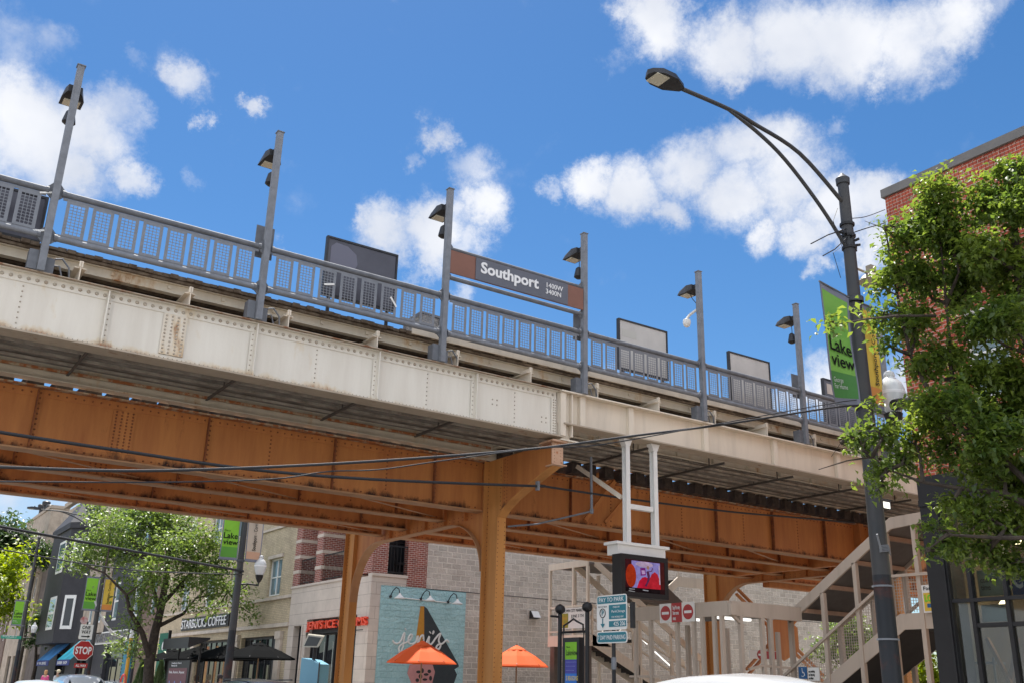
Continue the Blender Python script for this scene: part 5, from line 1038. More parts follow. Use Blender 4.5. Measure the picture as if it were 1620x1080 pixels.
m = MB(); m.prism([oY(1000, 925, 27.3), oY(1058, 930, 27.3), oY(1091, 962, 27.3), oY(1010, 948, 27.3)], (0, 1.05, 0)); m.build('roof_deck', mat('brown_roof_underside', (.13, .10, .085), .85), ls)
m = MB()
for x in (23.3, 24.7, 26.1): m.box(x-.04, x+.04, LY0-.02, LY0+.04, .13, 5.65-(x-21.3)*.62)
m.build('roof_post', M_cream, ls)
tag(MB().box(18.6, 18.602, 0, 0, 0, 0).build('x', M_white), None) if False else None
for (pa_, pb_) in (((1001, 954), (1016, 966)), ((1009, 1004), (1024, 1018)), ((1036, 1030), (1061, 1053))): MB().bar(oY(*pa_, 27.0), oY(*pb_, 27.0), .04, .03).build('strip_light', mm, ls)
# parking-lot banner on the far stair landing
t = thing('fence_banner', 'white banner with a food picture tied to the far stair landing', 'banner', (LX-.02, 27.4, 3.4)); a_, b_ = oX(882, 965, LX-.03), oX(928, 992, LX-.03)
MB().box(LX-.03, LX-.022, b_.y, a_.y, b_.z, a_.z+.05).build('banner_sheet', M_white, t); w_ = a_.y-b_.y
MB().box(LX-.036, LX-.031, a_.y-w_*.38, a_.y-.05, b_.z+.03, a_.z-.12).build('food_picture', mat('food_picture', (.45, .25, .04), .7, c2=(.10, .25, .03), nscale=6), t)
text('OLD TOWN CITY MARKET', 'banner_lettering', M_blacktxt, t, (LX-.034, a_.y-.1, a_.z-.09), (0, -1, 0), (0, 0, 1), w_*.85, .10); text('JUNE 3 TH\n- - - - - -', 'banner_lettering', M_blacktxt, t, (LX-.034, a_.y-w_*.48, b_.z+.25), (0, -1, 0), (0, 0, 1), w_*.42, .2)
# ================================================================== STREET POLES
def street_pole(X, Y, zt, label, bz, btxt=('green', 'yellow'), yaw=0, arms=True, mirror=1, acorn=True, near=False):
    t = thing('street_light_pole', label, 'street light', (X, Y, 0), 'tall street light poles along the kerb')
    r0, r1 = (.135, .085)
    m = MB(); m.tube([(X, Y, .1), (X, Y, 3.2)], [r0, r0*.93], 20); m.build('lower_pole', M_polew, t, True)
    m = MB(); m.tube([(X, Y, 3.2), (X, Y, zt-.14)], [r0*.925, r1], 20); m.lathe([(r1+.02, -.14), (r1+.025, -.04), (r1*.6, .02), (.015, .06)], (X, Y, zt), 18); m.build('upper_pole', M_pole, t, True)
    m = MB(); m.lathe([(.26, 0), (.26, .35), (.2, .42), (.16, .6)], (X, Y, .13), 12); m.build('base', M_black, t)
    if arms:
        A = [(X-.05, Y, zt-.47), (X-1.0, Y, zt-.02+.1), (X-2.0, Y, zt+.24), (X-2.5, Y, zt+.29), (X-3.45, Y, zt+.27)]
        B = [(X-.05, Y, zt-1.28), (X-.6, Y, zt-.72), (X-1.35, Y, zt-.15), (X-2.0, Y, zt+.14), (X-2.62, Y, zt+.292)]
        def sm(pts):
            q = []; pts = [Vector(p) for p in pts]
            for i in range(len(pts)-1):
                p0, p1, p2, p3 = pts[max(i-1,0)], pts[i], pts[i+1], pts[min(i+2, len(pts)-1)]
                for k in range(5): s = k/5; q.append(.5*((2*p1)+(p2-p0)*s+(2*p0-5*p1+4*p2-p3)*s*s+(3*p1-p0-3*p2+p3)*s**3))
            return q+[pts[-1]]
        m = MB(); m.tube(sm(A), .032, 10); sb_ = sm(B); m.tube(sb_, [.030 if k < len(sb_)-5 else .030-.004*(k-len(sb_)+5) for k in range(len(sb_))], 10); m.build('mast_arm', M_pole, t, True)
        hx, hz = X-3.45, zt+.27
        up = [(0, .0, .05), (.0, .07, .04), (-.25, .17, .06), (-.5, .165, .05), (-.62, .10, .035), (-.64, 0, .03)]
        m = MB(); ring = [(hx+.02, .0), (hx+.0, .055), (hx-.22, .165), (hx-.45, .165), (hx-.60, .10), (hx-.64, .0), (hx-.60, -.10), (hx-.45, -.165), (hx-.22, -.165), (hx+.0, -.055)]
        top = [(x, Y+y*.75, hz+.06+(.03 if hx-.5 < x < hx-.1 else 0)) for x, y in ring]; bot = [(x, Y+y, hz-.02) for x, y in ring]; i = len(m.v); m.v += top+bot; n = len(ring)
        m.f += [tuple(range(n)), tuple(range(2*n-1, n-1, -1))] + [(k, (k+1) % n, n+(k+1) % n, n+k) for k in range(n)]
        hd = m.build('lamp_head', M_dark, t, True); MB().box(hx-.56, hx-.34, Y-.12, Y+.12, hz-.034, hz-.021).build('lens', M_lens, hd); MB().lathe([(.025, 0), (.03, .05), (.0, .08)], (hx-.3, Y, hz+.08), 8).build('photocell', M_black, hd)
    m = MB()
    for z in (zt-.85, zt-1.05, zt-1.25): m.lathe([(.115, -.02), (.115, .02)], (X, Y, z), 12)
    for k in range(10):
        an = k*.7; z = zt-.8-.05*k; m.tube([(X+.1*math.cos(an), Y+.1*math.sin(an), z), (X+.17*math.cos(an), Y+.17*math.sin(an), z+.01)], .022, 6)
    m.build('clamp_hardware', M_black, t)
    # banners
    for s, kind in ((-1, btxt[0]), (1, btxt[1])):
        if not kind: continue
        w, h = (.62, 1.66) if s < 0 else (.36 if near else .56, 1.66)
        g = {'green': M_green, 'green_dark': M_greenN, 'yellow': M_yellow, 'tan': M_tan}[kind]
        x0 = X+s*.13; N, K = 6, 10; m = MB(); hem = MB(); low = MB(); i = 0
        def pt(u, v, dy=0):
            curl = (.22 if near else .05)*math.sin(u*math.pi*.5)*(v**1.6) if s < 0 else .04*math.sin(v*3)*u
            yy = Y + .03*math.sin(v*5+u*2) + curl*.7 + dy
            xx = x0 + s*w*(u - (.50*u*v**3.2 if near and s < 0 else 0)); zz = bz - v*h + (.13*u if near and s < 0 and v < .01 else (.13*u*(1-v) if near and s < 0 else 0))
            return (xx, yy, zz)
        def patch(mb, u0, u1, v0, v1, n, k, d0=0.0, d1=.006):
            for a_ in range(n):
                for b_ in range(k):
                    us = (u0+(u1-u0)*a_/n, u0+(u1-u0)*(a_+1)/n); vs_ = (v0+(v1-v0)*b_/k, v0+(v1-v0)*(b_+1)/k)
                    for dd in (d0, d1): mb.quad(pt(us[0], vs_[0], dd), pt(us[1], vs_[0], dd), pt(us[1], vs_[1], dd), pt(us[0], vs_[1], dd))
            return mb
        bn = patch(MB(), .06, .94, .05, .95, N, K).build('banner', g, t, True)
        hm = MB(); patch(hm, 0, .059, .0, 1, 1, K); patch(hm, .941, 1, .0, 1, 1, K); patch(hm, .0595, .9405, 0, .049, N, 1); patch(hm, .0595, .9405, .951, 1, N, 1); hm.build('hem', M_greyb, bn)
        if kind.startswith('green'):
            lo = patch(MB(), .06, .94, .745, .95, N, 3, -.003, -.002).build('lower_field', M_greend if kind == 'green' else mat('banner_leaf_shade', (.06, .2, .05), .7), bn)
            yy = Y-.012+(.03 if near else -.02)
            def btext(body, v, wd, hh, mm=M_blacktxt, x_=None):
                xa = X-.13-w*.90 if x_ is None else x_
                o = text(body, 'banner_lettering', mm, t, (xa, 0, 0), (1, 0, 0), (0, 0, 1), wd, hh, ext=.002, bold=.012)
                z_ = bz-v*h
                for vv in o.data.vertices:
                    u = ((x0)-(vv.co.x+t['_o'][0]))/w; vv_ = v - (vv.co.z+t['_o'][2])/h; P_ = pt(u, vv_, -.014); vv.co = Vector((P_[0], P_[1], P_[2])) - Vector(t['_o'])
                o.parent = bn; o['_o'] = tuple(t['_o'])
                return o
            btext('This is', .43, .22, .055); btext('Lake', .575, .50, .20); btext('view', .70, .52, .17)
            if near or Y > 70: btext('George\nFor Home', .88, .3, .15, M_lettering)
        else:
            pc = patch(MB(), .06, .94, .80, .95, N, 2, -.003, -.002).build('lower_field', M_orangeB if kind == 'yellow' else mat('banner_peach', (.55, .33, .22), .8), bn)
            text('Southport - Corridor', 'banner_lettering', M_blacktxt, t, (x0+w*.68, Y-.035, bz-h*.78), (0, 0, 1), (-1, 0, 0), h*.68, w*.30, ext=.002, bold=.01)
        m = MB(); rz = bz+.01
        for v in (0, 1): p_in = pt(0, v); p_out = pt(1.02, v); m.tube([(X, Y, p_in[2]), p_out], .014, 8)
        m.lathe([(r0, -.04), (r0, .04)], (X, Y, bz), 12); m.lathe([(r0, -.04), (r0, .04)], (X, Y, bz-h), 12); m.build('banner_rod', M_galv, t)
    if acorn:
        az = bz-h-(.12 if near else .55); ax = X+(.66 if near else .72)
        m = MB(); m.tube([(X, Y, az-.25), (X+.3, Y, az-.2), (ax, Y, az-.22), (ax, Y, az-.1)], .03, 8); m.tube([(X, Y, az-.5), (X+.35, Y, az-.22)], .02, 8); m.lathe([(.05, -.12), (.11, .0), (.13, .08), (.14, .12), (.10, .13)], (ax, Y, az), 16); m.build('acorn_bracket', M_black, t, True)
        gm = MATS.get('acorn_glass')
        if gm is None:
            gm = bpy.data.materials.new('acorn_glass'); gm.use_nodes = True; bb = gm.node_tree.nodes['Principled BSDF']; bb.inputs['Base Color'].default_value = (.72, .74, .74, 1); bb.inputs['Roughness'].default_value = .18; bb.inputs['Transmission Weight'].default_value = .25; MATS['acorn_glass'] = gm
        g = MB().lathe([(.12, .13), (.17, .25), (.205, .40), (.20, .50), (.16, .60), (.10, .66), (.075, .69), (.085, .72), (.07, .77), (.02, .80)], (ax, Y, az), 24).build('acorn_globe', gm, t, True)
        MB().lathe([(.206, .405), (.211, .43), (.206, .455)], (ax, Y, az), 24).build('globe_band', M_lettering, g, True)
    return t
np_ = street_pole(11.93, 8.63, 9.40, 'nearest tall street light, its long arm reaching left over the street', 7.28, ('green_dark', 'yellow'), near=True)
street_pole(11.25, 33.5, 9.4, 'street light with Lake view banner beside the coffee shop, its top hidden by the bridge', 7.15, ('green', 'tan'))
street_pole(11.1, 54.0, 9.2, 'street light with Lake view banner behind the STOP sign', 6.42, ('green', 'yellow'), acorn=False)
street_pole(11.0, 76.0, 10.8, 'farthest street light with green banner at the left picture edge', 6.45, ('green', None))
# bits on the near pole
m = MB()
for (z, r) in ((3.05, .145), (1.75, .145), (2.35, .148)): MB().lathe([(r, -.012), (r, .012)], (11.93, 8.63, z), 18).build('pole_band', M_galvl, np_)
for k in range(5): m.tube([(11.80, 8.53, 3.5+.02*k), (11.93, 8.48, 3.52+.02*k), (12.06, 8.55, 3.48+.02*k)], .008, 6)
m.bar((11.8, 8.5, 3.5), (11.68, 8.46, 3.72), .02, .03); m.build('steel_strap', M_galvl, np_)
for (pa_, pb_, pc_) in (((1340, 362), (1310, 372), (1283, 386)), ((1345, 372), (1320, 395), (1302, 405))):
    MB().tube([oY(*pa_, 8.6), oY(*pb_, 8.55), oY(*pc_, 8.5)], .010, 6).build('antenna_wire', M_cable, np_)
MB().tube([oY(1325, 330, 8.6), oY(1318, 350, 8.6), oY(1332, 390, 8.58), oY(1318, 400, 8.58), oY(1330, 440, 8.6)], .005, 5).build('loose_wire', M_cable, np_)
p = oY(1372, 437, 8.7); m = MB(); m.lathe([(.02, .10), (.05, .07), (.16, .02), (.22, -.06), (.15, -.12), (.03, -.14)], (p.x+.12, 8.7, p.z), 14); m.tube([(11.95, 8.65, p.z+.03), (p.x+.1, 8.7, p.z+.05)], .02, 6); m.box(p.x+.05, p.x+.18, 8.65, 8.75, p.z+.1, p.z+.2); m.build('side_luminaire', mat('side_luminaire_tan', (.32, .27, .2), .5), np_, True)
p = oY(1415, 640, 8.3); p2 = oY(1460, 632, 8.3); MB().tube([p, p2], .085, 14).build('cylinder_housing', M_black, np_, True)
# ================================================================== OVERHEAD CABLES
def cable(label, pts, r, m_=M_cable, name='overhead_cable'):
    q = []
    P_ = [oY(*p[:2], p[2]) for p in pts]
    for i in range(len(P_)-1):
        p0, p1, p2, p3 = P_[max(i-1,0)], P_[i], P_[i+1], P_[min(i+2, len(P_)-1)]
        for k in range(6): s = k/6; q.append(.5*((2*p1)+(p2-p0)*s+(2*p0-5*p1+4*p2-p3)*s*s+(3*p1-p0-3*p2+p3)*s**3))
    q.append(P_[-1]); return tag(MB().tube(q, r, 8).build(name, m_, smooth=True), label, 'cable')
cable('thick black cable running along the orange girder to a clamp on the bracket', [(-60,672,15.7),(0,683,15.7),(190,712,15.8),(400,742,15.9),(600,758,16.1),(845,768,16.6),(851,767,16.7)], .027)
cable('thick black cable from the bracket clamp rightwards behind the white screen posts', [(851,767,16.7),(1000,789,17.2),(1150,808,17.6),(1250,817,17.8),(1352,826,18.0)], .024)
cable('long black cable crossing in front of the girder up to the near street pole', [(-60,738,9.5),(0,738,9.4),(200,744,9.2),(400,739,9.0),(620,727,8.9),(845,709,8.8),(1000,689,8.75),(1150,670,8.7),(1310,645,8.65),(1368,640,8.62)], .014)
cable('thin wire slung just under the long black cable', [(-60,762,9.5),(0,761,9.4),(250,762,9.1),(430,757,8.9),(520,745,8.9),(600,742,8.85),(700,728,8.8),(850,708,8.78),(940,704,8.75),(1080,680,8.7),(1300,640,8.65),(1355,632,8.62)], .007)
cable('black overhead cable at lower left passing in front of the street tree', [(-30,825,30),(0,832,30),(200,869,31.5),(385,903,33.4)], .04)
cable('thin grey wire under the lower left cable', [(0,868,30),(200,900,31.5),(385,908,33.4)], .018, M_pole)
cable('pale looping cable hanging from the second street light', [(150,950,54),(160,975,54),(178,1000,54),(200,1010,54)], .06, M_cablewhite)
cable('thin wire from the near pole to the brick building', [(1345,346,8.7),(1370,343,9.0),(1400,332,9.6)], .007); cable('twin black wire from the near pole into the tree', [(1345,370,8.7),(1372,361,8.5),(1400,353,8.0)], .009)
m = MB(); p = oY(851, 768, 16.6); m.box(p.x-.03, p.x+.03, p.y-.03, p.y+.05, p.z-.09, p.z+.10); m.build('cable_clamp', M_galvl); tag(bpy.data.objects['cable_clamp'], 'grey clamp holding the thick black cable at the bracket', 'clamp')
# ================================================================== STREET SIGNS
t = thing('pay_to_park_sign', 'teal and white PAY TO PARK sign with 7 DAY PAID PARKING plate below', 'parking sign', (11.3, 13.7, 0)); X_ = 11.3
MB().tube([(X_+.03, 13.7, .1), (X_+.03, 13.7, 3.2)], .035, 10).build('post', M_black, t, True)
ya, yb = 14.11, 13.29; 
def rr(y0, y1, z0, z1, r, x): 
    pts = []
    for (cy, cz, a0) in ((y1-r, z1-r, 0), (y0+r, z1-r, 90), (y0+r, z0+r, 180), (y1-r, z0+r, 270)):
        for k in range(5): a = R(a0+k*22.5); pts.append((x, cy+r*math.cos(a), cz+r*math.sin(a)))
    return pts
def plate(name, y0, y1, z0, z1, r, x, m_, th=.008, par=None): return MB().prism(rr(y0, y1, z0, z1, r, x), (th, 0, 0)).build(name, m_, par or t)
plate('upper_plate', yb, ya, 2.60, 3.19, .05, X_-.012, M_white); plate('teal_header', yb+.02, ya-.02, 3.05, 3.17, .02, X_-.016, M_teal, .003)
MB().box(X_-.016, X_-.0125, yb+.02, ya-.34, 2.78, 3.02).build('teal_field', M_teal, t); MB().box(X_-.016, X_-.0125, yb+.02, ya-.34, 2.65, 2.75).build('teal_field', M_teal, t)
plate('lower_plate', yb, ya, 2.38, 2.58, .05, X_-.012, M_white); plate('teal_plate', yb+.02, ya-.02, 2.40, 2.56, .04, X_-.016, M_teal, .003)
TX = lambda s, y, z, w, h, m_=M_lettering, b=.004: text(s, 'sign_lettering', m_, t, (X_-.019, y, z), (0, -1, 0), (0, 0, 1), w, h, ext=.001, bold=b)
TX('PAY TO PARK', ya-.07, 3.075, .68, .075); TX('7 DAY PAID PARKING', ya-.04, 2.44, .74, .075); TX('PAY AT BOX', ya-.05, 2.985, .24, .025, M_blacktxt, 0); TX('P', ya-.145, 2.85, .06, .09, M_teal, .02)
TX('425 206', ya-.47, 2.665, .31, .07); TX('PAID BY', ya-.46, 2.965, .18, .03); TX('ParkChicago', ya-.42, 2.875, .36, .055); TX('FOR MOBILE PAY', ya-.42, 2.80, .32, .03)
m = MB()
for k in range(16): a0 = 2*math.pi*k/16; a1 = 2*math.pi*(k+1)/16; m.bar((X_-.018, ya-.17+.075*math.cos(a0), 2.89+.075*math.sin(a0)), (X_-.018, ya-.17+.075*math.cos(a1), 2.89+.075*math.sin(a1)), .01, .01)
m.build('ring_mark', M_blacktxt, t); m = MB(); m.bar((X_-.018, ya-.17, 2.80), (X_-.018, ya-.17, 2.68), .02, .003, (1, 0, 0)); m.prism([(X_-.019, ya-.11, 2.71), (X_-.019, ya-.23, 2.71), (X_-.019, ya-.17, 2.64)], (.003, 0, 0)); m.build('arrow_mark', M_teal, t)
m = MB(); m.box(X_+.04, X_+.10, 13.2, 13.27, 2.62, 3.05); m.build('rear_box', M_dark, t)
t2 = MB(); t2.lathe([(.045, -.1), (.045, .1)], (X_+.03, 13.7, 2.05), 10); t2.build('post_collar', M_galvl, t)
# neighbourhood kiosk
t = thing('neighbourhood_kiosk', 'black iron frame kiosk with ball finials holding a green and blue Lakeview poster', 'kiosk', (11.3, 14.8, 0)); y0k, y1k = 14.40, 15.22; X_ = 11.3
for y in (y0k, y1k):
    MB().tube([(X_, y, .1), (X_, y, 2.93)], .04, 10).build('post', M_black, t, True); MB().lathe([(.03, -.09), (.085, -.05), (.10, 0), (.085, .05), (.02, .09)], (X_, y, 3.02), 14).build('ball_finial', M_black, t, True)
m = MB(); m.tube([(X_, y0k, 2.60), (X_, y1k, 2.60)], .022, 8); m.tube([(X_, y0k+.12, 2.6), (X_, y0k+.12, 2.72), (X_, y0k+.3, 2.78), (X_, (y0k+y1k)/2, 2.83), (X_, y1k-.3, 2.78), (X_, y1k-.12, 2.72), (X_, y1k-.12, 2.6)], .018, 8); m.tube([(X_-.02, y1k, 2.88), (X_-.25, y1k-.05, 2.88)], .02, 8); m.tube([(X_, y0k, 1.5), (X_, y1k, 1.5)], .02, 8)
for y in (y0k+.1, y1k-.1): m.tube([(X_, y, .6), (X_, y, 2.6)], .012, 6)
m.build('cross_bars', M_black, t)
MB().box(X_-.05, X_+.05, y0k+.17, y1k-.17, .7, 2.50).build('poster_case', M_black, t)
yl, yr = y1k-.24, y0k+.24; pw = yl-yr
MB().box(X_-.056, X_-.051, yr, yl, 2.12, 2.42).build('green_panel', M_green, t); MB().box(X_-.056, X_-.051, yr, yl, 1.88, 2.119).build('purple_panel', mat('poster_indigo', (.05, .05, .30), .5), t); MB().box(X_-.056, X_-.051, yr, yl, .9, 1.879).build('blue_panel', mat('poster_blue', (.02, .16, .55), .5), t)
TK = lambda s, z, w, h, m_, y=None: text(s, 'poster_lettering', m_, t, (X_-.058, (yl-.03) if y is None else y, z), (0, -1, 0), (0, 0, 1), w, h, ext=.001, bold=.01)
TK('This is', 2.32, .12, .03, M_blacktxt); TK('Lakeview', 2.19, .33, .10, M_blacktxt); TK('- - - - - - - - -\n- - - - - - - -\n- - - - - - -', 1.93, .3, .15, mat('pale_ink', (.3, .32, .6), .6)); TK('5 REASONS', 1.76, .35, .08, mat('poster_gold', (.65, .5, .12), .5)); TK('ONE', 1.58, .24, .11, M_blue); TK('TWO', 1.42, .2, .10, M_blue, yl-.2)
m = MB(); m.lathe([(.03, 0), (.0, .002)], (0, 0, 0), 10) if False else None
MB().box(X_-.058, X_-.0565, yr+.03, yr+.09, 1.63, 1.69).build('red_mark', M_red, t); MB().box(X_-.058, X_-.0565, yl-.09, yl-.03, 1.42, 1.47).build('pale_mark', M_lettering, t)
# STOP sign with plates
t = thing('stop_sign', 'red octagonal STOP sign with ONE WAY plate above and ALL WAY plate below', 'road sign', (10.5, 51, 0)); YP = 51.0
c_ = oY(132, 1028, YP); rS = .47
MB().tube([(c_.x, YP+.05, .1), (c_.x, YP+.05, c_.z+1.3)], .04, 8).build('post', M_black, t)
def octa(r, y): return [(c_.x+r*math.cos(R(22.5+45*k)), y, c_.z+r*math.sin(R(22.5+45*k))) for k in range(8)]
MB().prism(octa(rS, YP), (0, .01, 0)).build('white_border', M_white, t); MB().prism(octa(rS*.94, YP-.006), (0, .005, 0)).build('red_face', M_red, t)
text('STOP', 'sign_lettering', M_lettering, t, (c_.x-.36, YP-.009, c_.z-.17), (1, 0, 0), (0, 0, 1), .72, .34, bold=.03)
MB().box(c_.x-.30, c_.x+.28, YP, YP+.01, c_.z+.50, c_.z+1.16).build('one_way_plate', M_white, t); text('ONE\nWAY', 'sign_lettering', M_blacktxt, t, (c_.x-.22, YP-.004, c_.z+.75), (1, 0, 0), (0, 0, 1), .42, .36, bold=.02)
m = MB(); m.box(c_.x-.2, c_.x+.08, YP-.006, YP-.001, c_.z+.60, c_.z+.65); m.prism([(c_.x+.08, YP-.006, c_.z+.56), (c_.x+.2, YP-.006, c_.z+.625), (c_.x+.08, YP-.006, c_.z+.69)], (0, .005, 0)); m.build('arrow_mark', M_blacktxt, t)
MB().box(c_.x-.3, c_.x+.28, YP, YP+.01, c_.z-.78, c_.z-.57).build('all_way_plate', M_red, t); text('ALL WAY', 'sign_lettering', M_lettering, t, (c_.x-.24, YP-.006, c_.z-.73), (1, 0, 0), (0, 0, 1), .46, .11, bold=.02)
tag(MB().prism([(c_.x-.19+.17*math.cos(2*math.pi*k/14), YP, c_.z+1.35+.17*math.sin(2*math.pi*k/14)) for k in range(14)], (0, .01, 0)).build('round_sticker_sign', mat('round_sign_red', (.4, .05, .04), .6, c2=(.6, .6, .6), nscale=4), None), 'small round red and white disc just above the ONE WAY plate', 'road sign')
t = thing('street_name_sign', 'green street name sign reading W ROSCOE ST at the far left', 'street sign', (10.8, 75.5, 3.7)); a_, b_ = oY(2, 1004, 75.5), oY(28, 1010, 75.5)
MB().box(a_.x, b_.x+.2, 75.5, 75.53, b_.z-.0, a_.z).build('sign_plate', mat('sign_green', (.02, .30, .20), .5), t); text('W ROSCOE ST', 'sign_lettering', M_lettering, t, (a_.x+.08, 75.49, b_.z+.07), (1, 0, 0), (0, 0, 1), (b_.x-a_.x)*.85, .15)
# pay box with solar panel
t = thing('parking_pay_box', 'pale blue parking pay box with a tilted solar panel by the ice cream shop', 'pay box', (11.5, 27.1, 0)); X_ = 11.5
m = MB(); m.box(X_, X_+.3, 26.65, 27.95, .13, 2.1); m.prism([(X_, 26.65, 2.1), (X_, 27.95, 2.1), (X_, 27.95, 2.28), (X_, 27.2, 2.22)], (.3, 0, 0)); m.build('cabinet', mat('cabinet_blue', (.12, .33, .46), .45), t)
MB().box(X_-.01, X_-.001, 26.58, 26.66, .13, 2.15).build('edge_trim', M_black, t)
m = MB(); m.tube([(X_+.1, 27.3, 2.2), (X_+.1, 27.3, 2.75)], .05, 8); m.bar((X_+.1, 27.3, 2.6), (X_+.1, 26.8, 2.9), .04, .04); m.bar((X_+.1, 27.3, 2.6), (X_+.1, 27.7, 2.85), .04, .04); m.build('mast', M_black, t)
m = MB(); pn = [oX(478, 1023, X_), oX(487, 1003, X_), oX(512, 1006, X_), oX(503, 1023, X_)]; m.prism(pn, (.03, 0, .03)); m.build('solar_panel', mat('solar_rim', (.45, .42, .34), .5), t)
c4 = sum((Vector(p) for p in pn), Vector())/4; m = MB(); m.prism([c4+(Vector(p)-c4)*.78+Vector((-.008, 0, 0)) for p in pn], (.004, 0, 0)); m.build('solar_cells', M_black, t)
# bike share map kiosk
t = thing('bike_share_map_kiosk', 'black bike share kiosk with dark red map panel beneath a black canopy', 'kiosk', (11.5, 40, 0)); X_ = 11.5
MB().box(X_-.02, X_+.06, 38.6, 41.4, .3, 2.3).build('map_case', M_black, t); MB().box(X_-.03, X_-.021, 38.8, 41.2, .4, 2.02).build('map_panel', mat('map_maroon', (.16, .05, .06), .5, noise=.2), t)
text('Southport Ave &\nRoscoe St', 'kiosk_lettering', M_lettering, t, (X_-.032, 40.9, 2.08), (0, -1, 0), (0, 0, 1), 1.3, .16); text('Ride, Return, Repeat', 'kiosk_lettering', M_lettering, t, (X_-.033, 41.1, 1.8), (0, -1, 0), (0, 0, 1), 2.0, .12)
m = MB()
for y in (41.0, 40.3, 39.5):
    for z in (1.15, 1.5): m.tube([(X_-.032, y-.1, z), (X_-.036, y-.1, z)], .06, 10)
m.build('map_icons', mat('map_icon_blue', (.2, .3, .6), .5), t)
MB().prism([(X_-.25, 38.3, 2.72), (X_+.55, 38.3, 3.05), (X_+.55, 38.3, 3.12), (X_-.25, 38.3, 3.12)], (0, 3.4, 0)).build('canopy', M_black, t)
for y in (38.6, 41.35): MB().box(X_+.3, X_+.36, y, y+.06, .13, 2.85).build('canopy_post', M_black, t)
MB().box(W-.12, W-.02, 60.2, 61.0, .5, 4.6).build('x') if False else None
t = thing('green_wall_banner', 'tall dark green banner with pale round marks behind the street tree', 'banner', (13.5, 49.6, 0)); MB().box(13.5, 13.53, 49.2, 50.8, .6, 3.7).build('banner_cloth', mat('banner_forest', (.01, .12, .07), .7), t); MB().box(13.45, 13.58, 49.1, 49.2, .13, 3.8).build('pole', M_black, t)
m = MB()
for z in (1.3, 2.2, 3.1): m.tube([(13.499, 50.0, z), (13.49, 50.0, z)], .2, 12)
m.build('round_mark', M_lettering, t)
t = thing('orange_sign_post', 'thin orange post with a red looped hose by the brown brick wall', 'post', (12.0, 52, 0)); p = oX(204, 1035, 12.6); MB().tube([(12.6, p.y, .1), (12.6, p.y, 3.5)], .09, 8).build('post', mat('post_orange', (.55, .28, .03), .6), t); MB().box(12.52, 12.68, p.y-.15, p.y+.15, 3.5, 3.9).build('cap_plate', M_lettering, t)
m = MB(); m.tube([(12.5, p.y+.5*math.cos(a*.45), 1.35+.42*math.sin(a*.45)) for a in range(14)], .05, 6, False); m.build('red_hose', mat('hose_red', (.5, .06, .05), .6), t, True)
# ================================================================== UMBRELLAS
def umbrella(X, Y, zr, zt, r, label, m_, group, n=8, cat='umbrella', nm='patio_umbrella', vent=True, rot=.2):
    t = thing(nm, label, cat, (X, Y, 0), group)
    MB().tube([(X, Y, .1), (X, Y, zt+.05)], .025, 8).build('pole', mat('umbrella_pole_wood', (.25, .16, .09), .7), t, True); MB().lathe([(.3, 0), (.3, .08), (.05, .12)], (X, Y, .12), 14).build('base', M_dark, t)
    m = MB(); R_ = [[(X+rr_*math.cos(2*math.pi*(k/n)+rot), Y+rr_*math.sin(2*math.pi*(k/n)+rot), zz) for k in range(n)] for rr_, zz in ((r, zr), (r*.97, zr+.05), (r*.6, zr+(zt-zr)*.50), (r*.25, zt-(zt-zr)*.2))]
    rings = [R_[1], R_[2], R_[3]]
    for a_, b_ in zip(rings, rings[1:]):
        for k in range(n):
            k2 = (k+1) % n; ma = tuple((Vector(a_[k])+Vector(a_[k2]))/2 - Vector((0, 0, .03))); mb_ = tuple((Vector(b_[k])+Vector(b_[k2]))/2 - Vector((0, 0, .02)))
            m.quad(a_[k], ma, mb_, b_[k]); m.quad(ma, a_[k2], b_[k2], mb_)
    for k in range(n): k2 = (k+1) % n; m.quad(R_[0][k], R_[0][k2], R_[1][k2], R_[1][k])
    c = m.build('canopy', m_, t)
    if vent: MB().lathe([(r*.30, zt-(zt-zr)*.24), (r*.28, zt-(zt-zr)*.20), (.03, zt)], (X, Y, 0), n).build('vent_cap', m_, c)
    else: MB().lathe([(r*.26, zt-(zt-zr)*.2), (.03, zt)], (X, Y, 0), n).build('vent_cap', m_, c)
    m = MB()
    for k in range(n): m.bar(R_[1][k], (X, Y, zt-.1), .02, .02)
    m.build('ribs', M_dark, c); return t
umbrella(16.02, 29.0, 2.28, 2.98, 1.13, 'orange patio umbrella in front of the ice cream mural', M_umb, 'orange patio umbrellas')
umbrella(19.7, 29.0, 2.30, 3.0, 1.1, 'orange patio umbrella just right of the tall orange column', M_umb, 'orange patio umbrellas')
umbrella(13.6, 40.8, 2.4, 3.0, 1.5, 'black cafe umbrella nearest the street light pole', M_umbk, 'black cafe umbrellas', 8, vent=False); umbrella(13.6, 44.6, 2.4, 3.0, 1.5, 'middle black cafe umbrella beside the bike share kiosk', M_umbk, 'black cafe umbrellas', 8, vent=False)
umbrella(13.6, 37.2, 2.4, 3.0, 1.4, 'black cafe umbrella right of the street light pole', M_umbk, 'black cafe umbrellas', 8, vent=False); umbrella(13.6, 48.4, 2.4, 2.95, 1.4, 'farthest black cafe umbrella behind the tree trunk', M_umbk, 'black cafe umbrellas', 8, vent=False)
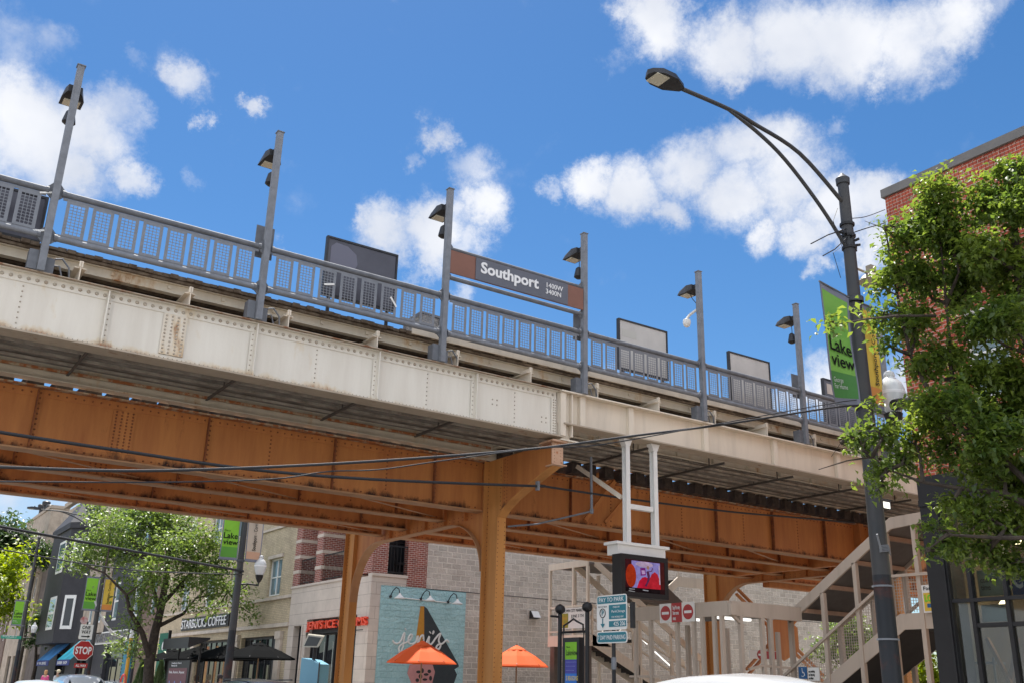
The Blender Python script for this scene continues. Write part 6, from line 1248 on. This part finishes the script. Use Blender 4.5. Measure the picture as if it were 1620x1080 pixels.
# ================================================================== TREES
def rnd_in(r):
    while True:
        v = Vector((random.uniform(-1,1), random.uniform(-1,1), random.uniform(-1,1)))
        if v.length < 1: return v*r
def tree(label, base, trunk_pts, trunk_r, blobs, n_cl, per, ls, lm, limbs=None, group=None, kind='leafy_tree', clr=.22, twigs=True, droop=.2):
    t = thing(kind, label, 'tree', base, group)
    m = MB(); n = len(trunk_pts); m.tube(trunk_pts, [trunk_r*(1-.62*k/(n-1)) for k in range(n)], 10)
    top = [Vector(p) for p in trunk_pts]
    for L_ in (limbs or []):
        k = len(L_['p']); m.tube(L_['p'], [L_['r']*(1-.75*i/(k-1)) for i in range(k)], 8)
    srcs = top[1:]+[Vector(p) for L_ in (limbs or []) for p in L_['p'][1:]]
    for (c, r) in blobs:
        c = Vector(c); s = min(srcs, key=lambda p: (p-c).length+max(0, p.z-c.z)*1.0); mid = (s+c)/2+Vector((random.uniform(-.15,.15), random.uniform(-.15,.15), -.12*r)); rr_ = min(trunk_r*.3, .03+.02*r)
        m.tube([s, mid, c+Vector((0,0,.2*r))], [rr_, rr_*.65, rr_*.25], 6)
        if twigs:
            for k in range(6):
                e = c+rnd_in(r*.95); q_ = c.lerp(mid, random.uniform(0, .8)); m.tube([q_, (q_+e)/2+Vector((0,0,.06*r)), e], [rr_*.35, rr_*.2, .003], 5)
    m.build('trunk', M_bark, t, True)
    V, F = [], []; tot = sum(r**2.2 for c, r in blobs); B = Vector(base)
    for (c, r) in blobs:
        c = Vector(c); k = max(4, int(n_cl*r**2.2/tot))
        for _ in range(k):
            d = rnd_in(1); d = d*(.35+.65*random.random()); cc = c+d*r*1.08; ax = Vector((random.uniform(-1,1), random.uniform(-1,1), random.uniform(-.6,.4))).normalized()
            for j in range(random.randint(int(per*.5), int(per*1.4))):
                p = cc+ax*random.uniform(-clr, clr)*1.3+rnd_in(clr*.6); dr = (ax*random.choice((-1, 1))*.5+Vector((random.gauss(0,.6), random.gauss(0,.6), random.gauss(-droop,.45)))).normalized()
                l = ls*random.uniform(.7, 1.25); w = l*.27; sd = dr.cross(Vector((random.gauss(0,.35), random.gauss(0,.35), 1))); 
                if sd.length < 1e-3: continue
                sd.normalize(); nn = sd.cross(dr); a, b_ = p, p+dr*l-nn*l*.12; m1 = p+dr*l*.45+nn*l*.05; i = len(V)
                V += [a-B, m1+sd*w+nn*l*.10-B, b_-B, m1-sd*w+nn*l*.10-B, m1-nn*l*.02-B]; F += [(i, i+4, i+1), (i+1, i+4, i+2), (i, i+3, i+4), (i+3, i+2, i+4)]
    me = bpy.data.meshes.new('crown'); me.from_pydata([tuple(v) for v in V], [], F); me.update()
    for p in me.polygons: p.use_smooth = True
    me.materials.append(lm); o = bpy.data.objects.new('crown', me); col.objects.link(o); o.parent = t; o['_o'] = tuple(base)
    return t
# right-hand tree (between the street pole and the brick building)
TD = 11.6
bl = []
for (px, py, rp, dd) in ((1482,300,30,0),(1478,345,42,.2),(1435,375,38,0),(1505,385,40,.4),(1600,270,28,.2),(1570,320,42,.3),(1610,330,40,0),(1415,440,34,0),(1458,440,36,.3),(1530,440,40,.6),(1590,420,48,.3),
    (1395,500,22,-.3),(1440,510,40,.2),(1600,500,44,.4),(1500,560,34,.3),(1545,590,38,.0),(1540,520,34,-.2),(1585,500,34,-.3),(1560,700,40,-.4),(1520,640,34,-.4),(1600,690,36,-.4),(1470,640,28,-.3),(1550,400,34,-.2),(1600,590,40,.2),(1460,580,26,.1),(1625,650,44,.3),(1570,660,42,.4),(1500,650,46,.5),(1462,660,24,.1),
    (1400,690,22,-.2),(1362,700,18,-.3),(1430,730,26,0),(1500,712,30,.2),(1560,740,42,.1),(1620,760,40,.3),(1390,745,20,-.3),(1398,770,14,-.4),(1445,690,24,.1),(1350,690,9,-.3),(1510,800,22,0),(1545,810,34,-.2),(1600,830,40,0),
    (1500,860,22,-.3),(1478,835,14,-.4),(1540,865,24,-.2),(1580,885,22,-.1),(1615,890,24,0),(1478,870,10,-.4),(1318,510,9,-2.6),(1515,480,26,.5),(1660,450,60,.3),(1660,620,60,.3),(1665,780,60,.3),(1650,320,40,.2),(1402,545,15,-.2),(1378,640,10,-.1)):
    c = oD(px, py, TD+dd); bl.append((tuple(c), rp*(c-Vector((0,0,EYE))).length/1500))
tb = oD(1700, 1085, 11.2); tb.z = 0.0
TP = [tuple(tb), tuple(oD(1690, 980, 11.2)), tuple(oD(1672, 880, 11.25)), tuple(oD(1650, 800, 11.3)), tuple(oD(1640, 700, 11.4)), tuple(oD(1632, 560, 11.6)), tuple(oD(1610, 430, 11.8)), tuple(oD(1600, 300, 11.9))]
LB = [{'p': [tuple(oD(1650, 810, 11.3)), tuple(oD(1590, 780, 11.4)), tuple(oD(1520, 772, 11.4)), tuple(oD(1460, 762, 11.4)), tuple(oD(1405, 742, 11.3))], 'r': .038},
      {'p': [tuple(oD(1644, 780, 11.3)), tuple(oD(1560, 700, 11.6)), tuple(oD(1508, 600, 11.8)), tuple(oD(1497, 480, 11.9)), tuple(oD(1480, 300, 11.8))], 'r': .035},
      {'p': [tuple(oD(1535, 690, 11.6)), tuple(oD(1480, 640, 11.7)), tuple(oD(1440, 560, 11.7)), tuple(oD(1418, 460, 11.6)), tuple(oD(1400, 360, 11.5))], 'r': .035},
      {'p': [tuple(oD(1405, 742, 11.3)), tuple(oD(1380, 722, 11.3)), tuple(oD(1340, 728, 11.3)), tuple(oD(1295, 742, 11.3))], 'r': .018},
      {'p': [tuple(oD(1372, 722, 11.3)), tuple(oD(1330, 700, 11.3)), tuple(oD(1315, 722, 11.3))], 'r': .010},
      {'p': [tuple(oD(1480, 500, 11.6)), tuple(oD(1420, 500, 10.9)), tuple(oD(1370, 505, 9.8)), tuple(oD(1316, 515, 9.0))], 'r': .016},
      {'p': [tuple(oD(1430, 395, 11.5)), tuple(oD(1400, 362, 11.4)), tuple(oD(1368, 350, 11.3))], 'r': .010},
      {'p': [tuple(oD(1425, 470, 11.5)), tuple(oD(1395, 455, 11.4)), tuple(oD(1370, 470, 11.3))], 'r': .009},
      {'p': [tuple(oD(1662, 850, 11.3)), tuple(oD(1580, 850, 11.2)), tuple(oD(1500, 845, 11.1)), tuple(oD(1468, 868, 11.0))], 'r': .028}]
tree('leafy green pear tree close by at the right, in front of the red brick building', tuple(tb), TP, .09, bl, 3100, 14, .084, M_leafN, LB, clr=.15)
# left street tree
bl = []
for (px, py, rp) in ((150,860,32),(130,885,26),(175,835,30),(210,830,34),(250,835,38),(290,840,36),(325,855,32),(350,880,30),(180,870,36),(225,875,36),(270,870,40),(310,890,36),(350,915,26),(375,930,20),(385,960,16),(330,930,26),(400,975,12),(190,1020,16),(215,1030,20),(205,985,18),(230,960,24),(215,930,24),(290,925,26),(340,965,18),(300,960,16),(240,910,30),(108,880,12),(260,810,30),(160,810,24),(220,805,28)):
    c = oY(px, py, 43+random.uniform(-1.6, 1.6)); bl.append((tuple(c), rp*44/1500))
B0 = oY(238, 1085, 43); B0.z = 0
tree('green street tree with several dark limbs in front of the coffee shop building', tuple(B0), [tuple(B0), tuple(oY(236, 1050, 43)), tuple(oY(245, 1000, 43)), tuple(oY(255, 960, 43)), tuple(oY(262, 920, 43)), tuple(oY(268, 870, 43))], .24, bl, 1150, 13, .19, M_leafL,
     [{'p': [tuple(oY(238, 1045, 43)), tuple(oY(225, 1000, 42.6)), tuple(oY(205, 965, 42.4)), tuple(oY(200, 940, 42.2)), tuple(oY(165, 905, 42))], 'r': .13}, {'p': [tuple(oY(256, 955, 43)), tuple(oY(285, 925, 43.2)), tuple(oY(305, 900, 43.4))], 'r': .1}, {'p': [tuple(oY(252, 965, 43)), tuple(oY(240, 920, 43)), tuple(oY(237, 880, 43))], 'r': .1}, {'p': [tuple(oY(250, 990, 43)), tuple(oY(290, 970, 43.2)), tuple(oY(310, 945, 43.4)), tuple(oY(360, 935, 43.6))], 'r': .09}], clr=.5, twigs=False, droop=.05)
# far left trees
def simple_tree(label, px, Y, ytop, rpx, lm, n=260, ls=.5, seed=0, kind='leafy_tree', base_px=None):
    random.seed(50+seed); c = oY(px, ytop+rpx, Y); d = c.length; R_ = rpx*d/1548; base = (c.x, Y, 0); bl = []
    for k in range(9): v = rnd_in(1); v = Vector((v.x, v.y, v.z*1.1)); bl.append((tuple(c+v*R_*.72+Vector((0, 0, -R_*.15))), R_*random.uniform(.32, .5)))
    bl.append((tuple(c), R_*.6))
    tree(label, base, [base, (c.x+.1, Y, c.z*.4), (c.x-.1, Y+.1, c.z*.7), (c.x, Y, c.z+R_*.2)], .03*R_+.12, bl, n, 11, ls, lm, group='trees beyond the buildings' , kind=kind, clr=ls*1.7, twigs=False, droop=0)
simple_tree('bright yellow-green tree at the far left edge of the street', -12, 90, 838, 68, M_leafY, 560, .42, 1)
simple_tree('tall dark tree standing behind the yellow-green one', 8, 105, 790, 62, M_leafD, 420, .55, 2)
simple_tree('dark lower tree between the far street light and the brown building', 62, 97, 850, 24, M_leafD, 160, .36, 3)
simple_tree('shaded tree over the far pavement by the street name sign', 66, 92, 955, 30, M_leafD, 130, .34, 7)
simple_tree('green tree glimpsed beyond the block wall on the right', 1262, 40, 888, 60, M_leafL, 300, .3, 4); simple_tree('leafy tree seen through the stair mesh at right', 1345, 27, 950, 60, M_leafL, 300, .22, 5); simple_tree('sunlit tree seen beneath the stair landing', 1460, 26, 1010, 55, M_leafY, 260, .22, 6)
random.seed(11)
# conical shrubs by the cafe
for k, (px, lab) in enumerate(((222, 'small conical evergreen left of the tree trunk'), (252, 'small conical evergreen right of the tree trunk'))):
    p = oX(px, 1070, 12.6); t = thing('conical_shrub', lab, 'shrub', (12.6, p.y, .13), 'conical evergreens'); V, F = [], []
    for _ in range(1400):
        z = random.random()**.8*2.2; a = random.uniform(0, 6.28); r = .62*(1-z/2.35)*(.75+.3*random.random()); c = Vector((r*math.cos(a), r*math.sin(a), z)); d = Vector((math.cos(a)*.5, math.sin(a)*.5, 1)).normalized()*.13; s = Vector((-math.sin(a), math.cos(a), 0))*.03; i = len(V); V += [tuple(c-s), tuple(c+s), tuple(c+d)]; F.append((i, i+1, i+2))
    me = bpy.data.meshes.new('foliage'); me.from_pydata(V, [], F); me.materials.append(M_leafD); o = bpy.data.objects.new('foliage', me); col.objects.link(o); o.parent = t
    MB().tube([(0, 0, 0), (0, 0, 1.8)], .04, 6).build('stem', M_bark, t, world=False)
# ================================================================== CARS
def car(X, Y, H, Lc, Wd, paint, label, suv=True, rz=0):
    t = thing('parked_car' if X > 9 else 'passing_car', label, 'car', (X, Y, 0), rz=rz)
    h = H; bel = h*.58; k_ = Wd/2
    # stations along the length (y): (y, half width at belt, belt z, roof z, roof half width)
    roofF = .10 if suv else .0
    st = [(-.50, .80, .46, None), (-.485, .90, .50, None), (-.42, .97, .545, None), (-.24, 1.0, .585, None), (.30, 1.0, .60, None), (.44, .97, .60, None), (.49, .90, .56, None), (.50, .85, .50, None)]
    m = MB(); n = 0; rings = []
    for (y, w, b, _) in st:
        w *= k_; b *= h; rings.append([(-w*.93, y*Lc, .22), (-w, y*Lc, .42), (-w*1.0, y*Lc, b*.82), (-w*.95, y*Lc, b), (-w*.5, y*Lc, b*1.02), (w*.5, y*Lc, b*1.02), (w*.95, y*Lc, b), (w, y*Lc, b*.82), (w, y*Lc, .42), (w*.93, y*Lc, .22)])
    def skin(m, rings, cap=True):
        i = len(m.v); n = len(rings[0])
        for r in rings: m.v += r
        for a in range(len(rings)-1):
            for j in range(n): m.f.append((i+a*n+j, i+a*n+(j+1) % n, i+(a+1)*n+(j+1) % n, i+(a+1)*n+j))
        if cap: m.f.append(tuple(i+j for j in range(n))); m.f.append(tuple(i+(len(rings)-1)*n+j for j in reversed(range(n))))
    skin(m, rings); body = m.build('body', paint, t, True, world=False)
    # cabin
    ys = [-.25, -.10, .0, .15, .30, .40, .475] if suv else [-.20, -.06, .02, .12, .22, .30, .40]
    zr = [.60, .94, .985, 1.0, .985, .95, .62] if suv else [.60, .93, .985, 1.0, .985, .93, .62]
    wr = [.90, .72, .72, .73, .72, .70, .84]
    rings = []
    for y, z, w in zip(ys, zr, wr):
        z *= h; w *= k_; wb = k_*.93; zb = bel; tt = (z-zb)/(h-zb)
        rings.append([(-wb, y*Lc, zb-.03), (-(wb+(w-wb)*.9), y*Lc, zb+(z-zb)*.80), (-w*.86, y*Lc, zb+(z-zb)*.95), (-w*.5, y*Lc, z-.005), (0, y*Lc, z+.012*h*tt), (w*.5, y*Lc, z-.005), (w*.86, y*Lc, zb+(z-zb)*.95), (wb+(w-wb)*.9, y*Lc, zb+(z-zb)*.80), (wb, y*Lc, zb-.03)])
    m = MB(); skin(m, rings, False); m.build('roof', paint, t, True, world=False)
    # glass as panels just outside the cabin skin
    for s in (-1, 1):
        for (a, b_) in ((1, 3), (3, 5)):
            A, B_ = rings[a], rings[b_]; ia, ib = (0, 1) if s < 0 else (8, 7)
            def lp(r, u, v): p0, p1 = Vector(r[ia]), Vector(r[ib]); return p0.lerp(p1, v)
            pts = [lp(A, 0, .14), lp(B_, 0, .14), lp(B_, 0, .93), lp(A, 0, .93)]; c = sum(pts, Vector())/4; pts = [c+(p-c)*.95+Vector((s*.012, 0, 0)) for p in pts]
            m = MB(); m.quad(*pts); m.build('side_window', M_glassd, t, world=False)
    for (a, b_, s) in ((0, 1, -1), (5, 6, 1)):
        A, B_ = rings[a], rings[b_]; lo, hi = (A, B_) if s < 0 else (B_, A)
        pts = [Vector(lo[0])+Vector((.08, 0, .04)), Vector(lo[8])+Vector((-.08, 0, .04)), Vector(hi[6])+Vector((-.03, 0, -.05)), Vector(hi[2])+Vector((.03, 0, -.05))]; o_ = Vector((0, s*.03, .03))
        MB().quad(*[p+o_ for p in pts]).build('windscreen' if s < 0 else 'rear_window', M_glassd, t, world=False)
    for sx in (-1, 1):
        for y in (-.33, .31):
            m = MB(); x = sx*(k_-.12); m.tube([(x-.11, y*Lc, .34), (x+.11, y*Lc, .34)], .34, 20); w = m.build('wheel', M_tyre, t, True, world=False); m = MB(); m.tube([(x+sx*.111, y*Lc, .34), (x+sx*.13, y*Lc, .34)], .21, 14); m.build('rim', M_rim, w, world=False)
        MB().box(sx*k_*.62-.16, sx*k_*.62+.16, -.5*Lc-.012, -.49*Lc, .62, .76).build('headlight', M_lens, t, world=False); MB().box(sx*k_*.75-.09, sx*k_*.75+.09, .49*Lc, .5*Lc+.012, .75, .98).build('tail_light', M_red, t, world=False)
        MB().box(sx*(k_+.02)-.10, sx*(k_+.02)+.10, -.2*Lc-.06, -.2*Lc+.06, bel+.02, bel+.18).build('wing_mirror', paint, t, world=False)
    if suv and X < 10:
        for sx in (-1, 1): MB().bar((sx*k_*.60, -.05*Lc, h*1.005), (sx*k_*.60, .36*Lc, h*.99), .035, .03).build('roof_rail', M_black, t, world=False)
    return t
car(10.75, 9.5, 1.86, 4.6, 1.92, M_carw, 'white car closest to the camera, only its roof showing at the bottom')
car(6.05, 36.0, 1.47, 4.7, 1.85, M_carw, 'white saloon at the bottom left corner, roof only', False)
car(8.3, 41.0, 1.69, 4.7, 1.86, M_carw, 'white sport utility car in front of the STOP sign post')
car(9.9, 26.2, 1.66, 4.8, 1.9, M_card, 'dark car parked by the ice cream shop, roof just showing'); car(9.9, 43.6, 1.47, 4.6, 1.82, M_cars, 'silver car parked beside the street tree', False)
# ================================================================== PEOPLE
def person(X, Y, rz, hgt, skin, shirt, trousers, hairc, label, hair_len=.1, hat=False):
    t = thing('person', label, 'person', (X, Y, .13 if X > 11 else 0), 'pedestrians'); t.rotation_euler = (0, 0, rz); t['_o'] = (0, 0, 0); s = hgt/1.75
    J = [(0,0,.95),(0,0,1.15),(0,0,1.38),(0,0,1.48),(0,-.01,1.56),(0,0,1.66), (.17,0,1.40),(.22,.02,1.15),(.23,-.06,.92),(.235,-.1,.84), (-.17,0,1.40),(-.22,.02,1.15),(-.23,-.06,.92),(-.235,-.1,.84), (.09,0,.88),(.10,-.02,.50),(.10,.03,.09),(.10,-.12,.04), (-.09,0,.88),(-.10,-.02,.50),(-.10,.03,.09),(-.10,-.12,.04)]
    E = [(0,1),(1,2),(2,3),(3,4),(4,5),(2,6),(6,7),(7,8),(8,9),(2,10),(10,11),(11,12),(12,13),(0,14),(14,15),(15,16),(16,17),(0,18),(18,19),(19,20),(20,21)]
    Rr = [.14,.125,.13,.06,.075,.085,.055,.042,.03,.022,.055,.042,.03,.022,.085,.055,.038,.03,.085,.055,.038,.03]
    def grow(name, keep, rad, m_, extra=.0):
        idx = {k: i for i, k in enumerate(keep)}; me = bpy.data.meshes.new(name); me.from_pydata([tuple(c*s for c in J[k]) for k in keep], [(idx[a], idx[b]) for a, b in E if a in idx and b in idx], [])
        o = bpy.data.objects.new(name, me); col.objects.link(o); md = o.modifiers.new('s', 'SKIN'); md.use_smooth_shade = True; o.modifiers.new('u', 'SUBSURF').levels = 1
        for i, k in enumerate(keep): me.skin_vertices[0].data[i].radius = ((Rr[k]+extra)*s, (Rr[k]*.8+extra)*s)
        me.skin_vertices[0].data[0].use_root = True
        dg = bpy.context.evaluated_depsgraph_get(); me2 = bpy.data.meshes.new_from_object(o.evaluated_get(dg)); bpy.data.objects.remove(o); me2.name = name; me2.materials.clear(); me2.materials.append(m_)
        o = bpy.data.objects.new(name, me2); col.objects.link(o); o.parent = t; o['_o'] = (0, 0, 0); return o
    body = grow('body', list(range(22)), Rr, mat('skin_%s' % name_id(skin), skin, .6))
    grow('shirt', [0,1,2,6,7,10,11], Rr, mat('cloth_%s' % name_id(shirt), shirt, .9), .02); grow('trousers', [0,14,15,16,18,19,20], Rr, mat('cloth_%s' % name_id(trousers), trousers, .9), .016)
    hm = mat('hair_%s' % name_id(hairc), hairc, .8)
    MB().lathe([(.09*s, -.02-hair_len), (.105*s, .0), (.105*s, .06*s), (.07*s, .115*s), (.01, .13*s)], (0, .025*s, 1.64*s), 14).build('hair' if not hat else 'sun_hat', hm, t, True, world=False)
    m = MB(); m.lathe([(.012*s, -.02*s), (.014*s, 0), (.004*s, .02*s)], (0, -.085*s, 1.62*s), 6)
    for sx in (-1, 1): m.lathe([(.008*s, -.005), (.008*s, .005)], (sx*.03*s, -.075*s, 1.65*s), 6)
    m.build('face_features', mat('face_shadow', (.12, .06, .05), .7), t, world=False)
    if hat: MB().lathe([(.19*s, -.005), (.19*s, .008)], (0, .01, 1.70*s), 16).build('hat_brim', hm, t, world=False)
    return t
def name_id(c): return '_'.join(str(int(v*100)) for v in c)
def at_px(px, X): p = oX(px, 1068, X); return p.y
person(12.4, at_px(72, 12.4), 2.5, 1.84, (.42, .26, .19), (.55, .08, .22), (.05, .06, .1), (.45, .25, .12), 'person in pink top on the pavement behind the white saloon', .12)
person(12.2, at_px(91, 12.2), -2.6, 1.86, (.42, .26, .19), (.5, .5, .52), (.1, .1, .12), (.6, .55, .42), 'person wearing a pale sun hat and light shirt behind the white saloon', .02, True)
person(12.9, at_px(312, 12.9), .6, 1.66, (.40, .24, .17), (.5, .4, .35), (.05, .05, .07), (.12, .07, .04), 'person with dark hair at the cafe tables, farthest left of the three', .1)
person(12.9, at_px(330, 12.9), -.8, 1.68, (.42, .27, .20), (.12, .14, .2), (.06, .06, .07), (.35, .3, .22), 'person in dark top at the cafe tables, middle of the three', .06); person(12.9, at_px(349, 12.9), 1.8, 1.70, (.42, .25, .18), (.2, .08, .08), (.05, .06, .08), (.05, .045, .05), 'person in dark cap by the street light pole, right of the three', .02)
# ------------------------------------------------------------------ tidy
for o in bpy.data.objects:
    if '_o' in o: del o['_o']
